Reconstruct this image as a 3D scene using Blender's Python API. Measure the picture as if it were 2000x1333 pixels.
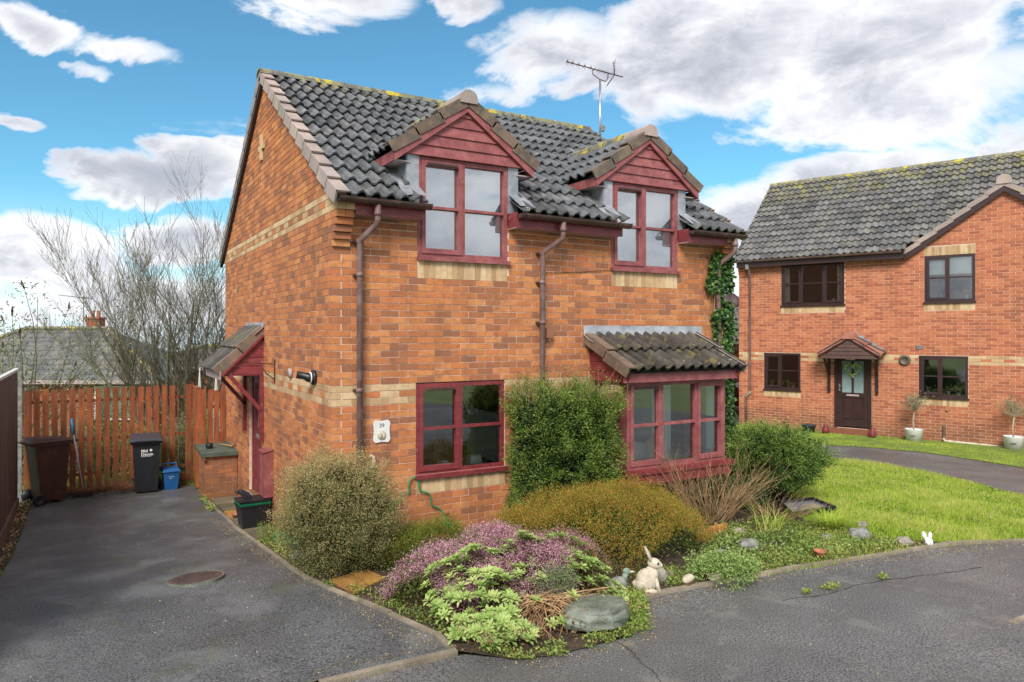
import bpy, math, random
import numpy as np
from mathutils import Vector, Matrix, noise, geometry
R = random.Random(11); NR = np.random.default_rng(5)
S = bpy.context.scene; COL = S.collection
for o in list(bpy.data.objects): bpy.data.objects.remove(o)

# ------------------------------------------------------------------ camera
HEAD = math.radians(28.126)
CAM = Vector((-2.304, -7.125, 2.75)); FOC = 1343.7
cd = bpy.data.cameras.new("camera"); co = bpy.data.objects.new("camera", cd); COL.objects.link(co)
co.location = CAM; co.rotation_euler = (math.pi/2, 0, -HEAD)
cd.sensor_width = 36; cd.lens = 36*FOC/2000; cd.shift_x = (1000-889.07)/2000; cd.shift_y = -(666.5-650)/2000
cd.clip_start = .05; cd.clip_end = 3000
S.camera = co
CA, SA = math.cos(HEAD), math.sin(HEAD)
def depth(x, y): return (x-CAM.x)*SA+(y-CAM.y)*CA

# ------------------------------------------------------------------ world, sun, exposure
SUN_EL, SUN_AZ = math.radians(42), math.radians(222)     # compass angle from +y, clockwise
W = bpy.data.worlds.new("World"); S.world = W; W.use_nodes = True
nt = W.node_tree; nt.nodes.clear()
class NG:
    def __init__(s, t): s.t = t
    def n(s, typ, **kw):
        x = s.t.nodes.new(typ)
        for k, v in kw.items():
            if k.startswith('i_'): x.inputs[int(k[2:])].default_value = v
            else: setattr(x, k, v)
        return x
    def l(s, a, b): s.t.links.new(a, b)
    def put(s, sock, v):
        if isinstance(v, bpy.types.NodeSocket): s.t.links.new(v, sock)
        elif v is not None: sock.default_value = v
    def m(s, op, a, b=None, c=None, clamp=False):
        x = s.t.nodes.new('ShaderNodeMath'); x.operation = op; x.use_clamp = clamp
        s.put(x.inputs[0], a); s.put(x.inputs[1], b)
        if c is not None: s.put(x.inputs[2], c)
        return x.outputs[0]
    def mix(s, f, a, b, mode='MIX'):
        x = s.t.nodes.new('ShaderNodeMix'); x.data_type = 'RGBA'; x.blend_type = mode
        s.put(x.inputs[0], f)
        for k, v in ((6, a), (7, b)):
            s.put(x.inputs[k], v if isinstance(v, bpy.types.NodeSocket) else (*v[:3], 1))
        return x.outputs[2]
    def noise(s, vec, scale, detail=3, rough=.55, dist=0):
        x = s.t.nodes.new('ShaderNodeTexNoise'); x.inputs['Scale'].default_value = scale
        x.inputs['Detail'].default_value = detail; x.inputs['Roughness'].default_value = rough; x.inputs['Distortion'].default_value = dist
        if vec is not None: s.t.links.new(vec, x.inputs['Vector'])
        return x.outputs[0]
    def mr(s, v, a, b, c=0, d=1, smooth=False):
        x = s.t.nodes.new('ShaderNodeMapRange'); s.put(x.inputs[0], v)
        if smooth: x.interpolation_type = 'SMOOTHSTEP'
        for i, q in zip((1, 2, 3, 4), (a, b, c, d)): x.inputs[i].default_value = q
        return x.outputs[0]
g = NG(nt)
sky = g.n('ShaderNodeTexSky', sky_type='NISHITA', sun_disc=False, sun_elevation=SUN_EL, sun_rotation=SUN_AZ, altitude=100, air_density=1.0, dust_density=.6, ozone_density=3.0)
tc = g.n('ShaderNodeTexCoord'); sep = g.n('ShaderNodeSeparateXYZ'); g.l(tc.outputs['Generated'], sep.inputs[0])
az = g.m('ARCTAN2', sep.outputs[0], sep.outputs[1]); el = g.m('ARCSINE', sep.outputs[2])
mp = g.n('ShaderNodeMapping'); mp.inputs['Scale'].default_value = (1, 1, 1.9); g.l(tc.outputs['Generated'], mp.inputs[0])
nA = g.noise(mp.outputs[0], 4.2, 10, .60, .55); nB = g.noise(mp.outputs[0], 13.0, 8, .62, .3)
nC = g.noise(mp.outputs[0], 2.3, 6, .55)
azw = g.m('ADD', az, g.m('MULTIPLY', g.m('SUBTRACT', nB, .5), .10)); elw = g.m('ADD', el, g.m('MULTIPLY', g.m('SUBTRACT', nA, .5), .10))
# clouds: (degrees right of the view heading, elevation, half width, half height, weight)
CL = [(8.0, 21.6, 8.5, 3.8, 1.1), (20, 21, 12, 5.6, 1.15), (32, 19, 9, 5.8, 1.1), (37, 15, 9, 3.8, 1), (28, 16.5, 8, 3.4, .95), (16, 18, 6, 3, .9), (-10.5, 24.9, 9, 2.9, 1.1), (0.5, 25.2, 4, 1.8, 1), (-5, 22.8, 3.5, .9, .6),
      (-31.5, 21.0, 4.0, 1.5, .9), (-25.5, 20.4, 5, 1.1, .8), (-28, 18.8, 2, .6, .6), (-21, 13.0, 5.5, 3.0, 1.15), (-25.5, 11.8, 5, 2.4, 1.05), (-17.5, 14.6, 3, 1.8, .8), (-32.5, 14.6, 2.2, .8, .85), (-31, 5.5, 7, 3.6, 1.1),
      (-21.5, 7.0, 5, 2.6, 1.05), (-16.5, 6.5, 3, 2.4, .9), (-24, 2.0, 14, 3.0, .9), (24.5, 8.8, 7.5, 3.3, 1.1), (31, 11.5, 8, 2.0, .95), (40, 12, 4, 2.2, .9), (20, 4, 8, 4, .9), (2.5, 18.6, 5.2, 1.6, .85), (-2, 17.6, 3.4, 1.2, .75), (45, 22, 10, 6, .9)]
cov = None
for a, e, sa_, se, w in CL:
    dx = g.m('DIVIDE', g.m('SUBTRACT', azw, HEAD+math.radians(a)), math.radians(sa_)); dy = g.m('DIVIDE', g.m('SUBTRACT', elw, math.radians(e)), math.radians(se))
    q = g.m('SUBTRACT', 1, g.m('ADD', g.m('MULTIPLY', dx, dx), g.m('MULTIPLY', dy, dy)), clamp=True)
    q = g.m('MULTIPLY', g.m('POWER', q, .6), w)
    cov = q if cov is None else g.m('MAXIMUM', cov, q)
# beyond the frame cloud goes on, unseen and thickened to whiten window reflections
out = g.m('MAXIMUM', g.mr(g.m('ABSOLUTE', g.m('SUBTRACT', az, HEAD)), .72, .95, 0, 1), g.mr(el, .53, .65, 0, 1))
cov = g.m('MAXIMUM', cov, g.m('MULTIPLY', out, g.mr(nC, .30, .46, 0, 1)))
dens = g.m('ADD', cov, g.m('ADD', g.m('MULTIPLY', g.m('SUBTRACT', nA, .5), 2.1), g.m('MULTIPLY', g.m('SUBTRACT', nB, .5), .8)))
alpha = g.mr(dens, .34, .84, 0, 1, True)
low = g.noise(mp.outputs[0], 3.1, 5, .5)
shade = g.mr(g.m('ADD', g.m('MULTIPLY', dens, .50), low), .74, 1.22, 0, 1, True)
ccol = g.mix(shade, (1.0, .99, .99), (.50, .51, .56))
ccol = g.mix(g.mr(nB, .35, .65), ccol, (.80, .81, .86), 'MULTIPLY')
skyc = g.mix(1.0, sky.outputs[0], (.50, .87, .86), 'MULTIPLY')
hz = g.mr(el, 0.0, .20, .75, 0, True)
skyS = g.n('ShaderNodeVectorMath', operation='SCALE'); g.l(skyc, skyS.inputs[0]); skyS.inputs[3].default_value = 1.0
cl10 = g.n('ShaderNodeVectorMath', operation='SCALE'); g.l(ccol, cl10.inputs[0]); cl10.inputs[3].default_value = 6.6
hazy = g.mix(hz, skyS.outputs[0], (4.9, 5.6, 6.3))
fin = g.mix(g.m('MULTIPLY', alpha, .96), hazy, cl10.outputs[0])
bg = g.n('ShaderNodeBackground'); bg.inputs[1].default_value = .105; g.l(fin, bg.inputs[0])
wo = g.n('ShaderNodeOutputWorld'); g.l(bg.outputs[0], wo.inputs[0])

sd = bpy.data.lights.new("sun", 'SUN'); sd.energy = 2.3; sd.angle = math.radians(22); sd.color = (1, .95, .88)
so = bpy.data.objects.new("sun", sd); COL.objects.link(so); so.location = (0, 0, 30)
so.rotation_euler = (math.pi/2-SUN_EL, 0, -SUN_AZ+math.pi)
S.view_settings.view_transform = 'Standard'; S.view_settings.look = 'None'; S.view_settings.gamma = 1; S.view_settings.use_curve_mapping = False
S.view_settings.exposure = .88
S.cycles.max_bounces = 6; S.cycles.transparent_max_bounces = 12; S.cycles.use_denoising = True

# ------------------------------------------------------------------ helpers
def tag(o, label=None, cat=None, group=None, kind=None):
    for k, v in (('label', label), ('category', cat), ('group', group), ('kind', kind)):
        if v: o[k] = v
    return o
def empty(name, loc=(0, 0, 0), rz=0, label=None, cat=None, group=None):
    o = bpy.data.objects.new(name, None); COL.objects.link(o); o.location = loc; o.rotation_euler = (0, 0, rz); o.empty_display_size = .1
    return tag(o, label, cat, group)
def link(me, name, parent=None, loc=None):
    o = bpy.data.objects.new(name, me); COL.objects.link(o)
    if parent: o.parent = parent
    if loc is not None: o.location = loc
    return o
def copy_tree(o, parent=None, loc=None, rz=None, label=None):
    c = o.copy(); COL.objects.link(c)
    if parent: c.parent = parent
    if loc is not None: c.location = loc
    if rz is not None: c.rotation_euler = (0, 0, rz)
    if label: c['label'] = label
    for ch in list(o.children): copy_tree(ch, c)
    return c
class MB:
    def __init__(s, M=None): s.v = []; s.f = []; s.t = []; s.mi = []; s.M = M
    def add(s, vs, fs, t=0, mi=0):
        k = len(s.v)
        if s.M is not None: vs = [s.M @ Vector(p) for p in vs]
        s.v += [tuple(p) for p in vs]
        for f in fs: s.f.append(tuple(i+k for i in f)); s.t.append(t); s.mi.append(mi)
    def box(s, x0, x1, y0, y1, z0, z1, t=0, mi=0):
        s.add([(x0, y0, z0), (x1, y0, z0), (x1, y1, z0), (x0, y1, z0), (x0, y0, z1), (x1, y0, z1), (x1, y1, z1), (x0, y1, z1)],
              [(0, 3, 2, 1), (4, 5, 6, 7), (0, 1, 5, 4), (1, 2, 6, 5), (2, 3, 7, 6), (3, 0, 4, 7)], t, mi)
    def hexa(s, p, t=0, mi=0):   # 8 points, bottom ring then top ring
        s.add(p, [(0, 3, 2, 1), (4, 5, 6, 7), (0, 1, 5, 4), (1, 2, 6, 5), (2, 3, 7, 6), (3, 0, 4, 7)], t, mi)
    def bar(s, a, b, w, h, up=(0, 0, 1), t=0, mi=0):
        a, b = Vector(a), Vector(b); d = (b-a).normalized(); u = Vector(up); sd_ = d.cross(u)
        if sd_.length < 1e-4: sd_ = d.cross(Vector((0, 1, 0)))
        sd_.normalize(); u = sd_.cross(d); sd_ *= w/2; u *= h/2
        s.hexa([a-sd_-u, a+sd_-u, b+sd_-u, b-sd_-u, a-sd_+u, a+sd_+u, b+sd_+u, b-sd_+u], t, mi)
    def tube(s, pts, r, n=6, t=0, mi=0, cap=True):
        pts = [Vector(p) for p in pts]; rs = r if isinstance(r, (list, tuple)) else [r]*len(pts)
        vs = []; fs = []; ref = None
        for i, p in enumerate(pts):
            d = (pts[min(i+1, len(pts)-1)]-pts[max(i-1, 0)])
            if d.length < 1e-9: d = Vector((0, 0, 1))
            d.normalize()
            if ref is None: ref = Vector((1, 0, 0)) if abs(d.x) < .8 else Vector((0, 1, 0))
            a = d.cross(ref)
            if a.length < 1e-5: a = d.cross(Vector((0, 1, .3)))
            a.normalize(); b = d.cross(a); ref = a.cross(d) if True else ref
            for k in range(n):
                th = 2*math.pi*k/n; vs.append(p+a*(rs[i]*math.cos(th))+b*(rs[i]*math.sin(th)))
        for i in range(len(pts)-1):
            for k in range(n): fs.append((i*n+k, i*n+(k+1) % n, (i+1)*n+(k+1) % n, (i+1)*n+k))
        if cap: fs.append(tuple(range(n))[::-1]); fs.append(tuple((len(pts)-1)*n+k for k in range(n)))
        s.add(vs, fs, t, mi)
    def lathe(s, prof, n=16, c=(0, 0, 0), t=0, mi=0, sx=1, sy=1):
        vs = []; fs = []
        for r, z in prof:
            for k in range(n):
                th = 2*math.pi*k/n; vs.append((c[0]+r*sx*math.cos(th), c[1]+r*sy*math.sin(th), c[2]+z))
        for i in range(len(prof)-1):
            for k in range(n): fs.append((i*n+k, i*n+(k+1) % n, (i+1)*n+(k+1) % n, (i+1)*n+k))
        fs.append(tuple(range(n))[::-1]); fs.append(tuple((len(prof)-1)*n+k for k in range(n)))
        s.add(vs, fs, t, mi)
    def ell(s, c, r, n=12, m=8, t=0, mi=0, rot=None, jit=0):
        vs = []; fs = []; c = Vector(c)
        for i in range(m+1):
            ph = math.pi*i/m
            for k in range(n):
                th = 2*math.pi*k/n
                p = Vector((r[0]*math.sin(ph)*math.cos(th), r[1]*math.sin(ph)*math.sin(th), r[2]*math.cos(ph)))
                if jit: p *= 1+jit*noise.noise(p*(2.2/max(r))+c*3)
                if rot is not None: p = rot @ p
                vs.append(c+p)
        for i in range(m):
            for k in range(n): fs.append((i*n+k, i*n+(k+1) % n, (i+1)*n+(k+1) % n, (i+1)*n+k))
        s.add(vs, fs, t, mi)
    def prism(s, poly, a, b, t=0, mi=0):   # poly of 3-vectors pushed by vector b from a
        n = len(poly); p0 = [Vector(p)+Vector(a) for p in poly]; p1 = [Vector(p)+Vector(b) for p in poly]
        s.add(p0+p1, [tuple(range(n))[::-1], tuple(range(n, 2*n))]+[(i, (i+1) % n, n+(i+1) % n, n+i) for i in range(n)], t, mi)
    def mesh(s, name, mats, smooth=False):
        me = bpy.data.meshes.new(name); me.from_pydata(s.v, [], s.f)
        for m in (mats if isinstance(mats, (list, tuple)) else [mats]): me.materials.append(m)
        at = me.attributes.new('tint', 'FLOAT', 'FACE'); at.data.foreach_set('value', s.t)
        if any(s.mi): me.polygons.foreach_set('material_index', s.mi)
        if smooth: me.polygons.foreach_set('use_smooth', [True]*len(s.f))
        me.update(); return me
    def build(s, name, mats, parent=None, smooth=False, loc=None, **kw):
        o = link(s.mesh(name, mats, smooth), name, parent, loc)
        return tag(o, **kw) if kw else o
def npmesh(name, V, F, T, mats, parent=None, smooth=False, mi=None, loc=None, **kw):
    me = bpy.data.meshes.new(name); V = np.asarray(V, np.float32); F = np.asarray(F, np.int32); k = F.shape[1]
    me.vertices.add(len(V)); me.vertices.foreach_set('co', V.ravel())
    me.loops.add(F.size); me.loops.foreach_set('vertex_index', F.ravel())
    me.polygons.add(len(F)); me.polygons.foreach_set('loop_start', np.arange(0, F.size, k, dtype=np.int32)); me.polygons.foreach_set('loop_total', np.full(len(F), k, np.int32))
    for m in (mats if isinstance(mats, (list, tuple)) else [mats]): me.materials.append(m)
    if mi is not None: me.polygons.foreach_set('material_index', np.asarray(mi, np.int32))
    if smooth: me.polygons.foreach_set('use_smooth', np.ones(len(F), bool))
    at = me.attributes.new('tint', 'FLOAT', 'FACE'); at.data.foreach_set('value', np.asarray(T, np.float32))
    me.update(calc_edges=True)
    o = link(me, name, parent, loc)
    return tag(o, **kw) if kw else o
def unit(a): return a/np.maximum(np.linalg.norm(a, axis=1, keepdims=True), 1e-9)
def leaves(P, A, L, Wd, T, curl=0.0):
    """diamond leaves: P base points, A axes, L lengths, Wd widths -> verts, quads, tints"""
    n = len(P); A = unit(A); s = unit(np.cross(A, unit(NR.normal(size=(n, 3))))); L = np.broadcast_to(L, n)[:, None]; Wd = np.broadcast_to(Wd, n)[:, None]
    up = np.cross(s, A)
    V = np.stack([P, P+A*L*.55+s*Wd/2+up*curl*L, P+A*L, P+A*L*.55-s*Wd/2+up*curl*L], 1).reshape(-1, 3)
    return V, np.arange(4*n).reshape(n, 4), np.broadcast_to(T, n)
def blades(P, A, L, Wd, T):
    n = len(P); A = unit(A); s = unit(np.cross(A, unit(NR.normal(size=(n, 3))))); L = np.broadcast_to(L, n)[:, None]; Wd = np.broadcast_to(Wd, n)[:, None]
    V = np.stack([P-s*Wd/2, P+s*Wd/2, P+A*L], 1).reshape(-1, 3)
    return V, np.arange(3*n).reshape(n, 3), np.broadcast_to(T, n)
def cat(*parts):
    V = []; F = []; T = []; k = 0
    for v, f, t in parts: V.append(v); F.append(f+k); T.append(t); k += len(v)
    return np.concatenate(V), np.concatenate(F), np.concatenate(T)
def fbm(P, s=1.0, seed=0):
    return np.array([noise.fractal(Vector((p[0]*s+seed, p[1]*s, p[2]*s)), 1, 2, 3) for p in P])

def interp(v, xs, ys): return float(np.interp(v, xs, ys))
def G(x, y):
    z = interp(y, [-14, -8, -2, 0, 3, 4.5, 8.0, 11, 20, 40, 80], [.5, .45, .42, .34, -.02, -.08, -.12, -.8, -2.2, -3.5, -6])
    k = min(1, max(0, (x-5.5)/8)); k = k*k*(3-2*k)
    zr = interp(y, [9, 20, 40, 80], [0, 0, -2.5, -6])
    return z*(1-k)+zr*k

# ------------------------------------------------------------------ materials
MATS = {}
def material(name, col, col2=None, rough=.7, nscale=4, ndet=4, tint=1.0, bump=None, spec=.4, metal=0, spots=None, spots2=None, grain=0, trans=0, sss=0, coat=0, stretch=None, rvar=None, ramp=None, vgrad=None, lo=.38, hi=.62):
    m = bpy.data.materials.new(name); m.use_nodes = True; t = m.node_tree; t.nodes.clear(); q = NG(t)
    pos = q.n('ShaderNodeNewGeometry').outputs['Position']
    if stretch:
        mpn = q.n('ShaderNodeMapping'); mpn.inputs['Scale'].default_value = stretch; q.l(pos, mpn.inputs[0]); vec = mpn.outputs[0]
    else: vec = pos
    at = q.n('ShaderNodeAttribute', attribute_name='tint').outputs['Fac']
    if ramp:
        r = q.n('ShaderNodeValToRGB'); q.l(at, r.inputs[0]); e = r.color_ramp.elements
        r.color_ramp.interpolation = 'LINEAR'
        e[0].position = ramp[0][0]; e[0].color = (*ramp[0][1], 1); e[1].position = ramp[-1][0]; e[1].color = (*ramp[-1][1], 1)
        for p_, c_ in ramp[1:-1]:
            k = e.new(p_); k.color = (*c_, 1)
        base = r.outputs[0]
    else: base = None
    nz = q.noise(vec, nscale, ndet)
    f = q.mr(nz, lo, hi)
    if base is None: base = q.mix(f, col, col2 if col2 else tuple(c*.75 for c in col))
    elif col2: base = q.mix(q.m('MULTIPLY', f, .5), base, col2)
    if not ramp:
        k = q.m('MULTIPLY_ADD', at, tint, 1.0); cmb = q.n('ShaderNodeVectorMath', operation='SCALE'); q.l(base, cmb.inputs[0]); q.l(k, cmb.inputs[3]); base = cmb.outputs[0]
    if grain:
        gn = q.mr(q.noise(pos, grain[0], 2, .7), .32, .68); base = q.mix(1.0, base, q.mix(gn, tuple([1-grain[1]]*3), tuple([1+grain[1]]*3)), 'MULTIPLY')
    for sp in (spots, spots2):
        if sp:   # (scale, threshold lo, hi, colour, amount[, zlo, zhi])
            sn = q.noise(pos, sp[0], 4, .6, .3); sf = q.m('MULTIPLY', q.mr(sn, sp[1], sp[2]), sp[4])
            if len(sp) > 5:
                sx = q.n('ShaderNodeSeparateXYZ'); q.l(pos, sx.inputs[0]); sf = q.m('MULTIPLY', sf, q.mr(sx.outputs[2], sp[5], sp[6]))
            base = q.mix(sf, base, sp[3])
    b = q.n('ShaderNodeBsdfPrincipled'); q.l(base, b.inputs['Base Color'])
    b.inputs['Metallic'].default_value = metal; b.inputs['Specular IOR Level'].default_value = spec
    if rvar: q.l(q.mr(q.noise(pos, rvar[0], 3), .35, .65, rough, rvar[1]), b.inputs['Roughness'])
    else: b.inputs['Roughness'].default_value = rough
    if coat: b.inputs['Coat Weight'].default_value = coat; b.inputs['Coat Roughness'].default_value = .15
    if bump:
        bn = q.n('ShaderNodeBump'); bn.inputs['Strength'].default_value = bump[1]; bn.inputs['Distance'].default_value = bump[2] if len(bump) > 2 else .01
        q.l(q.noise(vec, bump[0], 5, .6), bn.inputs['Height']); q.l(bn.outputs[0], b.inputs['Normal'])
    o = q.n('ShaderNodeOutputMaterial')
    if trans:
        tr = q.n('ShaderNodeBsdfTranslucent'); q.l(base, tr.inputs[0]); ms = q.n('ShaderNodeMixShader'); ms.inputs[0].default_value = trans
        q.l(b.outputs[0], ms.inputs[1]); q.l(tr.outputs[0], ms.inputs[2]); q.l(ms.outputs[0], o.inputs[0])
    else: q.l(b.outputs[0], o.inputs[0])
    MATS[name] = m; return m
def glass(name, refl=.12, tintc=(.85, .92, .9), rough=.01):
    m = bpy.data.materials.new(name); m.use_nodes = True; t = m.node_tree; t.nodes.clear(); q = NG(t)
    tr = q.n('ShaderNodeBsdfTransparent'); tr.inputs[0].default_value = (*tintc, 1)
    gl = q.n('ShaderNodeBsdfGlossy'); gl.inputs['Roughness'].default_value = rough; gl.inputs[0].default_value = (.95, .97, 1, 1)
    fr = q.n('ShaderNodeFresnel'); fr.inputs[0].default_value = 1.5
    f = q.m('ADD', q.m('MULTIPLY', fr.outputs[0], 1.3), refl, clamp=True)
    pos = q.n('ShaderNodeNewGeometry').outputs['Position']; bn = q.n('ShaderNodeBump'); bn.inputs['Strength'].default_value = .04; bn.inputs['Distance'].default_value = .02
    q.l(q.noise(pos, 2.5, 2), bn.inputs['Height']); q.l(bn.outputs[0], gl.inputs['Normal'])
    ms = q.n('ShaderNodeMixShader'); q.l(f, ms.inputs[0]); q.l(tr.outputs[0], ms.inputs[1]); q.l(gl.outputs[0], ms.inputs[2])
    o = q.n('ShaderNodeOutputMaterial'); q.l(ms.outputs[0], o.inputs[0]); return m

def brickmat(name, ramp, flash, eff=.5):
    """fired brick: colour by piece, darker flashes along each piece, pale salt bloom"""
    m = bpy.data.materials.new(name); m.use_nodes = True; t = m.node_tree; t.nodes.clear(); q = NG(t)
    pos = q.n('ShaderNodeNewGeometry').outputs['Position']; at = q.n('ShaderNodeAttribute', attribute_name='tint').outputs['Fac']
    r = q.n('ShaderNodeValToRGB'); q.l(at, r.inputs[0]); e = r.color_ramp.elements
    e[0].position = ramp[0][0]; e[0].color = (*ramp[0][1], 1); e[1].position = ramp[-1][0]; e[1].color = (*ramp[-1][1], 1)
    for p_, c_ in ramp[1:-1]: k = e.new(p_); k.color = (*c_, 1)
    off = q.n('ShaderNodeVectorMath', operation='MULTIPLY'); q.l(pos, off.inputs[0]); off.inputs[1].default_value = (7.5, 7.5, 13)
    ad = q.n('ShaderNodeVectorMath', operation='ADD'); q.l(off.outputs[0], ad.inputs[0]); cx = q.n('ShaderNodeCombineXYZ'); q.l(q.m('MULTIPLY', at, 40), cx.inputs[0]); q.l(cx.outputs[0], ad.inputs[1])
    fl = q.mr(q.noise(ad.outputs[0], 1, 4, .65), .48, .70)
    base = q.mix(q.m('MULTIPLY', fl, .62), r.outputs[0], flash)
    base = q.mix(1.0, base, q.mix(q.noise(pos, 60, 3, .7), (.82, .82, .82), (1.18, 1.18, 1.18)), 'MULTIPLY')
    base = q.mix(q.m('MULTIPLY', q.mr(q.noise(pos, .9, 3), .4, .7), .18), base, (.2, .1, .055))
    st_ = q.n('ShaderNodeMapping'); st_.inputs['Scale'].default_value = (5, 5, .45); q.l(pos, st_.inputs[0])
    base = q.mix(q.m('MULTIPLY', q.mr(q.noise(st_.outputs[0], 1, 5, .65), .50, .72), .42), base, (.15, .075, .045))
    sz = q.n('ShaderNodeSeparateXYZ'); q.l(pos, sz.inputs[0])
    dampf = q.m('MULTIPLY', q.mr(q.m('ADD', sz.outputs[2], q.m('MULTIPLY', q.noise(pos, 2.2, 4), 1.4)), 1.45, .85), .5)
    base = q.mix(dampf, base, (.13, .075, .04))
    ef = q.m('MULTIPLY', q.mr(q.noise(pos, 14, 5, .75), .60, .74), q.mr(q.noise(pos, .55, 2), .48, .62))
    base = q.mix(q.m('MULTIPLY', ef, eff), base, (.62, .50, .44))
    b = q.n('ShaderNodeBsdfPrincipled'); q.l(base, b.inputs['Base Color']); b.inputs['Roughness'].default_value = .82; b.inputs['Specular IOR Level'].default_value = .25
    bn = q.n('ShaderNodeBump'); bn.inputs['Strength'].default_value = .5; bn.inputs['Distance'].default_value = .004
    q.l(q.noise(pos, 90, 5, .7), bn.inputs['Height']); q.l(bn.outputs[0], b.inputs['Normal'])
    o = q.n('ShaderNodeOutputMaterial'); q.l(b.outputs[0], o.inputs[0]); return m
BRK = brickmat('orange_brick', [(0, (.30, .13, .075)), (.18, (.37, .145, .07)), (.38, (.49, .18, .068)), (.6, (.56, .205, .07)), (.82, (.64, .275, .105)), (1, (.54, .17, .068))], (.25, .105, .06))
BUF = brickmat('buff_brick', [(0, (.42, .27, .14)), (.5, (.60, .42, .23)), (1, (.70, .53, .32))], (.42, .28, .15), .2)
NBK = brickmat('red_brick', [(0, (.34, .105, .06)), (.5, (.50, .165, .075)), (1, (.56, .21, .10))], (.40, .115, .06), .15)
MOR = material('mortar', (.74, .57, .46), (.60, .43, .33), .9, 9, 4, bump=(60, .4, .004))
MOR2 = material('pale_mortar', (.70, .54, .42), (.58, .42, .32), .9, 9, 4)
LICH = (.42, .36, .04)
TILE = material('concrete_tile', (.125, .128, .132), (.072, .075, .080), .42, 7, 5, tint=.8, bump=(70, .5, .004), spec=.5, grain=(120, .25), spots=(5, .60, .70, (.30, .29, .24), .5), spots2=(3.2, .56, .64, LICH, .9, 6.25, 6.7), rvar=(6, .26))
TILEB = material('weathered_tile', (.085, .075, .062), (.045, .040, .035), .55, 7, 5, tint=.8, bump=(60, .6, .004), grain=(120, .3), spots=(6, .55, .66, (.20, .17, .05), .6), spots2=(9, .66, .72, (.45, .43, .35), .6))
NTIL = material('grey_tile', (.155, .152, .150), (.098, .097, .098), .6, 5, 5, tint=.8, bump=(60, .5, .004), grain=(90, .25), spots=(2.6, .50, .64, (.30, .27, .20), .4), spots2=(4.0, .50, .62, (.34, .32, .05), .8, 6.7, 7.8))
VERG = material('verge_tile', (.40, .31, .27), (.30, .25, .23), .6, 3, 4, tint=.6, bump=(50, .4, .004), grain=(80, .2), spots=(5, .6, .68, (.42, .36, .06), .4))
VERB = material('brown_verge_tile', (.17, .115, .085), (.10, .08, .065), .55, 6, 4, tint=.6, bump=(50, .5, .004), grain=(80, .25), spots=(5, .5, .62, (.22, .17, .10), .7))
RIDG = material('ridge_tile', (.15, .145, .13), (.10, .10, .095), .6, 6, 4, tint=.5, bump=(40, .6, .006), spots=(6.5, .44, .56, (.26, .25, .13), .8), spots2=(4.1, .54, .60, (.50, .40, .03), .95))
REDP = material('red_paint', (.235, .038, .043), (.165, .028, .032), .42, 6, 4, bump=(30, .25, .003), spec=.5, grain=(50, .12), stretch=(1, 1, 3), spots=(16, .62, .70, (.50, .22, .20), .45))
REDW = material('weathered_red_paint', (.32, .105, .105), (.23, .064, .066), .5, 7, 5, bump=(30, .4, .004), grain=(60, .15), spots=(11, .60, .72, (.50, .26, .22), .35), spots2=(25, .66, .72, (.16, .05, .04), .4))
BRNP = material('brown_pvc', (.050, .024, .024), (.038, .02, .02), .3, 5, 3, spec=.5)
PIPE = material('downpipe_plastic', (.20, .125, .115), (.145, .085, .078), .4, 3, 4, spots=(8, .5, .66, (.30, .24, .23), .5), stretch=(3, 3, .5))
GUTT = material('gutter_plastic', (.075, .042, .036), (.05, .03, .026), .38, 6, 4, spots=(8, .55, .66, (.17, .12, .09), .5))
LEAD = material('lead', (.42, .44, .48), (.26, .28, .31), .42, 4, 5, metal=.35, bump=(8, .5, .01), spots=(3, .5, .66, (.60, .62, .66), .6))
SOFF = material('soffit_board', (.42, .34, .33), (.34, .27, .26), .6)
GLS = glass('window_glass', .16); GLU = glass('upstairs_glass', .36, (.94, .97, .97)); GLB = glass('bay_glass', .16, (.8, .9, .86))
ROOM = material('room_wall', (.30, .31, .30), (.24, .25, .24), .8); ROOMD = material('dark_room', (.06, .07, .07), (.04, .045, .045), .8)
NETC = material('net_curtain', (.90, .92, .93), (.82, .86, .88), .8, 2); WHT = material('white_plastic', (.74, .74, .72), (.66, .66, .64), .4, 3)
TEAL = material('teal_wall', (.22, .30, .30), (.17, .24, .25), .7)
ASPH = material('asphalt', (.150, .147, .145), (.108, .106, .106), .6, 1.3, 5, bump=(70, .8, .010), grain=(70, .8), spots=(.8, .48, .62, (.105, .10, .097), .55), spots2=(3.1, .60, .70, (.24, .225, .20), .4), rvar=(1.1, .34), spec=.5)
ASPD = material('driveway_asphalt', (.112, .113, .115), (.070, .071, .073), .6, 1.1, 6, bump=(70, .8, .010), grain=(70, .8), spots=(1.5, .50, .66, (.20, .205, .21), .55), spots2=(2.2, .56, .66, (.10, .105, .05), .4), rvar=(.9, .38), spec=.5)
SOIL = material('soil', (.085, .058, .036), (.045, .032, .02), .9, 9, 5, bump=(30, 1, .03), grain=(70, .4))
TURF = material('turf', (.17, .26, .04), (.13, .17, .035), .9, 3, 5, bump=(40, 1, .02), grain=(60, .4))
KERB = material('concrete', (.30, .25, .19), (.20, .165, .12), .8, 5, 4, bump=(60, .5, .005), grain=(120, .3), spots=(7, .55, .66, (.16, .15, .07), .5), tint=.6)
SLAB = material('stone_slab', (.20, .17, .11), (.12, .11, .075), .6, 3, 4, bump=(30, .5, .006), grain=(80, .3), tint=.6)
ORAN = material('orange_paver', (.40, .22, .06), (.28, .14, .04), .55, 4, 4, bump=(40, .4, .005), grain=(80, .25), tint=.6)
FENR = material('red_stained_wood', (.29, .082, .028), (.17, .048, .020), .65, 3, 5, tint=.7, bump=(12, .4, .004), grain=(40, .2), stretch=(6, 6, .7), spots=(3.2, .54, .66, (.24, .125, .03), .65), spots2=(4, .48, .62, (.11, .10, .025), .8, 1.0, -.1))
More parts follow.
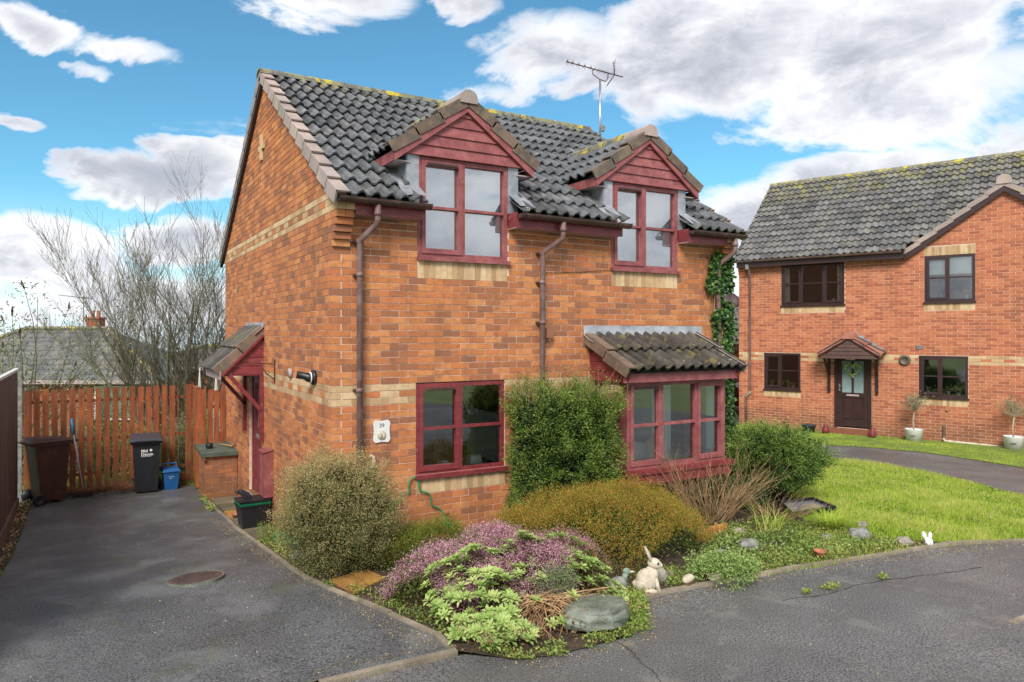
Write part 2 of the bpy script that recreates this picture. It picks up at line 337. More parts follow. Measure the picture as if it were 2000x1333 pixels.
FENB = material('brown_boards', (.15, .092, .074), (.095, .058, .046), .7, 2, 5, tint=.6, bump=(14, .5, .005), stretch=(8, 8, .6), grain=(40, .2), spots=(5, .62, .70, (.24, .17, .14), .6))
BLKP = material('black_plastic', (.016, .017, .021), (.012, .013, .016), .42, 5, 3, spec=.5); BRNB = material('brown_bin_plastic', (.085, .035, .022), (.055, .024, .017), .5, 3, 4, spots=(7, .6, .7, (.12, .07, .05), .5))
BINL = material('grey_bin_lid', (.045, .050, .062), (.03, .034, .042), .4); BLUP = material('blue_plastic', (.015, .105, .30), (.012, .085, .25), .38, 5, 3); BLUL = material('blue_grip', (.03, .25, .55), (.03, .22, .5), .4)
GRNP = material('green_plastic', (.012, .22, .11), (.010, .17, .08), .35); HOSE = material('green_hose', (.015, .30, .12), (.01, .24, .09), .35)
GRNT = material('green_felt_top', (.085, .115, .085), (.06, .085, .065), .6, 4, 4, bump=(50, .3, .003), spots=(3, .55, .66, (.15, .17, .13), .5))
WOOD = material('pale_wood', (.42, .26, .11), (.34, .2, .08), .6); METL = material('grey_metal', (.45, .44, .46), (.34, .33, .35), .35, metal=.8); IRON = material('rusty_iron', (.055, .04, .036), (.14, .06, .03), .6, 14, 4, metal=.4)
IRNM = material('manhole_iron', (.085, .06, .055), (.13, .085, .07), .6, 9, 4, metal=.2, bump=(50, .5, .004), grain=(80, .3))
CREM = material('weathered_cream', (.60, .54, .43), (.44, .38, .28), .75, 14, 4, bump=(50, .6, .006), tint=.6, spots=(18, .56, .66, (.26, .22, .15), .6)); GREY = material('weathered_grey', (.30, .29, .27), (.17, .165, .155), .8, 16, 5, bump=(50, .7, .006), tint=.6, spots=(20, .55, .66, (.15, .14, .13), .6))
SLAT = material('green_slate', (.20, .225, .18), (.10, .115, .09), .38, 5, 5, bump=(18, .7, .01), grain=(70, .2), stretch=(1, 1, 4), spots=(6, .58, .68, (.30, .31, .27), .5), rvar=(5, .25))
STON = material('garden_stone', (.38, .34, .27), (.24, .21, .18), .8, 12, 5, bump=(25, .9, .02), tint=.6, spots=(14, .55, .65, (.14, .14, .08), .6))
BARK = material('grey_green_bark', (.20, .185, .125), (.12, .11, .07), .85, 12, 4, tint=.6); TWIG = material('dry_twig', (.42, .27, .14), (.24, .14, .07), .8, 9, 3, tint=.6); TWGD = material('brown_twig', (.15, .085, .05), (.08, .045, .028), .85, 9, 3, tint=.6)
TEXW = material('white_print', (.8, .8, .8), (.76, .76, .76), .5)
def foliage(name, ramp, trans=.25, rough=.55, spec=.35):
    return material(name, (1, 1, 1), None, rough, 5, 3, ramp=ramp, trans=trans, spec=spec)
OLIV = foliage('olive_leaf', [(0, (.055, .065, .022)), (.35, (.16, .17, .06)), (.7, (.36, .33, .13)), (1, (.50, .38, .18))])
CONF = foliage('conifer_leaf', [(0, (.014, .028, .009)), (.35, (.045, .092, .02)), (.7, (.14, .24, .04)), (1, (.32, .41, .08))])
HEAT = foliage('heath_leaf', [(0, (.04, .055, .012)), (.35, (.15, .20, .025)), (.6, (.30, .31, .035)), (.8, (.46, .22, .045)), (1, (.50, .15, .04))])
PURP = foliage('heather_flower', [(0, (.07, .06, .035)), (.3, (.34, .19, .19)), (.55, (.52, .19, .34)), (.8, (.66, .36, .46)), (1, (.72, .54, .46))])
LIME = foliage('lime_leaf', [(0, (.13, .20, .05)), (.4, (.28, .41, .10)), (.8, (.46, .57, .19)), (1, (.60, .58, .25))], .3)
WEED = foliage('weed_leaf', [(0, (.08, .10, .03)), (.35, (.17, .27, .05)), (.7, (.32, .42, .09)), (.9, (.42, .42, .12)), (1, (.34, .22, .09))], .3)
GRAS = foliage('grass_blade', [(0, (.10, .17, .02)), (.4, (.28, .43, .035)), (.75, (.48, .60, .06)), (1, (.60, .56, .19))], .3)
IVYL = foliage('ivy_leaf', [(0, (.018, .045, .014)), (.5, (.06, .15, .035)), (.85, (.14, .27, .06)), (1, (.24, .34, .10))], .2, .35, .5)
SAGE = foliage('grey_green_leaf', [(0, (.08, .11, .06)), (.5, (.20, .25, .13)), (1, (.36, .38, .20))]); SEED = foliage('brown_seedhead', [(0, (.05, .025, .018)), (1, (.16, .08, .05))])
BLUG = foliage('blue_green_leaf', [(0, (.07, .13, .04)), (.5, (.20, .33, .08)), (1, (.42, .50, .17))], .25)

# ------------------------------------------------------------------ building helpers
MF = Matrix(((1, 0, 0, 0), (0, -1, 0, 0), (0, 0, 1, 0), (0, 0, 0, 1)))      # (u, outward, z) on a wall facing -y
MS = Matrix(((0, -1, 0, 0), (1, 0, 0, 0), (0, 0, 1, 0), (0, 0, 0, 1)))      # on a wall facing -x
def split(iv, holes):
    out_ = [iv]
    for a, b in holes:
        nx = []
        for p, q in out_:
            if b <= p or a >= q: nx.append((p, q)); continue
            if a > p: nx.append((p, a))
            if b < q: nx.append((b, q))
        out_ = nx
    return [(p, q) for p, q in out_ if q-p > .012]
def wall_sheet(mb, u0, u1, z0, z1, holes, w0, w1):
    us = sorted({u0, u1, *[v for h in holes for v in h[:2] if u0 < v < u1]}); zs = sorted({z0, z1, *[v for h in holes for v in h[2:] if z0 < v < z1]})
    for i in range(len(zs)-1):
        zc = (zs[i]+zs[i+1])/2; cur = split((u0, u1), [h[:2] for h in holes if h[2] < zc < h[3]])
        for a, b in cur: mb.box(a, b, w0, w1, zs[i], zs[i+1])
def course_bricks(z0, n, urange, holes, band=lambda k: None, phase=0, hdr=0):
    """running bond; band(k) -> None, 'buff' or 'mix' for course k"""
    L = []
    for k in range(n):
        za = z0+k*.075; zc = za+.0375; a, b = urange(zc)
        if b-a < .05: continue
        off = .1125*((k+phase) % 2)
        for p, q in split((a, b), [h[:2] for h in holes if h[2]-.01 < zc < h[3]+.01]):
            u = math.floor((p-off)/.225)*.225+off; idx = round((u-off)/.225)
            while u < q:
                s, e = max(u, p), min(u+.225, q)
                if e-s > .03:
                    bd = band(k); buff = bd == 'buff' or (bd == 'mix' and idx % 2 == 0)
                    L.append([s+(.005 if s > .001 else -.0), e-.005, za+.005, za+.070, buff, R.random()])
                u += .225; idx += 1
    return L
def px_size(p0, p1, h):
    d0 = depth(p0[0], p0[1]); d1 = depth(p1[0], p1[1])
    if d0 < .5 or d1 < .5: return 0
    x0 = ((p0[0]-CAM.x)*CA-(p0[1]-CAM.y)*SA)/d0; x1 = ((p1[0]-CAM.x)*CA-(p1[1]-CAM.y)*SA)/d1
    if max(x0, x1) < -.66 or min(x0, x1) > .83: return 0
    return abs(x1-x0)*h/d0
def emit_bricks(sets, limit, world=Matrix()):
    """sets: (list, matrix, part parent, normal colour mat, buff mat, depth). The largest `limit` in view become single bricks."""
    cand = []
    for si, (L, M, par, m1, m2, dp) in enumerate(sets):
        for b in L:
            cand.append((px_size(world @ M @ Vector((b[0], 0, b[2])), world @ M @ Vector((b[1], 0, b[2])), b[3]-b[2]), si, b))
    cand.sort(key=lambda c: -c[0]); cache = {}
    rest = {}
    for i, (sz, si, b) in enumerate(cand):
        L, M, par, m1, m2, dp = sets[si]; pr = .0+R.uniform(-.0022, .0022)
        if i < limit:
            key = (si, round(b[1]-b[0], 2), round(b[3]-b[2], 3), b[4], int(b[5]*9))
            if key not in cache:
                mb = MB(M.to_3x3().to_4x4()); l = b[1]-b[0]; h = b[3]-b[2]
                mb.box(0, l, -dp, 0, 0, h, (key[4]+.5)/9); cache[key] = mb.mesh('brick', m2 if b[4] else m1)
            link(cache[key], 'brick', par, M @ Vector((b[0], pr, b[2])))
        else:
            if si not in rest: rest[si] = MB(M)
            rest[si].box(b[0], b[1], -dp, pr, b[2], b[3], b[5], 1 if b[4] else 0)
    for si, mb in rest.items():
        tag(mb.build('brickwork', [sets[si][3], sets[si][4]], sets[si][2]), kind='stuff')
def roll(u, amp):
    p = (u/.165) % 1.0
    return amp*math.sin(math.pi*p/.64)**.8 if p < .64 else -.004*math.sin(math.pi*(p-.64)/.36)
def tile_mesh(name, ua, ub, gauge, mat, t, amp=.036, RM=Matrix(), lift=.050, width=.33, name_smooth=True):
    ks = set([ua, ub]); k0 = math.floor(ua/.165)
    for k in range(k0, math.ceil(ub/.165)+1):
        for p in (0, .11, .32, .53, .64, .82):
            v = (k+p)*.165
            if ua < v < ub: ks.add(v)
    us = sorted(ks); n = len(us); mb = MB(RM.to_3x3().to_4x4()); V = []; F = []
    for u in us:
        h = roll(u, amp); V += [(u-ua, -.02, lift+h-.024), (u-ua, -.02, lift+h), (u-ua, gauge+.03, h)]
    for i in range(n-1):
        a = 3*i; b = 3*i+3; F += [(a, b, b+1, a+1), (a+1, b+1, b+2, a+2)]
    F += [(0, 1, 2), (3*n-3, 3*n-1, 3*n-2)]
    mb.add(V, F, t); return mb
def tile_roof(parent, RM, rows, gauge, irange, mat, limit, world=Matrix(), amp=.050, width=.33, tvar=.42):
    cand = []
    for r in range(rows):
        for a, b in irange(r*gauge, (r+1)*gauge):
            u = math.floor(a/width)*width
            while u < b:
                s, e = max(u, a), min(u+width, b)
                if e-s > .02:
                    p0 = world @ RM @ Vector((s, r*gauge, 0)); p1 = world @ RM @ Vector((e, r*gauge, 0)); cand.append((px_size(p0, p1, .3), s, e, r, R.uniform(-tvar, tvar)))
                u += width
    return [(c, RM, gauge, mat, parent, amp) for c in cand]
def emit_tiles(cands, limit):
    cands.sort(key=lambda c: -c[0][0]); cache = {}; rest = {}
    for i, ((sz, s, e, r, t), RM, gauge, mat, par, amp) in enumerate(cands):
        if i < limit:
            key = (id(RM), round(s % .33, 3), round(e-s, 3), round(t*5))
            if key not in cache: cache[key] = tile_mesh('tile', s, e, gauge, mat, round(t*5)/5, amp, RM).mesh('tile', mat, False)
            link(cache[key], 'roof_tile', par, RM @ Vector((s, r*gauge, R.uniform(0, .006))))
        else:
            k = (id(par), id(mat))
            if k not in rest: rest[k] = (MB(), mat, par)
            mb = tile_mesh('tile', s, e, gauge, mat, t, amp, RM); o = RM @ Vector((s, r*gauge, R.uniform(0, .006)))
            rest[k][0].add([Vector(v)+o for v in mb.v], mb.f, t)
    for mb, mat, par in rest.values(): tag(mb.build('roof_tiling', mat, par), kind='stuff')
def plane_mat(o, udir, vdir):
    u = Vector(udir).normalized(); v = Vector(vdir).normalized(); w = u.cross(v)
    if w.z < 0: w = -w
    return Matrix(((u.x, v.x, w.x, o[0]), (u.y, v.y, w.y, o[1]), (u.z, v.z, w.z, o[2]), (0, 0, 0, 1)))

def window(parent, M, u0, u1, z0, z1, lights, mat, gm, transom=.5, fr=.05, room=None, curtain=None, sill=True, w0=-.075, w1=-.012, vent=True, name='window', bar=.03, roomd=1.5):
    """lights: list of (width share, opening?)"""
    mb = MB(M)
    mb.box(u0, u0+fr, w0, w1, z0, z1); mb.box(u1-fr, u1, w0, w1, z0, z1); mb.box(u0+fr, u1-fr, w0, w1, z1-fr, z1); mb.box(u0+fr, u1-fr, w0, w1, z0, z0+fr)
    tot = sum(l[0] for l in lights); u = u0+fr; W_ = u1-u0-2*fr-(len(lights)-1)*.045; panes = []
    for i, (sh, op) in enumerate(lights):
        wd = W_*sh/tot; a, b = u, u+wd
        if i < len(lights)-1: mb.box(b, b+.045, w0, w1+.004, z0+fr, z1-fr)
        s = .042 if op else .0; c, d, e, f = a, b, z0+fr, z1-fr
        if op:
            sb = MB(M); sb.box(c-.008, c+s, w0+.01, w1+.016, e-.01, f+.01); sb.box(d-s, d+.008, w0+.01, w1+.016, e-.01, f+.01)
            sb.box(c+s, d-s, w0+.01, w1+.016, f-s, f+.01); sb.box(c+s, d-s, w0+.01, w1+.016, e-.01, e+s+.006)
            sb.bar_ = 1
        c, d, e, f = c+s, d-s, e+s, f-s
        zt = e+(f-e)*transom; tb = (zt-bar/2, zt+bar/2)
        tgt = sb if op else mb
        tgt.box(c, d, w0+.015, w1+.006, *tb)
        panes += [(c, d, e, tb[0]), (c, d, tb[1], f)]
        if op: sash = sb; parts_s = (sb, a, b, vent and i == 0, c, d, f)
        else: sash = None
        if op: window.q = getattr(window, 'q', []); window.q.append(parts_s)
        u = b+.045
    o = mb.build(name, mat, parent)
    for sb, a, b, v, c, d, f in getattr(window, 'q', []):
        sb.build('sash', mat, o)
        if v: vb = MB(M); vb.box(c+.02, d-.02, w1+.014, w1+.034, f+.008, f+.034); vb.build('trickle_vent', GUTT, o)
    window.q = []
    for a, b, e, f in panes:
        pb = MB(M); ww = w0+.03; pb.add([(a, ww, e), (b, ww, e), (b, ww, f), (a, ww, f)], [(0, 1, 2, 3)]); pb.build('pane', gm, o)
    if sill:
        sb = MB(M); sb.box(u0-.015, u1+.025, w0, .045, z0-.032, z0-.001); sb.box(u0-.015, u1+.025, .035, .045, z0-.045, z0-.032); sb.build('window_sill', mat, o)
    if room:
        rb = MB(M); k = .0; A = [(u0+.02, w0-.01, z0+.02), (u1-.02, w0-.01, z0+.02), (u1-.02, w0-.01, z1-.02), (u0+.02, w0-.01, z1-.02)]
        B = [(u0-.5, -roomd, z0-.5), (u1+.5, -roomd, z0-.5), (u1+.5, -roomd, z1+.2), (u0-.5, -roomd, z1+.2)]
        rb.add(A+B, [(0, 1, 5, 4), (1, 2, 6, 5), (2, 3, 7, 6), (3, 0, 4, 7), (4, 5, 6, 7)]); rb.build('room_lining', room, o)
    if curtain:
        cb = MB(M); n = 24; V = []; F = []
        for i in range(n+1):
            uu = u0+fr+(u1-u0-2*fr)*i/n; ww = w0-.022-.010*math.sin(i*1.7)
            V += [(uu, ww, z0+fr), (uu, ww, z1-fr)]
        for i in range(n): F.append((2*i, 2*i+2, 2*i+3, 2*i+1))
        cb.add(V, F); cb.build('net_curtain', curtain, o, True)
    return o

# ------------------------------------------------------------------ the main brick house (front faces -y, door side faces -x)
house = empty('brick_house', (0, 0, 0), 0, 'orange brick detached house with two red gabled dormers and a red bay window', 'house')
HW, HD = 6.05, 6.42
EZ, EY, SL = 4.16, -.30, .687
roofz = lambda y: EZ+SL*(min(y, HD-y)-EY)
D1, D2 = 1.63, 4.48
front_holes = [(1.0, 2.19, 1.12, 2.175), (1.02, 2.225, 3.62, 5.4), (3.88, 5.076, 3.62, 5.4), (3.62, 5.32, .97, 2.12)]
side_holes = [(3.35, 4.25, .2, 2.13)]
fw = MB(MF); wall_sheet(fw, .012, HW, -.3, 4.05, front_holes, -.11, -.007); wall_f = fw.build('front_wall', MOR, house)
sw = MB(MS); wall_sheet(sw, 0.02, HD, -.4, 4.05, side_holes, -.11, -.007)
sw.prism([(-.007, -.28, 4.05), (-.007, HD+.2, 4.05), (-.007, HD+.2, roofz(-.1)+.0), (-.007, HD/2, roofz(HD/2)-.03), (-.007, -.05, roofz(-.1))], (0, 0, 0), (0, 0, 0)) if 0 else None
g0 = [(.007, -.18, 4.05), (.007, HD+.1, 4.05), (.007, HD+.1, roofz(-.1)), (.007, HD/2, roofz(HD/2)-.02), (.007, -.18, roofz(-.18)-.01)]
sw2 = MB(); sw2.prism(g0, (0, 0, 0), (.1, 0, 0)); sw.M = None; sw.add(sw2.v, sw2.f); wall_s = sw.build('side_wall', MOR, house)
rw = MB(); rw.box(HW-.11, HW-.001, .11, HD, -.3, 4.05); rw.prism([(HW-.1, 0, 4.05), (HW-.1, HD, 4.05), (HW-.1, HD/2, roofz(HD/2)-.03)], (0, 0, 0), (.09, 0, 0)); rw.box(.11, HW-.11, HD-.11, HD-.001, -.3, 4.05); rw.build('rear_wall', BRK, house)
band = lambda k: {30: 'buff', 31: 'mix', 32: 'buff'}.get(k)       # courses count from z = -.3
fh = [(a, b, c, d) for a, b, c, d in front_holes]+[(1.0, 2.19, .89, 1.12), (1.02, 2.225, 3.37, 3.62), (3.88, 5.076, 3.37, 3.62)]
LF = course_bricks(-.3, 58, lambda z: (.0955 if int((z+.3)/.075) % 2 else .0, HW), fh, band)
def srange(z):
    if z < 4.05: return (.107 if int((z+.3)/.075) % 2 == 0 else .0, HD)
    lo = (z-EZ)/SL+EY+.06; return (max(-.2, lo), HD-max(lo, -.1))
band_s = lambda k: {30: 'buff', 31: 'mix', 32: 'buff', 58: 'buff', 59: 'mix', 60: 'buff'}.get(k)
LS = course_bricks(-.3, 93, srange, side_holes, band_s, phase=1)
sold = []
for a, b, zt in ((1.0, 2.19, 1.12), (1.02, 2.225, 3.62), (3.88, 5.076, 3.62)):
    n = round((b-a)/.075)
    for i in range(n):
        p = a+(b-a)*i/n; sold.append([p+.004, p+(b-a)/n-.004, max(zt-.246, .904 if zt < 2 else 0), zt-.034, True, R.random()])
emit_bricks([(LF, MF, wall_f, BRK, BUF, .1), (LS, MS, wall_s, BRK, BUF, .1), (sold, MF, wall_f, BUF, BUF, .1)], 296)
for sgn, xa in ((0, 0.0), (1, HW-.2)):                              # stepped brick kneelers under the eaves
    for k in range(6):
        y = -.034*(k+1); z = 3.675+.075*k; mbk = MB(); h = 2 if k > 3 else 1
        for i in range(h):
            mbk = MB(); mbk.box(xa+.2/h*i+.002, xa+.2/h*(i+1)-.002, y, .0-.004, z+.002, z+.071, R.random()); mbk.build('corbel_brick', BUF if k == 5 else BRK, wall_f)
    km = MB(); km.box(xa+.004, xa+.196, -.19, -.003, 4.05+.075, 4.16); km.build('corbel_cap', MOR, wall_f)
for dy, dz, a, b in ((0, 0, .055, .19), (-.11, 0, .05, .04), (.11, 0, .05, .04)):   # buff brick cross on the gable
    cb = MB(MS); cb.box(3.3+dy-a, 3.3+dy+a, 0.001, .03, 5.51-b, 5.51+b, .6); cb.build('gable_cross', BUF, wall_s)

# roof
pitch = math.atan(SL); cp, sp = math.cos(pitch), math.sin(pitch)
RMF = plane_mat((0, EY, EZ), (1, 0, 0), (0, cp, sp)); RLEN = (HD/2-EY)/cp; GA = RLEN/12; DZ = 4.79
rb = MB(); up = lambda y: roofz(y)-.035
for a, b in ((.0, .88), (2.38, 3.73), (5.23, HW)):
    rb.add([(a, EY, up(EY)), (b, EY, up(EY)), (b, 1.5, up(1.5)), (a, 1.5, up(1.5))], [(0, 1, 2, 3)])
rb.add([(0, 1.5, up(1.5)), (HW, 1.5, up(1.5)), (HW, HD/2, up(HD/2)), (0, HD/2, up(HD/2))], [(0, 1, 2, 3)])
roof = rb.build('roof', TILEB, house)
cands = []
def main_iv(v0, v1):
    y = EY+(v0+v1)/2*cp; z = EZ+(v0+v1)/2*sp; iv = (.10, HW-.04)
    H = []
    for c in (D1, D2):
        if y < .05: H.append((c-.62, c+.62))
        elif z < DZ-.06: H.append((c-.745, c+.745))
    return split(iv, H)
cands += tile_roof(roof, RMF, 12, GA, main_iv, TILE, 300)
sl = math.tan(math.radians(36)); DH = .93; DZ = 4.79
dor = []
for c in (D1, D2):
    ml = plane_mat((c-DH, 0, DZ+.02), (0, 1, 0), (math.cos(math.radians(36)), 0, math.sin(math.radians(36))))
    mr_ = plane_mat((c+DH, 0, DZ+.02), (0, 1, 0), (-math.cos(math.radians(36)), 0, math.sin(math.radians(36))))
    def iv(v0, v1):
        z = DZ+(v0+v1)/2*.588; ye = (z-EZ)/SL+EY+.14; return [(.09, ye)]
    for m_ in (ml, mr_):
        dm = MB(m_); n = 6
        for i in range(n):
            v0 = i*.19; zt = DZ+(v0+.19)*.588; ye = (zt-EZ)/SL+EY+.1; dm.add([(-.02, v0, -.02), (ye, v0, -.02), (ye, v0+.19, -.02), (-.02, v0+.19, -.02)], [(0, 1, 2, 3)])
        ob = dm.build('dormer_roof', TILEB, house); cands += tile_roof(ob, m_, 3, .372, iv, TILE, 300)
emit_tiles(cands, 300)
rr = MB(); rr.prism([(0, HD/2, EZ+SL*(HD/2-EY)), (0, HD+.3, EZ), (0, HD+.3, EZ-.08), (0, HD/2, EZ+SL*(HD/2-EY)-.08)], (-.03, 0, 0), (HW+.03, 0, 0)); rr.build('rear_roof', TILEB, house)
def verge_unit(name, mat, parent, M, v0, v1, side, drop=.15, wid=.15, t=0):
    """L shaped verge tile: side = -1 for the edge at low u, +1 for the edge at high u; M maps (u, v, w)"""
    mb = MB(M); s = side; lo = .060; hi = .040
    a, b = (0, s*-wid)
    def pt(u, v, w): return (u, v, w)
    w0, w1 = lo+.016, hi
    mb.add([pt(0, v0, w0), pt(-s*wid, v0, w0), pt(-s*wid, v1, w1), pt(0, v1, w1), pt(0, v0, w0-.018), pt(-s*wid, v0, w0-.018)], [(0, 1, 2, 3), (0, 4, 5, 1)], t)
    x = s*(.012 if True else 0)
    mb.add([pt(0, v0, w0), pt(0, v1, w1), pt(0, v1, w1-drop), pt(0, v0, w0-drop), pt(-s*.02, v0, w0), pt(-s*.02, v0, w0-drop), pt(-s*.02, v1, w1-drop)], [(0, 1, 2, 3), (0, 3, 5, 4), (3, 2, 6, 5)], t)
    return mb.build(name, mat, parent)
for k in range(12):
    v0, v1 = k*GA-.02, (k+1)*GA-.004
    verge_unit('verge_tile', VERG, roof, Matrix.Translation((-.065, 0, 0)) @ RMF, v0, v1, -1, t=R.uniform(-.25, .25))
    verge_unit('verge_tile', VERG, roof, Matrix.Translation((HW+.05, 0, 0)) @ RMF, v0, v1, 1, t=R.uniform(-.2, .2))
RMB = plane_mat((0, HD-EY, EZ), (1, 0, 0), (0, -cp, sp))
for k in range(12): verge_unit('verge_tile', VERG, roof, Matrix.Translation((-.065, 0, 0)) @ RMB, k*GA-.02, (k+1)*GA-.004, -1, t=-.3)
vb = MB(); vb.bar((-.03, HD-EY-.02, EZ-.12), (-.03, HD/2, EZ+SL*(HD/2-EY)-.12), .05, .10); vb.build('bargeboard', BRNP, house)
RZ = EZ+SL*(HD/2-EY)
nr = 14
for k in range(nr):
    x0 = -.08+(HW+.12)*k/nr; x1 = -.08+(HW+.12)*(k+1)/nr; P = []
    for i in range(7):
        th = math.pi*i/6; P.append((0, math.cos(th)*.135, RZ-.02+math.sin(th)*.105))
    for i in range(6, -1, -1):
        th = math.pi*i/6; P.append((0, math.cos(th)*.115, RZ-.02+math.sin(th)*.085))
    mb = MB(); mb.prism(P, (x0, HD/2, 0), (x1-.006, HD/2, R.uniform(-.003, .003)), R.uniform(-.2, .2)); mb.build('ridge_tile', RIDG, roof)
    if k < nr-1: mj = MB(); mj.prism([(0, y_*1.03, z_) for _, y_, z_ in P[:7]], (x1-.02, HD/2, .004), (x1+.012, HD/2, .004)); mj.build('ridge_joint', RIDG, roof)

# eaves, gutters, downpipes
for a, b, g0_, g1_ in ((.2, 1.015, -.01, 1.045), (2.235, 3.875, 2.225, 3.93), (5.085, 5.85, 5.07, 6.12)):
    f = MB(); f.box(a, b, -.215, -.197, 4.005, 4.15); f.build('fascia', REDP, house)
    f = MB(); f.box(a+.002, b-.02, -.196, -.004, 4.008, 4.02); f.build('soffit', SOFF, house)
    for e in ((a, a+.018) if a > 1 else None, (b-.018, b) if b < 5.5 else None):
        if e: f = MB(); f.box(e[0], e[1], -.196, -.003, 4.02, 4.2); f.build('eaves_end', REDP, house)
    gt = MB(); P = []
    for i in range(9):
        th = math.pi+math.pi*i/8; P.append((0, -.285+.062*math.cos(th), 4.165+.062*math.sin(th)))
    for i in range(8, -1, -1):
        th = math.pi+math.pi*i/8; P.append((0, -.285+.056*math.cos(th), 4.165+.056*math.sin(th)))
    sg = .004*(b-a)
    gt.prism(P, (g0_, 0, 0), (g1_, 0, -sg)); 
    for x in (g0_, g1_-.006): gt.prism([(0, -.285+.062*math.cos(math.pi+math.pi*i/8), 4.165+.062*math.sin(math.pi+math.pi*i/8)) for i in range(9)], (x, 0, -.001), (x+.006, 0, -.001))
    go = gt.build('gutter', GUTT, house)
    for x in np.arange(g0_+.35, g1_-.1, .7):
        cl_ = MB(); cl_.prism([(0, -.285+.068*math.cos(math.pi+math.pi*i/8), 4.165+.068*math.sin(math.pi+math.pi*i/8)) for i in range(9)]+[(0, -.225, 4.17), (0, -.345, 4.17)][::-1], (x, 0, 0), (x+.05, 0, 0)); cl_.build('gutter_clip', GUTT, go)
def downpipe(name, x0, x1, zb, zt=4.11, parent=house):
    mb = MB(); mb.tube([(x0, -.285, zt), (x0, -.285, zt-.16), (x0, -.27, zt-.2), (x1, -.09, zt-.36), (x1, -.075, zt-.41), (x1, -.07, zb)], .034, 12)
    o = mb.build(name, PIPE, parent, True)
    for z in (zt-.12, zt-.40, 3.35, 2.85 if x1 > 2 else 2.1, 1.2):
        if z > zb:
            c = MB(); yy = -.285 if z > zt-.15 else -.07; xx = x0 if z > zt-.15 else x1
            c.lathe([(.0405, 0), (.0405, .05)], 12, (xx, yy, z)); c.build('pipe_collar', PIPE, o, True)
            if z < zt-.3: k = MB(); k.box(x1-.055, x1+.055, -.045, -.0, z+.01, z+.035); k.build('pipe_bracket', GUTT, o)
    return o
downpipe('downpipe', .42, .295, .35); downpipe('downpipe', 2.86, 2.70, .35); downpipe('downpipe', 5.93, 5.83, .3)

# dormers
for c in (D1, D2):
    u0, u1 = c-.61, c+.595
    wo_ = window(house, MF, u0, u1, 3.62, 4.765, [(.95, True), (1, False)], REDW, GLU, transom=.5, fr=.05, room=ROOM, curtain=NETC, w0=-.07, w1=.004)
    for s in (-1, 1):
        ck = MB()
        xa = c+s*.60; xb = c+s*.745
        ck.box(min(xa, xb), max(xa, xb), -.012, .03, 4.20, DZ)
        y1 = (DZ-EZ)/SL+EY+.05
        ck.prism([(0, 0, 4.25), (0, y1, DZ), (0, 0, DZ)], (xb-.01, 0, 0), (xb+.01, 0, 0))
        V = []; n = 7
        for k in range(n):
            y = -.26+k*(y1+.30)/(n-1); z = roofz(y)
            V += [(xb-s*.13, y, z+.075), (xb+s*.02, y, z+.085), (xb+s*.13, y, z+.055+R.uniform(-.006, .006))]
        ck.add(V, [(3*k+j, 3*k+j+1, 3*k+j+4, 3*k+j+3) for k in range(n-1) for j in range(2)])
        ck.build('lead_cheek', LEAD, house)
    bk = MB(); bk.prism([(c-.86, 0, DZ-.02), (c+.86, 0, DZ-.02), (c, 0, DZ+.86*sl)], (0, -.02, 0), (0, .03, 0)); db = bk.build('dormer_gable', REDW, house)
    nb = 5; hh = .86*sl/nb
    for k in range(nb):
        z0 = DZ-.02+k*hh; z1 = z0+hh; a0 = .86*(1-k/nb); a1 = .86*(1-(k+1)/nb)
        b_ = MB(); b_.hexa([(c-a0, -.052, z0), (c+a0, -.052, z0), (c+a0, -.021, z0), (c-a0, -.021, z0), (c-a1-.02, -.034, z1), (c+a1+.02, -.034, z1), (c+a1, -.021, z1), (c-a1, -.021, z1)], R.uniform(-.08, .08)); b_.build('weatherboard', REDW, db)
    for s in (-1, 1):
        a = Vector((c+s*.93, -.085, DZ-.035)); b = Vector((c, -.085, DZ-.035+.93*sl)); bb = MB()
        n = Vector((s*.0, 0, -.095)); bb.hexa([a+n, b+n, b+n+Vector((0, .03, 0)), a+n+Vector((0, .03, 0)), a, b, b+Vector((0, .03, 0)), a+Vector((0, .03, 0))]); bb.build('bargeboard', REDW, db)
        fs = MB(); y1 = (DZ-EZ)/SL+EY+.05; fs.box(min(c+s*.915, c+s*.935), max(c+s*.915, c+s*.935), -.055, y1, DZ-.12, DZ-.005); fs.build('fascia', REDW, db)
        sf = MB(); sf.box(min(c+s*.72, c+s*.91), max(c+s*.72, c+s*.91), -.03, y1, DZ-.115, DZ-.1); sf.build('soffit', SOFF, db)
        m_ = plane_mat((c+s*(DH+.02), -.10, DZ+.02), (0, 1, 0), (-s*math.cos(math.radians(36)), 0, math.sin(math.radians(36))))
        for k in range(3):
            v0, v1 = k*.375-.03, (k+1)*.375-.01
            verge_unit('verge_tile', VERB if k != 1 else VERB, ob, m_, v0, v1, -1, drop=.125, wid=.17, t=R.uniform(-.3, .3))
    zr = DZ+.02+DH*sl+.03; y1 = (zr-EZ)/SL+EY
    for k in range(4):
        ya = -.12+(y1+.1)*k/4; yb = -.12+(y1+.1)*(k+1)/4; P = []
        for i in range(7):
            th = math.pi*i/6; P.append((math.cos(th)*.115, 0, math.sin(th)*.105))
        P += [(-.105, 0, -.05), (.105, 0, -.05)] if False else [(-.115, 0, -.055), (.115, 0, -.055)]
        mb = MB(); mb.prism(P, (c, ya, zr-.03), (c, yb-.006, zr-.03), R.uniform(-.2, .2)); mb.build('ridge_tile', RIDG if k else VERG, ob)

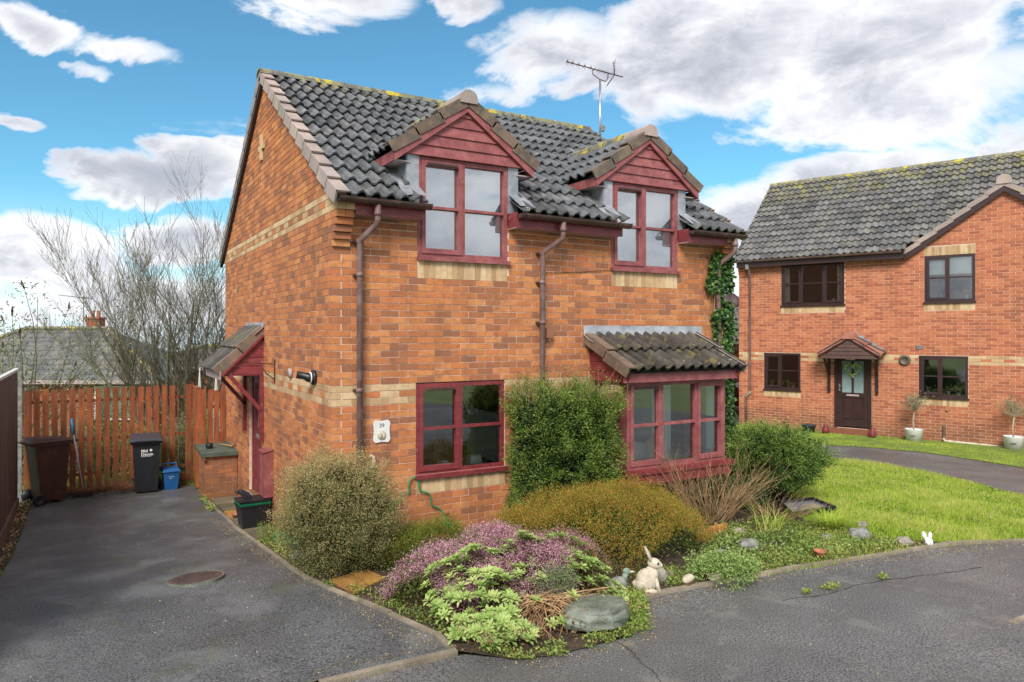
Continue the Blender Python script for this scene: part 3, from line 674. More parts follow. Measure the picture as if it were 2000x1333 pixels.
# ground floor windows
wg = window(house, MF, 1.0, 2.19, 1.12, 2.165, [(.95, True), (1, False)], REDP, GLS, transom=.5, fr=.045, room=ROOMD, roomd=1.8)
it = MB()
it.box(.9, 2.3, .14, .6, 1.02, 1.10); it.build('worktop', WHT, wg)
for (a, b, h) in ((1.40, 1.53, .12), (1.80, 1.98, .15)):
    t_ = MB(); t_.hexa([(a, .16, 1.10), (b, .16, 1.10), (b, .3, 1.10), (a, .3, 1.10), (a+.02, .18, 1.10+h), (b-.02, .18, 1.10+h), (b-.02, .28, 1.10+h), (a+.02, .28, 1.10+h)]); t_.build('white_tray', WHT, wg)
t_ = MB(); t_.box(2.16, 2.2, .1, .9, 1.15, 1.75); t_.build('cupboard', WHT, wg)
# bay window
BX0, BX1, BY = 3.6, 5.345, -.6
MFB = Matrix.Translation((0, BY, 0)) @ MF
wb = window(house, MFB, BX0, BX1, 1.03, 2.13, [(1, True), (1.12, False), (.92, True)], REDW, GLB, transom=.5, fr=.055, sill=False, w0=-.07, w1=0, vent=True, name='bay_window', bar=.035)
for s, x in ((-1, BX0), (1, BX1)):
    MSB = Matrix(((0, -1, 0, x), (1, 0, 0, 0), (0, 0, 1, 0), (0, 0, 0, 1))) if s < 0 else Matrix(((0, 1, 0, x), (1, 0, 0, 0), (0, 0, 1, 0), (0, 0, 0, 1)))
    window(wb, MSB, -.53, -.0, 1.03, 2.13, [(1, False)], REDW, GLB, transom=.5, fr=.05, sill=False, w0=-.07, w1=0, vent=False, name='bay_side_light')
b_ = MB(); b_.box(BX0-.05, BX1+.09, BY-.075, 0, .97, 1.03); b_.build('bay_sill', REDP, wb)
b_ = MB(); b_.box(BX0-.03, BX1+.05, BY-.05, -.01, .84, .969); b_.build('bay_skirting', REDP, wb)
b_ = MB(); b_.add([(BX0, 1.2, 1.0), (BX1, 1.2, 1.0), (BX1, 1.2, 2.2), (BX0, 1.2, 2.2), (BX0-.6, .0, 1.0), (BX1+.4, 0, 1.0), (BX1+.4, 0, 2.2), (BX0-.6, 0, 2.2)], [(0, 1, 2, 3), (4, 0, 3, 7), (1, 5, 6, 2)]); b_.build('room_lining', TEAL, wb)
b_ = MB(); b_.box(BX0+.05, BX1-.05, BY+.08, 1.19, 1.0, 1.04); b_.build('window_board', WHT, wb)
b_ = MB(); b_.box(BX0+1.0, BX0+1.35, .0, .7, 1.05, 2.1); b_.build('pale_panel', NETC, wb)
for cx_, w_, h_ in ((4.0, .34, .28), (4.35, .28, .34)):
    b_ = MB(); b_.ell((cx_, -.30, 1.05), (w_, .10, h_), 16, 8); b_.build('white_dome', WHT, wb, True)
b_ = MB(); b_.box(3.44, 5.44, -.735, -.715, 2.135, 2.275); b_.build('fascia', REDW, wb)
b_ = MB(); b_.box(3.5, 5.42, -.714, -.01, 2.135, 2.15); b_.build('soffit', REDP, wb)
BS = math.atan2(.44, .80); RMY = plane_mat((3.42, -.80, 2.275), (1, 0, 0), (0, math.cos(BS), math.sin(BS)))
b_ = MB(); b_.add([(3.45, -.78, 2.25), (5.48, -.78, 2.25), (5.48, 0, 2.69), (3.45, 0, 2.69)], [(0, 1, 2, 3)]); br = b_.build('bay_roof', TILEB, wb)
emit_tiles(tile_roof(br, RMY, 2, .455, lambda a, b: [(.14, 2.02)], TILEB, 60), 60)
for k in range(2):
    verge_unit('verge_tile', VERB, br, Matrix.Translation((-.01, 0, 0)) @ RMY, k*.455-.025, (k+1)*.455-.01, -1, drop=.14, wid=.13, t=.2)
    verge_unit('verge_tile', VERG, br, Matrix.Translation((2.07, 0, 0)) @ RMY, k*.455-.025, (k+1)*.455-.01, 1, drop=.14, wid=.10)
for s, x in ((-1, 3.50), (1, 5.42)):
    for k in range(4):
        z0 = 2.14+k*.12; y0 = -.72+max(0, (z0-2.23)/.55); y1 = -.72+max(0, (z0+.12-2.23)/.55)
        if y1 < -.03:
            b_ = MB(); b_.hexa([(x, y0, z0), (x+.02, y0, z0), (x+.02, -.003, z0), (x, -.003, z0), (x-.008*s, y1, z0+.118), (x+.02, y1, z0+.118), (x+.02, -.003, z0+.118), (x-.008*s, -.003, z0+.118)]); b_.build('weatherboard', REDP, wb)
    b_ = MB(); b_.bar((x-.005*s*-1, -.76, 2.19), (x-.005*s*-1, -.02, 2.62), .03, .08); b_.build('bargeboard', REDP, wb)
lf = MB(); n = 22; V = []
for i in range(n+1):
    x = 3.395+(5.56-3.395)*i/n; V += [(x, -.008, 2.84), (x, -.016, 2.72+R.uniform(-.004, .004)), (x, -.10, 2.665+R.uniform(-.006, .006)), (x, -.20, 2.625+.018*math.sin(i*1.9))]
lf.add(V, [(4*i+j, 4*i+4+j, 4*i+5+j, 4*i+1+j) for i in range(n) for j in range(3)]); lf.build('lead_flashing', LEAD, wb, True)

# side door and canopy
dr = MB(MS); dr.box(3.37, 3.43, -.12, -.04, .2, 2.12); dr.box(4.17, 4.23, -.12, -.04, .2, 2.12); dr.box(3.43, 4.17, -.12, -.04, 2.05, 2.12); dro = dr.build('door', REDP, house)
d2 = MB(MS); d2.box(3.43, 3.55, -.10, -.055, .24, 2.05); d2.box(4.05, 4.17, -.10, -.055, .24, 2.05); d2.box(3.55, 4.05, -.10, -.055, .24, .42); d2.box(3.55, 4.05, -.10, -.055, 1.05, 1.25); d2.box(3.55, 4.05, -.10, -.055, 1.95, 2.05); d2.box(3.55, 4.05, -.095, -.07, .42, 1.05); d2.build('door_leaf', REDP, dro)
d3 = MB(MS); d3.add([(3.55, -.08, 1.25), (4.05, -.08, 1.25), (4.05, -.08, 1.95), (3.55, -.08, 1.95)], [(0, 1, 2, 3)]); d3.build('pane', GLS, dro)
d3 = MB(MS); d3.box(3.3, 4.3, -.9, -.2, .2, 2.1); d3.build('hallway', ROOM, dro)
d3 = MB(MS); d3.box(3.66, 3.94, -.06, -.045, 1.10, 1.16); d3.build('letterbox', GREY, dro)
d3 = MB(MS); d3.box(3.62, 3.98, -.07, -.06, .5, .95); d3.build('door_panel', REDP, dro)
d3 = MB(MS); d3.box(3.33, 4.27, -.12, .05, .12, .2); d3.build('doorstep', KERB, dro)
cy0, cy1 = 3.16, 4.52
for y in (cy0+.03, cy1-.08):
    p = MB(); p.box(-.055, -.003, y, y+.05, 1.14, 2.13); p.build('canopy_post', REDP, house)
    p = MB(); p.bar((-.02, y+.025, 1.58), (-.50, y+.025, 2.14), .05, .055); p.build('canopy_brace', REDP, house)
RMC = plane_mat((-.66, cy0+.03, 2.19), (0, 1, 0), (math.cos(.78), 0, math.sin(.78)))
c_ = MB(); c_.add([(-.62, cy0+.03, 2.19), (-.62, cy1, 2.19), (-.0, cy1, 2.80), (-.0, cy0+.03, 2.80)], [(0, 1, 2, 3)]); cr = c_.build('canopy_roof', TILEB, house)
emit_tiles(tile_roof(cr, RMC, 2, .455, lambda a, b: [(.11, cy1-cy0)], TILEB, 40, amp=.03), 40)
for k in range(2): verge_unit('verge_tile', VERB, cr, RMC, k*.455-.025, (k+1)*.455-.01, -1, drop=.15, wid=.12, t=.5)
for k in range(5):
    z0 = 2.14+k*.125; x0 = -.56+max(0, (z0-2.2)/.98); x1 = -.56+max(0, (z0+.125-2.2)/.98)
    if x1 < -.02:
        b_ = MB(); b_.hexa([(x0, cy0+.045, z0), (-.003, cy0+.045, z0), (-.003, cy0+.07, z0), (x0, cy0+.07, z0), (x1, cy0+.055, z0+.123), (-.003, cy0+.055, z0+.123), (-.003, cy0+.07, z0+.123), (x1, cy0+.07, z0+.123)], R.uniform(-.1, .1)); b_.build('weatherboard', REDP, cr)
b_ = MB(); b_.bar((-.60, cy0+.03, 2.13), (-.01, cy0+.03, 2.71), .03, .075, (0, 1, 0)); b_.build('bargeboard', REDP, cr)
b_ = MB(); b_.box(-.63, -.61, cy0+.02, cy1-.02, 2.07, 2.19); b_.build('fascia', SOFF, cr)
b_ = MB(); b_.box(-.60, -.003, cy0+.04, cy1-.03, 2.12, 2.135); b_.build('soffit', REDP, cr)
b_ = MB(); b_.add([(-.008, cy0, 2.90), (-.008, cy1, 2.90), (-.015, cy1, 2.83), (-.015, cy0, 2.83), (-.14, cy1, 2.72), (-.14, cy0, 2.72)], [(0, 1, 2, 3), (3, 2, 4, 5)]); b_.build('lead_flashing', LEAD, cr)

# small fittings fixed to the walls
b_ = MB(); b_.lathe([(.065, 0), (.06, .03), (.0, .032)], 16); vd = b_.mesh('vent_disc', SOFF, True); o = link(vd, 'wall_vent', house, (-.003, 1.64, 2.232)); o.rotation_euler = (0, -math.pi/2, 0)
b_ = MB(); b_.box(2.78, 2.88, -.06, -.003, 2.68, 2.80); b_.build('cable_box', BRK, house)
b_ = MB(); b_.tube([(2.83, -.05, 2.68), (2.82, -.06, 2.64), (2.76, -.05, 2.62), (2.72, -.04, 2.6)], .006, 5); b_.tube([(2.75, -.012, 3.50), (3.3, -.012, 3.53), (3.86, -.012, 3.585)], .004, 4); b_.build('cable', BLKP, house)
b_ = MB(); b_.tube([(.43, -.03, 1.40), (.46, -.05, 1.39), (.47, -.05, 1.28), (.45, -.05, 1.265), (.30, -.05, 1.25)], .020, 8); b_.build('overflow_pipe', CREM, house, True)

# ------------------------------------------------------------------ ground
def drape(name, poly, dz, mat, step=.35, **kw):
    pv = [Vector(p[:2]) for p in poly]; n = len(pv); bv = []
    for i in range(n):
        a, b = pv[i], pv[(i+1) % n]; k = max(1, int((b-a).length/step))
        bv += [a+(b-a)*(j/k) for j in range(k)]
    m = len(bv); xs = [p.x for p in bv]; ys = [p.y for p in bv]; ip = []
    x = min(xs)+step/2
    while x < max(xs):
        y = min(ys)+step/2
        while y < max(ys):
            if inside((x, y), poly): ip.append(Vector((x+R.uniform(-.1, .1)*step, y+R.uniform(-.1, .1)*step)))
            y += step
        x += step
    r = geometry.delaunay_2d_cdt(bv+ip, [(i, (i+1) % m) for i in range(m)], [], 1, 1e-5)
    me = bpy.data.meshes.new(name); me.from_pydata([(p.x, p.y, G(p.x, p.y)+dz) for p in r[0]], [], [tuple(f) for f in r[2]]); me.materials.append(mat)
    me.polygons.foreach_set('use_smooth', [True]*len(me.polygons)); me.update()
    return tag(link(me, name), **kw)
def inside(p, poly):
    c = False; j = len(poly)-1
    for i in range(len(poly)):
        if (poly[i][1] > p[1]) != (poly[j][1] > p[1]) and p[0] < (poly[j][0]-poly[i][0])*(p[1]-poly[i][1])/(poly[j][1]-poly[i][1])+poly[i][0]: c = not c
        j = i
    return c
gx = np.concatenate([np.arange(-400, -40, 30), np.arange(-40, -8, 4), np.arange(-8, 20, .8), np.arange(20, 60, 4), np.arange(60, 900, 40)])
gy = np.concatenate([np.arange(-60, -14, 8), np.arange(-14, 12, .8), np.arange(12, 60, 3), np.arange(60, 200, 15), np.arange(200, 1400, 50)])
gv = []
for y in gy:
    for x in gx:
        z = G(x, y)-.05 if y < 80 else 0
        if y >= 80:
            z = interp(y, [80, 250, 500, 850, 1400], [-6, -30, -34, -30, -30])-.05+noise.noise(Vector((x*.004, y*.004, 3)))*(y-80)*.012
        if -3.3 < x < 3.5 and y < 6 and x > 0 and y > 0: z = min(z, -.35)
        gv.append((x, y, z))
nx = len(gx); gf = [(j*nx+i, j*nx+i+1, (j+1)*nx+i+1, (j+1)*nx+i) for j in range(len(gy)-1) for i in range(nx-1)]
FIELD = material('field_grass', (.15, .21, .06), (.19, .24, .09), .95, .02, 5, lo=.45, hi=.55, grain=(.4, .15))
me = bpy.data.meshes.new('ground'); me.from_pydata(gv, [], gf); me.materials.append(FIELD); me.polygons.foreach_set('use_smooth', [True]*len(gf)); tag(link(me, 'ground'), kind='structure')
DRV = [(-.95, -2.63), (-.3, -2.64), (.03, -2.65), (.03, -2.37), (-.12, -1.83), (-.23, -1.41), (-.36, -.95), (-.45, -.58), (-.51, -.03), (-.50, .95), (-.49, 2.2), (-.49, 3.74), (-.56, 5.23), (-.55, 6.72), (-3.12, 6.72), (-3.12, -2.0), (-3.3, -3.2)]
drape('driveway', DRV, 0, ASPD, kind='structure')
ROAD = [(-3.5, -3.35), (-.95, -2.75), (.1, -2.77), (.38, -3.0), (.62, -3.06), (.95, -3.10), (1.38, -3.12), (1.92, -2.64), (2.26, -2.62), (3.15, -2.71), (3.9, -2.76), (4.84, -2.91), (6.03, -3.05), (7.08, -3.32), (10, -4.2), (16, -6.2), (16, -13), (-12, -13), (-12, -5.2)]
drape('road', ROAD, 0, ASPH, .45, kind='structure')
BED = [(.05, -2.70), (.10, -2.37), (-.06, -1.83), (-.17, -1.41), (-.30, -.95), (-.39, -.58), (-.45, -.03), (-.44, .95), (-.43, 1.7), (-.008, 1.7), (-.008, -.008), (6.06, -.008), (6.06, 1.2), (7.0, 1.0), (6.6, -1.0), (5.6, -1.6), (5.4, -2.3), (6.05, -2.98), (4.84, -2.84), (3.9, -2.69), (3.15, -2.64), (2.26, -2.55), (1.92, -2.60), (1.40, -3.09), (.95, -3.12), (.62, -3.10), (.36, -3.02)]
drape('flower_bed_soil', BED, .012, SOIL, .3, kind='structure')
LAWN = [(6.05, -2.98), (5.4, -2.3), (5.6, -1.6), (6.6, -1.0), (7.0, 1.0), (6.4, 2.2), (8, 5.5), (10.9, 5.5), (11.84, 2.53), (12.18, 1.5), (12.1, .45), (11.66, -.64), (11.0, -1.67), (9.9, -4.1), (7.1, -3.25)]
drape('front_lawn', LAWN, .0, TURF, .5, kind='structure')
PATH = [(11.9, 2.53), (12.24, 1.5), (12.16, .45), (11.72, -.64), (11.05, -1.67), (9.96, -4.12), (16, -6), (14.9, -2.5), (14.37, -.29), (14.5, .67), (14.54, 1.72), (14.15, 2.64), (13.3, 3.6), (12.4, 4.6), (11.2, 5.2)]
drape('shared_path', PATH, .01, ASPH, .5, kind='structure')
NLWN = [(13.33, 3.64), (14.18, 2.68), (14.58, 1.75), (14.55, .67), (14.42, -.29), (15, -2.5), (16.5, -4), (19.5, -2), (18.9, -.9), (14.9, 6.95), (12.4, 6.9), (12.45, 4.65)]
drape('neighbour_lawn', NLWN, .012, TURF, .5, kind='structure')
# sandy verge strips, edging strips
LVS = [(-3.3, 6.72), (-3.3, -2.6), (-3.13, -2.0), (-3.13, 6.72)]
drape('fence_verge', LVS, .02, SOIL, .4, kind='structure'); drape('fence_verge', [(-3.3, 6.73), (-.57, 6.73), (-.2, 7.2), (-3.3, 7.2)], .02, SOIL, .4, kind='structure')
def edging(name, pts, w, h, mat, seg, **kw):
    root = empty(name, (pts[0][0], pts[0][1], G(*pts[0]))); tag(root, **kw); P = [Vector(p) for p in pts]
    for a, b in zip(P, P[1:]):
        n = max(1, round((b-a).length/seg))
        for i in range(n):
            p = a+(b-a)*(i/n); q = a+(b-a)*((i+.985)/n); mb = MB(); j = R.uniform(-.006, .006)
            d = (q-p).normalized(); s = Vector((-d.y, d.x))*w/2; zz = (G(*p)+j, G(*q)+j+R.uniform(-.003, .003)); o = root.location
            pts8 = [(*(p-s), zz[0]-.08), (*(q-s), zz[1]-.08), (*(q+s), zz[1]-.08), (*(p+s), zz[0]-.08), (*(p-s), zz[0]+h), (*(q-s), zz[1]+h), (*(q+s), zz[1]+h), (*(p+s), zz[0]+h)]
            mb.hexa([Vector(v)-o for v in pts8], R.uniform(-.25, .25)); mb.build('edging_stone', mat, root)
    return root
edging('edging_kerb', [(-3.4, -3.28), (-2.2, -2.95), (-.95, -2.69), (.08, -2.71)], .055, .016, KERB, .9, kind='structure')
edging('edging_kerb', [(.05, -2.66), (.065, -2.37), (-.09, -1.83), (-.20, -1.41), (-.33, -.95), (-.42, -.58), (-.48, -.03), (-.47, .95), (-.46, 2.2), (-.46, 3.74), (-.54, 5.2)], .05, .02, KERB, .9, kind='structure')
edging('edging_kerb', [(1.92, -2.60), (2.26, -2.585), (3.15, -2.675), (3.9, -2.725), (4.84, -2.875), (6.03, -3.015), (7.08, -3.285), (10, -4.15)], .06, .025, KERB, .6, kind='structure')
k_ = 0
for y0, y1, x0 in ((1.75, 2.3, -.42), (2.32, 2.9, -.42), (2.92, 3.5, -.42), (3.52, 4.1, -.42), (4.12, 4.62, -.42), (4.64, 5.15, -.45)):
    mb = MB(); za, zb = G(0, y0)+.02, G(0, y1)+.02
    mb.hexa([(x0, y0, za-.06), (-.012, y0, za-.06), (-.012, y1-.01, zb-.06), (x0, y1-.01, zb-.06), (x0, y0, za), (-.012, y0, za), (-.012, y1-.01, zb), (x0, y1-.01, zb)], R.uniform(-.3, .3))
    if k_ == 0: pth = mb.build('slab_path', SLAB); tag(pth, kind='structure')
    else: mb.build('paving_slab', SLAB if k_ != 3 else ORAN, pth)
    k_ += 1
pv = empty('orange_pavers', (-.06, -1.0, .38), 0, 'pair of wet orange stone pavers at the driveway edge beside the purple heather', 'paver')
for p in ([(-.28, -.82), (-.06, -.74), (-.0, -1.12), (-.20, -1.26)], [(-.045, -.735), (.14, -.72), (.20, -1.02), (.012, -1.11)]):
    mb = MB(); mb.hexa([(x+.06, y+1, .0) for x, y in p]+[(x+.06, y+1, .025+R.uniform(0, .01)) for x, y in p]); mb.build('paver', ORAN, pv)

# manhole cover and road drain
mh = empty('manhole_cover', (-1.37, .04, G(-1.37, .04)+.004), .3, 'round rusty brown manhole cover set in the driveway', 'manhole cover'); mh.rotation_euler = (-.115, 0, .3)
mb = MB(); mb.lathe([(.275, -.03), (.275, .004), (.25, .006), (.25, -.005)], 40); mb.build('frame', SLAT, mh)
mb = MB(); mb.lathe([(.247, -.02), (.247, .004), (.22, .009)], 40); mb.build('cover_plate', IRNM, mh)
tr = MB()
for i in range(-7, 8):
    for j in range(-7, 8):
        if i*i+j*j < 44: tr.box(i*.03-.011, i*.03+.011, j*.03-.004, j*.03+.004, .008, .013)
tag(tr.build('tread_stud', IRNM, mh), kind='stuff')
mb = MB(); mb.box(-.28, .3, -.11, .11, -.02, .004); mb.box(-.24, .26, -.08, .08, .0045, .008, .2); mb.build('road_drain_cover', KERB, None, loc=(4.45, -4.42, .424), label='pale rectangular stopcock cover set in the road at the right', cat='drain cover')

# ------------------------------------------------------------------ fences
fx = empty('picket_fence', (-3.28, 6.9, -.12), 0, 'red stained picket fence of upright slats closing the end of the driveway', 'fence')
def picket(x, w, z0, z1, par, nm='picket'):
    mb = MB(); l = R.uniform(-.006, .006); t = R.uniform(-.3, .35); zt = z1+R.uniform(-.012, .012)
    mb.hexa([(x, -.012, z0), (x+w, -.012, z0), (x+w, .010, z0), (x, .010, z0), (x+l, -.012, zt), (x+w+l, -.012, zt+R.uniform(-.006, .006)), (x+w+l, .010, zt), (x+l, .010, zt)], t); return mb.build(nm, FENR, par)
x = .0
for i in range(18): picket(x, .118 if i == 0 else .094, .06+.02*R.random(), 1.87, fx); x += .147 if i == 0 else .1375
picket(2.49, .02, .2, 1.85, fx, 'narrow_slat')
picket(2.62, .115, .04, 1.885, fx)
for z in (.30, .92, 1.62): mb = MB(); mb.box(-.02, 2.72, .012, .05, z, z+.05, -.2); mb.build('rail', FENR, fx)
mb = MB(); mb.box(2.3, 2.74, -.02, .02, .02, .20, -.2); mb.build('gravel_board', FENR, fx)
for px_ in (1.25,): mb = MB(); mb.box(px_, px_+.09, .05, .14, 0, 1.8, -.2); mb.build('post', FENR, fx)
gp = MB(); gp.box(-.03, .055, -.10, .40, 0, 1.83, .55); gp.box(-.035, .06, -.105, .405, 1.83, 1.85, .3); gp.build('gate_edge', FENR, None, loc=(-.50, 6.46, -.12), label='bright red timber gate leaf seen edge-on between the two picket sections', cat='gate')
f2 = empty('picket_fence', (-.44, 6.36, -.12), 0, 'short red picket section between the gate post and the house wall', 'fence')
for i, x in enumerate((0.0, .115, .228, .336)): picket(x, .088, .3, 1.80, f2)
for z in (.5, 1.45): mb = MB(); mb.box(-.02, .425, .012, .05, z, z+.06, -.2); mb.build('rail', FENR, f2)
f3 = empty('board_fence', (-3.33, 6.3, -.1), 0, 'tall dark brown boarded fence with white capping on the left of the driveway', 'fence')
for i in range(62):
    y = -.128*i; mb = MB(); t = R.uniform(-.3, .3); zb = .10+.0*i; g_ = G(-3.3, 6.3+y)+.1
    mb.hexa([(-.012-.008*(i % 2), y-.126, zb+g_), (.010-.008*(i % 2), y-.126, zb+g_), (.010-.008*(i % 2), y, zb+g_), (-.012-.008*(i % 2), y, zb+g_), (-.012, y-.126, 2.22), (.010, y-.126, 2.22), (.010, y, 2.22), (-.012, y, 2.22)], t); mb.build('board', FENB, f3)
mb = MB(); mb.box(-.03, .03, -8, .02, 2.222, 2.262); mb.build('white_capping', WHT, f3)
mb = MB(); mb.tube([(.01, .25, 2.10), (.02, .42, 2.09)], .035, 8); mb.box(-.04, .05, .22, .34, 0, 2.08); mb.build('end_post', GREY, f3)
mb = MB(); a = G(-3.3, 6.1)+.1; b = G(-3.3, -1.5)+.1
for ya, yb in ((-.25, -2.2), (-2.22, -4.2), (-4.22, -7.8)):
    za, zb = G(-3.3, 6.3+ya)+.1, G(-3.3, 6.3+yb)+.1; mb = MB(); mb.hexa([(.012, yb, zb+.0), (.05, yb, zb+.0), (.05, ya, za+.0), (.012, ya, za+.0), (.012, yb, zb+.17), (.05, yb, zb+.17), (.05, ya, za+.17), (.012, ya, za+.17)], .3); mb.build('gravel_board', FENB, f3)

# ------------------------------------------------------------------ brick store, bins and small things by the fence
st = empty('brick_store', (-.54, 5.2, -.12), 0, 'low brick store with a green felt lid built against the side wall', 'brick store')
mb = MB(); mb.box(.008, .532, .008, .74, 0, .735); stc = mb.build('core', MOR, st)
def block_bricks(M, u1, k0):
    L = []
    for k in range(10):
        u = -.1125*((k+k0) % 2)
        while u < u1-.02:
            s, e = max(0, u), min(u1, u+.225)
            if e-s > .03: L.append((s+.004, e-.004, k*.075+.004, k*.075+.07))
            u += .225
    for s, e, a, b in L:
        m_ = MB(M); m_.box(s, e, -.02, R.uniform(-.002, .002), a, b, R.random()*.5); m_.build('brick', BRK, stc)
block_bricks(MF, .53, 0); block_bricks(MS, .74, 1)
mb = MB(); mb.hexa([(-.07, -.07, .76), (.535, -.07, .755), (.535, .8, .80), (-.07, .8, .80), (-.07, -.07, .82), (.535, -.07, .815), (.535, .8, .86), (-.07, .8, .86)]); mb.build('felt_lid', GRNT, st)
mb = MB(); mb.box(-.06, -.0, -.06, -.0, .70, .758); mb.build('lid_batten', TWGD, st)
mb = MB(); mb.lathe([(.05, 0), (.06, .01), (.062, .08), (.056, .085), (.05, .04), (.0, .03)], 18); mb.build('black_pot', BLKP, None, True, (-.42, 5.55, .722), label='small black plastic pot standing on the green lid of the brick store', cat='pot')
mb = MB(); mb.tube([(0, 0, 0), (.16, -.38, .01)], .013, 6); hs = mb.build('hand_shears', WOOD, None, True, (-.21, 5.80, .74), label='wooden handled garden tool lying on the green lid by the wall', cat='garden tool')
mb = MB(); mb.tube([(.16, -.38, .01), (.19, -.42, .02), (.27, -.40, .03), (.31, -.30, .02), (.24, -.36, .02), (.16, -.38, .01)], .009, 5); mb.build('blade', BLKP, hs)

def letter(s_, sz, loc, rot, mat, parent, off=.02, font=None, align='LEFT'):
    c = bpy.data.curves.new('lettering', 'FONT'); c.body = s_; c.size = sz; c.extrude = .0008; c.offset = sz*off; c.align_x = align; c.resolution_u = 4
    t_ = bpy.data.objects.new('tmp', c); COL.objects.link(t_); bpy.context.view_layer.update()
    me = bpy.data.meshes.new_from_object(t_.evaluated_get(bpy.context.evaluated_depsgraph_get())); bpy.data.objects.remove(t_)
    me.materials.clear(); me.materials.append(mat); o = link(me, 'lettering', parent, loc); o.rotation_euler = rot; return o
def wheelie(name, loc, rz, bm, lm, label, text=None, worn=False, H=.93, WD=.45):
    t = empty(name, loc, rz, label, 'wheelie bin'); w0, w1 = WD*.41, WD*.5; d0, d1 = .20, .27
    mb = MB(); mb.hexa([(-w0, -d0, .03), (w0, -d0, .03), (w0, d0-.03, .10), (-w0, d0-.03, .10), (-w1, -d1, H), (w1, -d1, H), (w1, d1, H), (-w1, d1, H)]); b = mb.build('bin_body', bm, t)
    mb = MB(); mb.hexa([(-w1-.03, -d1-.03, H-.05), (w1+.03, -d1-.03, H-.05), (w1+.03, d1+.02, H-.05), (-w1-.03, d1+.02, H-.05), (-w1-.035, -d1-.04, H), (w1+.035, -d1-.04, H), (w1+.035, d1+.02, H), (-w1-.035, d1+.02, H)]); mb.build('rim', bm, t)
    mb = MB(); z = H+.004; mb.hexa([(-w1-.05, -d1-.06, z), (w1+.05, -d1-.06, z), (w1+.05, d1+.05, z), (-w1-.05, d1+.05, z), (-w1-.02, -d1-.02, z+.035), (w1+.02, -d1-.02, z+.035), (w1+.0, d1, z+.075), (-w1-.0, d1, z+.075)]); mb.box(-w1+.05, w1-.05, -d1-.075, -d1-.055, z, z+.022)
    l_ = mb.build('lid', lm, t)
    if worn: l_.rotation_euler = (.0, .03, 0)
    mb = MB(); mb.tube([(-w1+.03, d1+.02, H-.03), (-w1+.03, d1+.10, H+.0), (w1-.03, d1+.10, H+.0), (w1-.03, d1+.02, H-.03)], .016, 8); mb.build('handle', bm, t)
    mb = MB(); n = 8; P = [(-.12, 0, .12), (.12, 0, .12), (.12, 0, .48)]+[(.12*math.cos(a_)*1.0, 0, .48+.05*math.sin(a_)) for a_ in np.linspace(0, math.pi, 6)[1:-1]]+[(-.12, 0, .48)]
    mb.add([(x_, -d0-(z_-.03)/(H-.03)*(d1-d0)-.006, z_) for x_, _, z_ in P], [tuple(range(len(P)))]); mb.build('front_recess', bm, b)
    for s in (-1, 1):
        mb = MB(); mb.lathe([(.10, -.02), (.105, 0), (.10, .025), (.06, .027), (.05, .02), (.0, .02)], 18); w_ = mb.build('wheel', BLKP, t, True, (s*(WD*.5+.0), d0+.01, .10)); w_.rotation_euler = (0, s*math.pi/2, 0)
    if text:
        for s_, sz, z_, x_ in text:
            letter(s_, sz, (x_, -d0-(z_-.03)/(H-.03)*(d1-d0)-.008, z_), (math.pi/2+.075, 0, 0), TEXW, b)
        mb = MB(); z_ = .755
        for a_ in (-.3, .3, 1.0, -1.0): mb.ell((.075+.016*math.sin(a_), -d0-(z_-.03)/(H-.03)*(d1-d0)-.009, z_+.02*math.cos(a_)), (.008, .002, .017), 6, 4)
        mb.box(.072, .078, -d0-(.72)/(.9)*.07-.012, -d0-(.72)/(.9)*.07-.009, z_-.025, z_); mb.build('leaf_emblem', TEXW, b)
    return t
wheelie('wheelie_bin', (-2.90, 6.36, -.10), 1.95, BRNB, BRNB, 'old brown wheelie bin with a warped lid in the left corner of the fence', worn=True, H=1.02, WD=.50)
wheelie('wheelie_bin', (-1.37, 6.43, -.10), -.06, BLKP, BINL, 'black wheelie bin with white council lettering in front of the picket fence', [('Mid', .072, .735, -.085), ('Devon', .072, .675, -.085), ('DISTRICT COUNCIL', .0175, .655, -.083)])
cd_ = empty('food_caddy', (-.97, 6.40, -.10), .05, 'small blue food waste caddy beside the black wheelie bin', 'caddy')
mb = MB(); mb.hexa([(-.105, -.10, 0), (.105, -.10, 0), (.105, .10, 0), (-.105, .10, 0), (-.14, -.14, .33), (.14, -.14, .33), (.14, .13, .33), (-.14, .13, .33)]); cb_ = mb.build('caddy_body', BLUP, cd_)
mb = MB(); mb.hexa([(-.16, -.16, .334), (.16, -.16, .334), (.16, .15, .334), (-.16, .15, .334), (-.13, -.11, .375), (.13, -.11, .375), (.12, .12, .40), (-.12, .12, .40)]); mb.build('lid', BLUP, cd_)
mb = MB(); mb.tube([(-.11, .05, .34), (-.12, .09, .45), (.12, .09, .45), (.11, .05, .34)], .014, 6); mb.build('handle', BLUL, cd_)
for sx_, tx, sz, z_ in ((-.05, 'recycling', .026, .235), (-.035, 'food', .022, .205)):
    letter(tx, sz, (sx_, -.10-.04*z_/.33-.004, z_), (math.pi/2+.12, 0, 0), TEXW, cb_, 0)
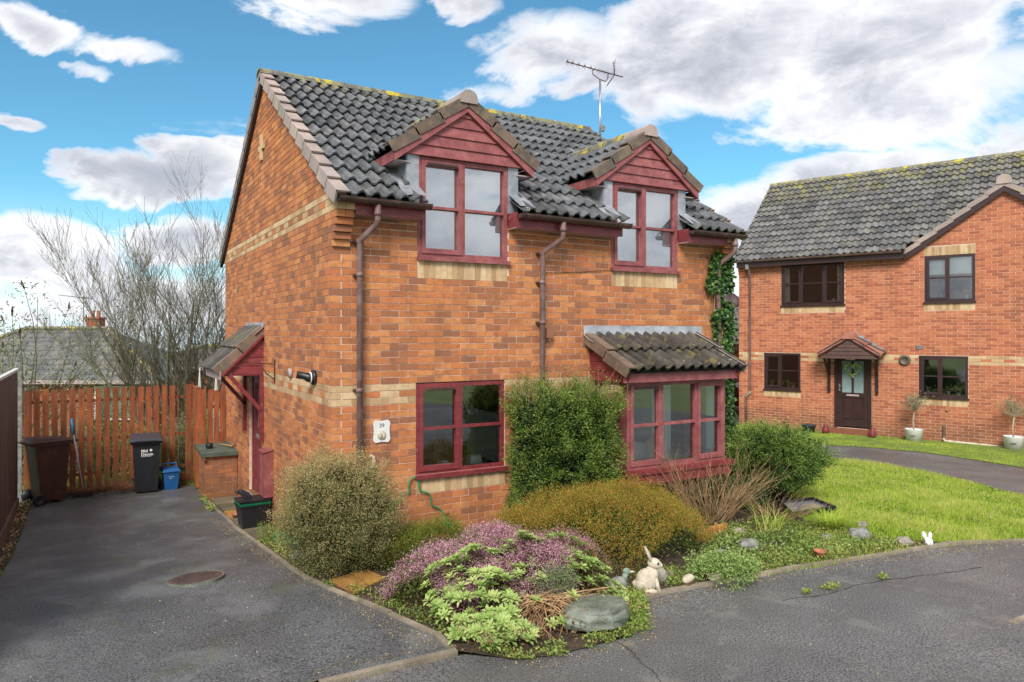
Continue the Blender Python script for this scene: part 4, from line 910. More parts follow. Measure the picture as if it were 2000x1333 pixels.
# nested recycling boxes by the door
rc = empty('recycling_box', (-.265, 2.72, G(-.265, 2.72)+.03), .05, 'black recycling box with a green one nested inside standing by the side door', 'recycling box')
def crate(mb, z0, z1, s0, s1, th=.012):
    a = [(-.20*s0, -.16*s0), (.20*s0, -.16*s0), (.20*s0, .16*s0), (-.20*s0, .16*s0)]; b = [(-.20*s1, -.16*s1), (.20*s1, -.16*s1), (.20*s1, .16*s1), (-.20*s1, .16*s1)]
    V = [(*p, z0) for p in a]+[(*p, z1) for p in b]+[(p[0]*.95, p[1]*.94, z1) for p in b]+[(p[0]*.95, p[1]*.94, z0+.03) for p in a]
    mb.add(V, [(0, 3, 2, 1)]+[(i, (i+1) % 4, 4+(i+1) % 4, 4+i) for i in range(4)]+[(4+i, 4+(i+1) % 4, 8+(i+1) % 4, 8+i) for i in range(4)]+[(8+i, 8+(i+1) % 4, 12+(i+1) % 4, 12+i) for i in range(4)]+[(12, 13, 14, 15)])
mb = MB(); crate(mb, 0, .31, .80, 1.0); mb.build('box_body', BLKP, rc)
mb = MB(); crate(mb, .285, .312, 1.03, 1.09); mb.build('rim', BLKP, rc)
mb = MB(); crate(mb, .318, .350, 1.02, 1.09); mb.build('green_rim', GRNP, rc)
mb = MB(); crate(mb, .354, .385, 1.04, 1.11); mb.build('rim', BLKP, rc)
for i, x in enumerate((-.15, -.10)):
    mb = MB(); mb.tube([(x+.14, .02, .25), (x+.09, .02, .36), (x+.04, .03, .44), (x-.04, .05, .49), (x-.07, .05, .50)], [.022, .028, .028, .024, .02], 8); mb.build('plastic_handle', BLKP, None, True, rc.location, label=('black curved plastic handle sticking out of the recycling box, nearer the store', 'black curved plastic handle sticking out of the recycling box, nearer the wall')[i], cat='handle')
mb = MB(); mb.lathe([(.05, 0), (.07, .05), (.075, .055), (.06, .03), (0, .02)], 14); mb.build('terracotta_saucer', material('terracotta', (.45, .18, .10), (.35, .14, .08), .7), None, True, (-.33, 3.55, -.02), label='small terracotta dish on the slabs beside the recycling box', cat='dish')
# broom, cuttings
mo = empty('broom', (-2.42, 6.60, -.08), 0, 'broom with a pale lilac pole and blue grip leaning on the picket fence', 'broom')
mb = MB(); mb.tube([(.06, -.1, .05), (-.10, .26, 1.02)], .011, 8); mb.build('pole', material('lilac_metal', (.48, .42, .55), None, .35), mo, True)
mb = MB(); mb.tube([(-.10, .26, 1.02), (-.135, .30, 1.30)], .020, 8); mb.build('grip', BLUL, mo, True)
mb = MB(); mb.box(-.10, .20, -.15, -.06, .0, .07); mb.build('brush_head', BLKP, mo)
def twigs(n, c, r, L, rad, dirf, bend=.25, mat=TWIG, name='twigs', parent=None, segs=3, nside=4, fork=2, **kw):
    mb = MB()
    for i in range(n):
        a = R.uniform(0, 2*math.pi); rr_ = math.sqrt(R.random()); p = Vector((c[0]+r[0]*rr_*math.cos(a), c[1]+r[1]*rr_*math.sin(a), c[2]+(r[2]*R.random() if len(r) > 2 else 0)))
        d = Vector(dirf(a, rr_)).normalized(); l = L*R.uniform(.6, 1.15); pts = [p]; bd = Vector((R.uniform(-1, 1), R.uniform(-1, 1), R.uniform(-.5, .8)))*bend
        for s in range(segs): d = (d+bd/segs+Vector((R.uniform(-.12, .12), R.uniform(-.12, .12), R.uniform(-.1, .1)))).normalized(); pts.append(pts[-1]+d*l/segs)
        rd = rad*R.uniform(.6, 1.2); t = R.uniform(-.4, .4); mb.tube(pts, [rd*(1-.75*k/segs) for k in range(segs+1)], nside, t, cap=False)
        for f in range(fork):
            k = R.randint(1, segs); q = pts[k]; dd = (d+Vector((R.uniform(-1, 1), R.uniform(-1, 1), R.uniform(-.4, .9)))*.8).normalized(); e = q+dd*l*.3; mb.tube([q, (q+e)/2+Vector((R.uniform(-.01, .01),)*3), e], [rd*.5, rd*.4, rd*.2], 3, t, cap=False)
    return mb.build(name, mat, parent, True, **kw)
twigs(420, (-2.0, 6.55, -.08), (.62, .22, .10), .22, .0035, lambda a, r: (math.cos(a), math.sin(a), .5), .4, material('rust_twig', (.34, .13, .06), (.20, .08, .045), .85, tint=.6), 'heap_of_cuttings', fork=2, kind='stuff')

# ------------------------------------------------------------------ the neighbouring house
NR_ = -math.radians(68.35); NL = (14.87, 7.01, 0)
nb = empty('brick_house', NL, NR_, 'red brick house with brown window frames and porch across the shared path on the right', 'house')
NW = Matrix.Translation(NL) @ Matrix.Rotation(NR_, 4, 'Z')
NE = 4.86; NG0, NG1 = 4.30, 8.10; NGZ = 6.30
nh = [(1.18, 2.79, 3.53, 4.70), (4.60, 5.64, 3.53, 4.70), (.71, 1.69, 1.12, 2.16), (4.48, 5.50, 1.12, 2.16), (2.55, 3.43, .16, 2.16)]
nsold = [(1.18, 2.79, 3.31, 3.53), (4.60, 5.64, 3.31, 3.53), (.71, 1.69, .90, 1.12), (4.48, 5.50, .90, 1.12), (4.60, 5.64, 4.70, 4.93)]
mb = MB(MF); wall_sheet(mb, .0, 9.0, -.1, NE, nh, -.11, -.006); mb.prism([(NG0, -.006, NE), (NG1, -.006, NE), ((NG0+NG1)/2, -.006, NGZ-.05)], (0, 0, 0), (0, -.1, 0)); nwf = mb.build('front_wall', MOR2, nb)
def nrange(z):
    if z < NE: return (0, 9.0)
    k = (z-NE)/(NGZ-NE)*(NG1-NG0)/2; return (NG0+k+.03, NG1-k-.03)
nband = lambda k: {26: 'buff', 27: 'mix', 28: 'buff'}.get(k)
NL_ = course_bricks(-.0, 83, nrange, nh+nsold, nband)
NS_ = []
for a, b, z0, z1 in nsold:
    n = round((b-a)/.075)
    for i in range(n): p = a+(b-a)*i/n; NS_.append([p+.004, p+(b-a)/n-.004, z0+.003, z1-(.034 if z1 < 4.8 else .004), True, R.random()])
emit_bricks([(NL_, MF, nwf, NBK, BUF, .09), (NS_, MF, nwf, BUF, BUF, .09)], 296, NW)
mb = MB(); mb.box(.012, .11, .12, 7.2, -.1, NE); mb.prism([(.02, 0, NE), (.02, 7.2, NE), (.02, 3.6, 7.55)], (0, 0, 0), (.09, 0, 0)); mb.box(.12, 9, 7.1, 7.2, -.1, NE); mb.build('side_wall', NBK, nb)
for k in range(5):
    mb = MB(); mb.box(.0, .20, -.03*(k+1), 0-.002, 4.42+.075*k, 4.49+.075*k, R.random()); mb.build('corbel_brick', NBK, nwf)
NS = math.atan(.745); RMN = plane_mat((0, -.32, NE-.02), (1, 0, 0), (0, math.cos(NS), math.sin(NS)))
nlen = 3.93/math.cos(NS); rows = 15; ng = nlen/rows
gc = (NG0+NG1)/2; gs = (NGZ-NE)/((NG1-NG0)/2)
def niv(v0, v1):
    v = (v0+v1)/2; y = -.32+v*math.cos(NS); z = NE-.02+v*math.sin(NS); H = []
    hw = (NGZ+.12-z)/gs
    if hw > 0: H.append((gc-hw-.02, gc+hw+.02))
    return split((-.08, 9.4), H)
mb = MB(); 
for r in range(rows):
    for a, b in niv(r*ng, (r+1)*ng): p = [RMN @ Vector((a, r*ng, -.02)), RMN @ Vector((b, r*ng, -.02)), RMN @ Vector((b, (r+1)*ng, -.02)), RMN @ Vector((a, (r+1)*ng, -.02))]; mb.add(p, [(0, 1, 2, 3)])
mb.prism([(0, 3.6, 7.70), (0, 7.5, NE), (0, 7.5, NE-.1), (0, 3.6, 7.6)], (-.05, 0, 0), (9.4, 0, 0)); nrf = mb.build('roof', NTIL, nb)
nc = tile_roof(nrf, RMN, rows, ng, niv, NTIL, 300, NW, amp=.040)
for s in (-1, 1):
    m_ = plane_mat((gc+s*(1.9+.14), -.12, NE-.06), (0, 1, 0), (-s*math.cos(math.atan(gs)), 0, math.sin(math.atan(gs))))
    ln = 2.06/math.cos(math.atan(gs)); gg = ln/6
    def giv(v0, v1):
        z = NE-.06+(v0+v1)/2*math.sin(math.atan(gs)); return [(.12, max(.2, (z-NE)/.745+.1))]
    nc += tile_roof(nrf, m_, 6, gg, giv, NTIL, 300, NW, amp=.040)
    for k in range(6): verge_unit('verge_tile', VERG, nrf, m_, k*gg-.02, (k+1)*gg-.008, -1, drop=.11, wid=.16, t=R.uniform(-.3, .1))
    a = Vector((gc+s*2.03, -.10, NE-.11)); b = Vector((gc, -.10, NE-.11+2.03*gs)); n = Vector((0, 0, -.15)); yy = Vector((0, .03, 0))
    mb = MB(); mb.hexa([a+n, b+n, b+n+yy, a+n+yy, a, b, b+yy, a+yy]); mb.build('bargeboard', BRNP, nb)
    mb = MB(); mb.hexa([a+n+Vector((0, .03, .04)), b+n+Vector((0, .03, .04)), b+n+Vector((0, .1, .04)), a+n+Vector((0, .1, .04)), a+n+Vector((0, .03, .05)), b+n+Vector((0, .03, .05)), b+n+Vector((0, .1, .05)), a+n+Vector((0, .1, .05))]); mb.build('soffit', BRNP, nb)
emit_tiles(nc, 300)
for k in range(20):
    x0 = -.1+k*.475; P = [(0, math.cos(math.pi*i/6)*.15, 7.70+math.sin(math.pi*i/6)*.11) for i in range(7)]; mb = MB(); mb.prism(P, (x0, 3.6, 0), (x0+.47, 3.6, 0), R.uniform(-.2, .2)); mb.build('ridge_tile', RIDG, nrf)
mb = MB(); mb.prism([(math.cos(math.pi*i/7)*.15, 0, math.sin(math.pi*i/7)*.15) for i in range(8)]+[(-.15, 0, -.08), (.15, 0, -.08)], (gc, -.14, NGZ+.10), (gc, .35, NGZ+.10), .2); mb.build('ridge_end', VERG, nrf)
mb = MB(); mb.box(.0, NG0-.12, -.23, -.20, NE-.20, NE-.03); mb.box(0, NG0-.12, -.20, -.004, NE-.19, NE-.18); mb.build('fascia', BRNP, nb)
P = [(0, -.29+.06*math.cos(math.pi+math.pi*i/8), NE-.0+.06*math.sin(math.pi+math.pi*i/8)) for i in range(9)]
mb = MB(); mb.prism(P, (-.06, 0, 0), (NG0-.15, 0, 0)); mb.build('gutter', PIPE, nb)
mb = MB(); mb.box(.27, .35, -.30, -.21, NE-.26, NE-.12); mb.build('gutter_outlet', GREY, nb)
mb = MB(); mb.tube([(.33, -.24, NE-.2), (.33, -.06, NE-.42), (.33, -.05, .98), (.22, -.05, .86), (.22, -.05, .0)], .032, 8); o = mb.build('downpipe', PIPE, nb, True)
mb = MB(); mb.tube([(.33, -.05, 1.02), (.33, -.05, .97), (.22, -.05, .88), (.22, -.05, .84)], .037, 8); mb.build('pipe_bend', MATS['garden_stone'], nb, True)
for u0, u1, z0, z1, li, cu, tr_ in ((1.18, 2.79, 3.53, 4.70, [(1, True), (1.15, False), (1, True)], None, .52), (4.60, 5.64, 3.53, 4.70, [(1, True), (1.1, False)], None, .52), (.71, 1.69, 1.12, 2.16, [(.9, True), (1.1, False)], None, .52), (4.48, 5.50, 1.12, 2.16, [(.9, True), (1.1, False)], None, .5)):
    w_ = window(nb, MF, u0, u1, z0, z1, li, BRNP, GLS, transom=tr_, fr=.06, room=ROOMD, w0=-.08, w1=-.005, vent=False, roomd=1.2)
    if u0 == 1.18:
        for xa in (1.27, 2.60):
            mb = MB(); n = 8; V = []
            for i in range(n+1): V += [(xa+i*.016, .085+.010*(i % 2), z0+.08), (xa+i*.014, .085+.010*(i % 2), z1-.08)]
            mb.add(V, [(2*i, 2*i+2, 2*i+3, 2*i+1) for i in range(n)]); mb.build('curtain', CREM, w_)
    if u0 == 4.60:
        mb = MB(); mb.box(4.68, 5.56, .083, .088, 4.22, 4.64); mb.build('roller_blind', NETC, w_); mb = MB(); mb.box(4.68, 5.56, .083, .088, 4.19, 4.22); mb.build('blind_edge', LIME, w_)
        mb = MB(); mb.ell((5.25, .22, 3.66), (.16, .06, .08), 12, 6); mb.build('folded_cloth', GREY, w_, True); mb = MB(); mb.ell((5.50, .22, 3.70), (.08, .05, .09), 10, 6); mb.build('orange_cushion', ORAN, w_, True)
        mb = MB(); mb.ell((5.30, .25, 3.98), (.15, .04, .07), 12, 6); mb.build('pink_toy', PURP, w_, True)
    mb = MB()
    for k in range(5 if u0 != 4.48 else 7):
        x = u0+.14+(u1-u0-.28)*(k+.5)/(5 if u0 != 4.48 else 7)+R.uniform(-.04, .04); h = R.uniform(.10, .22)
        if k % 3 != 2: mb.lathe([(.035, 0), (.05, h*.45), (.04, h*.47)], 8, (x, .12, z0+.06), 0, 2 if k % 2 else 1)
        if u0 > 1.2 or u0 < 1:
            for q in range(9): mb.ell((x+R.uniform(-.06, .06), .11+R.uniform(-.02, .02), z0+.06+h*R.uniform(.5, 1.15)), (.018, .010, .030), 6, 4, R.random(), 0 if q < 7 else 3)
    mb.build('ornaments_on_sill', [WEED, CREM, MATS['terracotta'], PURP if u0 == 4.48 else ORAN], w_)
# front door and porch
dn = MB(); dn.box(2.55, 2.62, -.02, .06, .16, 2.16); dn.box(3.36, 3.43, -.02, .06, .16, 2.16); dn.box(2.62, 3.36, -.02, .06, 2.08, 2.16); dno = dn.build('door', BRNP, nb)
dn = MB()
for a, b, c_, d in ((2.62, 2.73, .2, 2.08), (3.25, 3.36, .2, 2.08), (2.73, 3.25, .2, .32), (2.73, 3.25, .98, 1.12), (2.73, 3.25, 1.98, 2.08), (2.965, 3.015, 1.12, 1.98)): dn.box(a, b, .0, .05, c_, d)
dn.box(2.73, 3.25, .02, .05, .32, .98); dn.build('door_leaf', BRNP, dno)
for a in (2.78, 3.02): mb = MB(); mb.box(a, a+.18, .0, .019, .42, .88); mb.build('door_panel', BRNP, dno)
mb = MB(); mb.add([(2.73, .02, 1.12), (3.25, .02, 1.12), (3.25, .02, 1.98), (2.73, .02, 1.98)], [(0, 1, 2, 3)]); mb.build('frosted_glass', TEAL, dno)
mb = MB(); mb.box(2.84, 3.14, -.012, -.0, 1.03, 1.075); mb.build('letterbox', SOFF, dno)
mb = MB(); mb.box(2.655, 2.69, -.012, 0, 1.15, 1.35); mb.tube([(2.67, -.01, 1.28), (2.67, -.05, 1.28), (2.77, -.05, 1.28)], .011, 6); mb.build('door_handle', METL, dno)
letter('3', .09, (2.97, -.005, 1.52), (math.pi/2, 0, 0), TEXW, dno)
mb = MB(); mb.box(2.5, 3.5, -.28, .0, .0, .15); mb.build('doorstep', NBK, nb)
pc = 2.99; ps = .58
for s in (-1, 1):
    mb = MB(); mb.box(pc+s*.57-.035, pc+s*.57+.035, -.06, -.004, 1.12, 2.17); mb.build('porch_post', BRNP, nb)
    mb = MB(); mb.bar((pc+s*.57, -.05, 1.62), (pc+s*.61, -.5, 2.12), .05, .05); mb.build('porch_brace', BRNP, nb)
    m_ = plane_mat((pc+s*.74, -.60, 2.18), (0, 1, 0), (-s*math.cos(ps), 0, math.sin(ps)))
    mb = MB(m_); mb.box(0, .60, 0, .86, -.02, .02); pr_ = mb.build('porch_roof', TILEB, nb)
    for k in range(2):
        verge_unit('verge_tile', material('terracotta_tile', (.42, .17, .12), (.33, .13, .09), .6, tint=.5) if k == 0 and s < 0 else MATS['terracotta_tile'], pr_, m_, k*.42-.02, (k+1)*.42-.01, -1, drop=.11, wid=.16, t=R.uniform(-.2, .2))
        for q in range(2): tm = tile_mesh('tile', .12, .60, .40, TILEB, 0, .04, m_); o_ = m_ @ Vector((0, k*.41, 0)) if q == 0 else None; (tm.build('roof_tile', TILEB, pr_, loc=m_ @ Vector((.12, k*.41, 0))) if q == 0 else None)
    for k in range(5):   # stepped lead flashing
        mb = MB(); x = pc+s*(.74-.145*k-.05); z = 2.24+.10*k; mb.add([(x, -.012, z), (x-s*.20, -.012, z+.02), (x-s*.20, -.012, z+.16), (x+s*.02, -.012, z+.11)], [(0, 1, 2, 3)]); mb.add([(x+s*.04, -.03, z-.02), (x-s*.2, -.03, z+.12), (x-s*.2, -.14, z+.12), (x+s*.04, -.14, z-.02)], [(0, 1, 2, 3)]); mb.build('step_flashing', LEAD, nb)
    mb = MB(); a = Vector((pc+s*.73, -.61, 2.13)); b = Vector((pc, -.61, 2.13+.73*math.tan(ps))); n = Vector((0, 0, -.05)); mb.hexa([a+n, b+n, b+n+Vector((0, .02, 0)), a+n+Vector((0, .02, 0)), a, b, b+Vector((0, .02, 0)), a+Vector((0, .02, 0))]); mb.build('bargeboard', BRNP, nb)
for k in range(5):
    z0 = 2.06+k*.098; a0 = .69*(1-k/5); a1 = .69*(1-(k+1)/5); mb = MB(); mb.hexa([(pc-a0, -.60, z0), (pc+a0, -.60, z0), (pc+a0, -.57, z0), (pc-a0, -.57, z0), (pc-a1, -.585, z0+.095), (pc+a1, -.585, z0+.095), (pc+a1, -.57, z0+.095), (pc-a1, -.57, z0+.095)]); mb.build('weatherboard', material('porch_board', (.11, .055, .045), (.08, .04, .034), .5) if k == 0 else MATS['porch_board'], nb)
mb = MB(); mb.prism([(math.cos(math.pi*i/7)*.13, 0, math.sin(math.pi*i/7)*.13) for i in range(8)]+[(-.13, 0, -.06), (.13, 0, -.06)], (pc, -.64, 2.64), (pc, -.02, 2.66), .1); mb.build('ridge_tile', MATS['terracotta_tile'], nb)
mb = MB(); mb.lathe([(.11, 0), (.12, .04), (.09, .1)], 12, (pc, -.3, 2.02)); mb.build('porch_lamp', CREM, nb, True)
mb = MB(); mb.lathe([(.135, 0), (.12, .05), (.09, .06), (.08, .03), (0, .03)], 18); o = link(mb.mesh('flue_vent', VERB, True), 'flue_vent', nb, (4.18, -.003, 2.03)); o.rotation_euler = (math.pi/2, 0, 0)
mb = MB()
for k in range(3): mb.box(4.43, 4.57, -.02-.005*k, -.003, 2.33+k*.035, 2.358+k*.035)
mb.build('airbrick_cowl', GREY, nb)
mb = MB(); mb.box(5.00, 5.045, -.06, -.003, .05, .42); mb.build('waste_pipe', VERB, nb); mb = MB(); mb.tube([(5.0, -.09, .10), (5.04, -.09, .03), (6.2, -.09, .0)], .035, 8); mb.build('white_drainpipe', CREM, nb, True)
mb = MB(); mb.ell((5.08, -.03, .80), (.03, .02, .03), 8, 6); mb.build('outdoor_tap', MATS['orange_paver'], nb, True)
# satellite dish on its far corner
sdh = empty('satellite_dish', tuple(NW @ Vector((-.03, .35, 3.62))), NR_, 'grey satellite dish on the end wall of the neighbouring house', 'satellite dish')
mb = MB(); mb.lathe([(.0, 0), (.12, .012), (.22, .04), (.27, .065), (.26, .07), (.21, .045), (0, .01)], 20); o = link(mb.mesh('dish', MATS['grey_metal'], True), 'dish', sdh, (-.33, .0, .1)); o.rotation_euler = (1.15, 0, 1.0)
mb = MB(); mb.tube([(0, 0, -.05), (-.18, 0, -.05), (-.30, 0, .08)], .02, 6); mb.tube([(-.30, 0, -.10), (-.55, -.25, -.05)], .012, 5); mb.build('arm', MATS['rusty_iron'], sdh, True)
# wreath, pots, lanterns
wr = MB()
for i in range(34):
    a_ = 2*math.pi*i/34; x = .17*math.sin(a_)**3; z = (.13*math.cos(a_)-.05*math.cos(2*a_)-.02*math.cos(3*a_)-.01*math.cos(4*a_))
    for q in range(2): wr.ell((x*1.05+R.uniform(-.02, .02), R.uniform(-.02, .0), z*1.15+R.uniform(-.02, .02)), (.026, .02, .026), 6, 4, R.uniform(.3, 1))
wr.build('heart_wreath', LIME, None, False, NW @ Vector((2.99, -.03, 1.76)), label='yellow green heart shaped wreath hanging on the brown front door', cat='wreath').rotation_euler = (0, 0, NR_)
def topiary(u, w, label, seed):
    rr = random.Random(seed); t = empty('topiary_tree', tuple(NW @ Vector((u, w, 0))), NR_, label, 'potted tree', 'two standard trees in white tubs against the neighbour wall')
    mb = MB(); mb.lathe([(.165, 0), (.20, .30), (.205, .31), (.185, .31), (.18, .27), (0, .27)], 22); p_ = mb.build('planter', WHT, t, True)
    mb = MB()
    for s in (-1, 1):
        for k in range(3): mb.bar((s*.008, -.202, .15+k*.006), (s*.055, -.198, .175-k*.012), .003, .008)
    mb.ell((0, -.20, .15), (.012, .006, .024), 6, 5); mb.build('bee_emblem', VERB, p_)
    mb = MB(); mb.tube([(0, 0, .25), (.02*rr.choice((-1, 1)), 0, .5), (.01, 0, .78)], [.02, .016, .014], 7)
    tips = []
    for i in range(46):
        a = rr.uniform(0, 2*math.pi); e = rr.uniform(.15, 1.35); d = Vector((math.cos(a)*math.cos(e), math.sin(a)*math.cos(e), math.sin(e))); l = rr.uniform(.28, .5); q0 = Vector((.01, 0, .76)); q1 = q0+d*l*.5+Vector((0, 0, .02)); q2 = q1+(d+Vector((0, 0, .5))).normalized()*l*.5
        mb.tube([q0, q1, q2], [.008, .005, .002], 4, rr.uniform(-.2, .5), cap=False); tips += [q1, q2, (q1+q2)/2]
    mb.build('branches', material('pale_bark', (.48, .38, .28), (.34, .26, .18), .8, tint=.5) if seed == 1 else MATS['pale_bark'], t, True)
    P = np.array([tips[rr.randrange(len(tips))] for _ in range(620)])+NR.normal(0, .045, (620, 3)); A = NR.normal(0, 1, (620, 3))+[0, 0, .8]
    V, F, T = leaves(P, A, .05, .014, NR.random(620)); npmesh('foliage', V, F, T, SAGE, t); return t
topiary(4.42, -.38, 'standard potted tree in a white tub beneath the lower right window, nearer the door', 1); topiary(6.38, -.32, 'standard potted tree in a white tub at the far right edge by the white drainpipe', 2)
mb = MB(); mb.lathe([(.13, 0), (.18, .20), (.19, .215), (.17, .215), (.165, .17), (0, .17)], 18); mb.build('grey_bowl_planter', MATS['grey_bin_lid'], None, True, NW @ Vector((2.0, -.42, 0)), label='dark grey round planter on the neighbour lawn left of the front door', cat='planter')
for u, lab in ((2.42, 'red glass lantern on the left of the brown front door'), (3.52, 'red glass lantern on the right of the brown front door')):
    mb = MB(); mb.lathe([(.06, 0), (.085, .03), (.09, .12), (.05, .20), (.055, .23), (.03, .24)], 12); ln_ = mb.build('lantern', REDP, None, True, NW @ Vector((u, -.42, 0.01)), label=lab, cat='lantern', group='red lanterns beside the front door')
    mb = MB(); mb.tube([(-.05, 0, .22), (-.04, 0, .30), (.04, 0, .30), (.05, 0, .22)], .005, 5); mb.build('carry_handle', IRON, ln_, True)

# garage and parked car seen between the houses
gg_ = empty('garage', (20.5, 13.6, 0), NR_, 'small brick garage with a tiled roof glimpsed between the two houses', 'garage')
mb = MB(); mb.box(-3, 3, 0, 5, 0, 2.2); mb.build('wall', NBK, gg_)
mb = MB(); mb.prism([(-3.3, 0, 2.15), (3.3, 0, 2.15), (3.3, 0, 2.3), (0, 0, 4.2), (-3.3, 0, 2.3)], (0, -.2, 0), (0, 5.2, 0)); mb.build('gable', NBK, gg_) if 0 else None
RMG = plane_mat((-3.3, -.35, 2.25), (1, 0, 0), (0, math.cos(.66), math.sin(.66))); mb = MB(RMG); mb.box(0, 6.6, 0, 3.4, -.03, .02); gr = mb.build('roof', NTIL, gg_)
mg = MB()
for r in range(10):
    tm = tile_mesh('t', 0.0, 6.6, .34, NTIL, 0, .04, RMG); mg.add([Vector(v)+(RMG @ Vector((0, r*.34, 0))) for v in tm.v], tm.f, R.uniform(-.2, .2))
tag(mg.build('roof_tiling', NTIL, gr), kind='stuff')
mb = MB(); mb.box(-3.3, 3.3, -.36, -.32, 2.02, 2.24); mb.build('fascia', BRNP, gg_); mb = MB(); mb.box(-2.2, .2, -.03, .0, 0, 2.0); mb.build('garage_door', WHT, gg_)
CARB = material('dark_maroon_paint', (.035, .016, .016), None, .22, coat=.8, spec=.6)
def car(loc, rz, label):
    t = empty('parked_car', loc, rz, label, 'car'); V = []
    prof = [(-2.1, .35), (-2.15, .62), (-2.0, .86), (-1.2, .98), (-.55, 1.42), (.9, 1.46), (1.55, 1.05), (2.05, .96), (2.15, .6), (2.1, .35)]
    mb = MB()
    for x, z in prof:
        w = .86 if z < 1.0 else .86-.22*(z-1.0)/.46
        V += [(x, -w, z), (x, w, z)]
    n = len(prof); mb.add(V, [(2*i, 2*i+2, 2*i+3, 2*i+1) for i in range(n-1)]+[tuple(2*i for i in range(n))[::-1], tuple(2*i+1 for i in range(n)), (0, 1, 2*n-1, 2*n-2)]); b = mb.build('car_body', CARB, t)
    for s in (-1, 1):
        mb = MB(); mb.add([(-.98, s*.868, 1.02), (1.25, s*.868, 1.02), (.78, s*.685, 1.38), (-.45, s*.685, 1.36)], [(0, 1, 2, 3)]); mb.build('side_window', GLS, t)
        mb = MB(); mb.box(-.95, -.75, min(s*.88, s*1.05), max(s*.88, s*1.05), .98, 1.12); mb.build('wing_mirror', MATS['grey_metal'], t)
        for x in (-1.35, 1.35):
            mb = MB(); mb.lathe([(.2, -.11), (.31, -.10), (.32, 0), (.31, .10), (.2, .11)], 20); w_ = mb.build('wheel', BLKP, t, True, (x, s*.78, .32)); w_.rotation_euler = (math.pi/2, 0, 0); mb = MB(); mb.lathe([(.2, .105), (.17, .09), (.03, .10), (0, .10)], 14); mb.build('rim', MATS['grey_metal'], w_, True)
        mb = MB(); mb.ell((-2.02, s*.62, .72), (.10, .18, .09), 10, 6); mb.build('headlight', GLB, t, True)
    mb = MB(); mb.add([(-1.17, -.74, 1.0), (-1.17, .74, 1.0), (-.58, .66, 1.41), (-.58, -.66, 1.41)], [(0, 1, 2, 3)]); mb.build('windscreen', GLS, t); return t
car((16.75, 9.35, 0), math.radians(20), 'dark maroon car parked between the two houses, mostly hidden behind the ivy')
drape('side_drive', [(12.4, 6.95), (14.8, 7.05), (19, 4), (26, 10), (20, 14), (13, 13)], .01, ASPH, .8, kind='structure')

# ------------------------------------------------------------------ aerial and fittings of the main house
ta = empty('tv_aerial', (6.17, 2.97, 5.9), 0, 'television aerial on a thin mast above the right hand dormer', 'aerial')
mb = MB(); mb.tube([(0, 0, 0), (0, 0, 1.60)], .019, 8); mb.tube([(.01, -.02, 0), (.02, -.02, .6), (-.01, -.02, 1.2), (.01, -.02, 1.5)], .006, 4); mb.build('mast', METL, ta, True)
o_ = Vector((0, 0, 1.75)); bd = (Vector((.30, -.13, 1.68))-Vector((-.55, .30, 1.93))); b0 = Vector((-.55, .30, 1.93)); b1 = b0+bd*1.12; dn_ = bd.normalized(); sd_ = Vector((.40, .80, .0)).cross(Vector((0, 0, 1))).cross(dn_); sd_ = Vector((.55, .80, .12)).normalized(); sd_ = (sd_-dn_*sd_.dot(dn_)).normalized(); upv = dn_.cross(sd_)
mb = MB(); mb.tube([b0, b1], .012, 6); mb.build('boom', IRON, ta, True)
for i, f in enumerate((0, .10, .22, .34, .46, .55, .62, .67, .72, .77)):
    p = b0+bd*f; mb = MB(); l = .15 if i < 6 else .13
    mb.tube([p-sd_*l, p+sd_*l], .0045, 4, cap=False); mb.build('element', IRON, ta, True)
    if i < 5: mb = MB(); q = p+upv*0; mb.tube([p, p+upv*.02+sd_*.0+dn_*.03], .008, 4); mb.tube([p+dn_*.04-upv*.06, p+dn_*.01+upv*.06], .004, 4); mb.build('element', IRON, ta, True)
for s in (-1, 1):
    e = b0+bd*.95+(upv*s*.22)-dn_*.08+sd_*0
    mb = MB(); mb.tube([b0+bd*.95, e], .009, 5); mb.build('reflector_arm', IRON, ta, True)
    for f in (.3, .55, .8, 1): c_ = (b0+bd*.95).lerp(e, f); mb = MB(); mb.tube([c_-sd_*.16, c_+sd_*.16], .004, 4); mb.build('reflector_rod', IRON, ta, True)
mb = MB(); a_ = b0+bd*.52; b_ = b0+bd*.82; mb.tube([a_, a_-Vector((0, 0, .10)), Vector((-.02, 0, 1.60)), Vector((.10, -.04, 1.56)), b_-Vector((0, 0, .09)), b_], .010, 6); mb.build('bracket', IRON, ta, True)
mb = MB(); mb.box(.02, .09, -.04, .03, .63, .73); mb.build('junction_box', GREY, ta)
pq = empty('house_number_plaque', (.573, -.004, 1.655), 0, 'white scalloped house number plaque on the brick wall beside the downpipe', 'plaque')
mb = MB(); P = []
for i in range(48):
    a_ = 2*math.pi*i/48; P.append((.108*math.copysign(abs(math.cos(a_))**.5, math.cos(a_))*(1-.14*math.exp(-(math.sin(a_)/.28)**2)), 0, .132*math.copysign(abs(math.sin(a_))**.5, math.sin(a_))*(1-.12*math.exp(-(math.cos(a_)/.28)**2))))
mb.prism(P, (0, -.014, 0), (0, 0, 0)); mb.build('plate', WHT, pq)
letter('39', .062, (0, -.0155, .045), (math.pi/2, 0, 0), BLKP, pq, 0, align='CENTER')
mb = MB(); mb.lathe([(.055, 0), (.05, .006)], 16); o = link(mb.mesh('motif', material('motif_wash', (.60, .62, .52), (.45, .42, .30), .6, 40), True), 'motif', pq, (0, -.014, -.045)); o.rotation_euler = (math.pi/2, 0, 0)
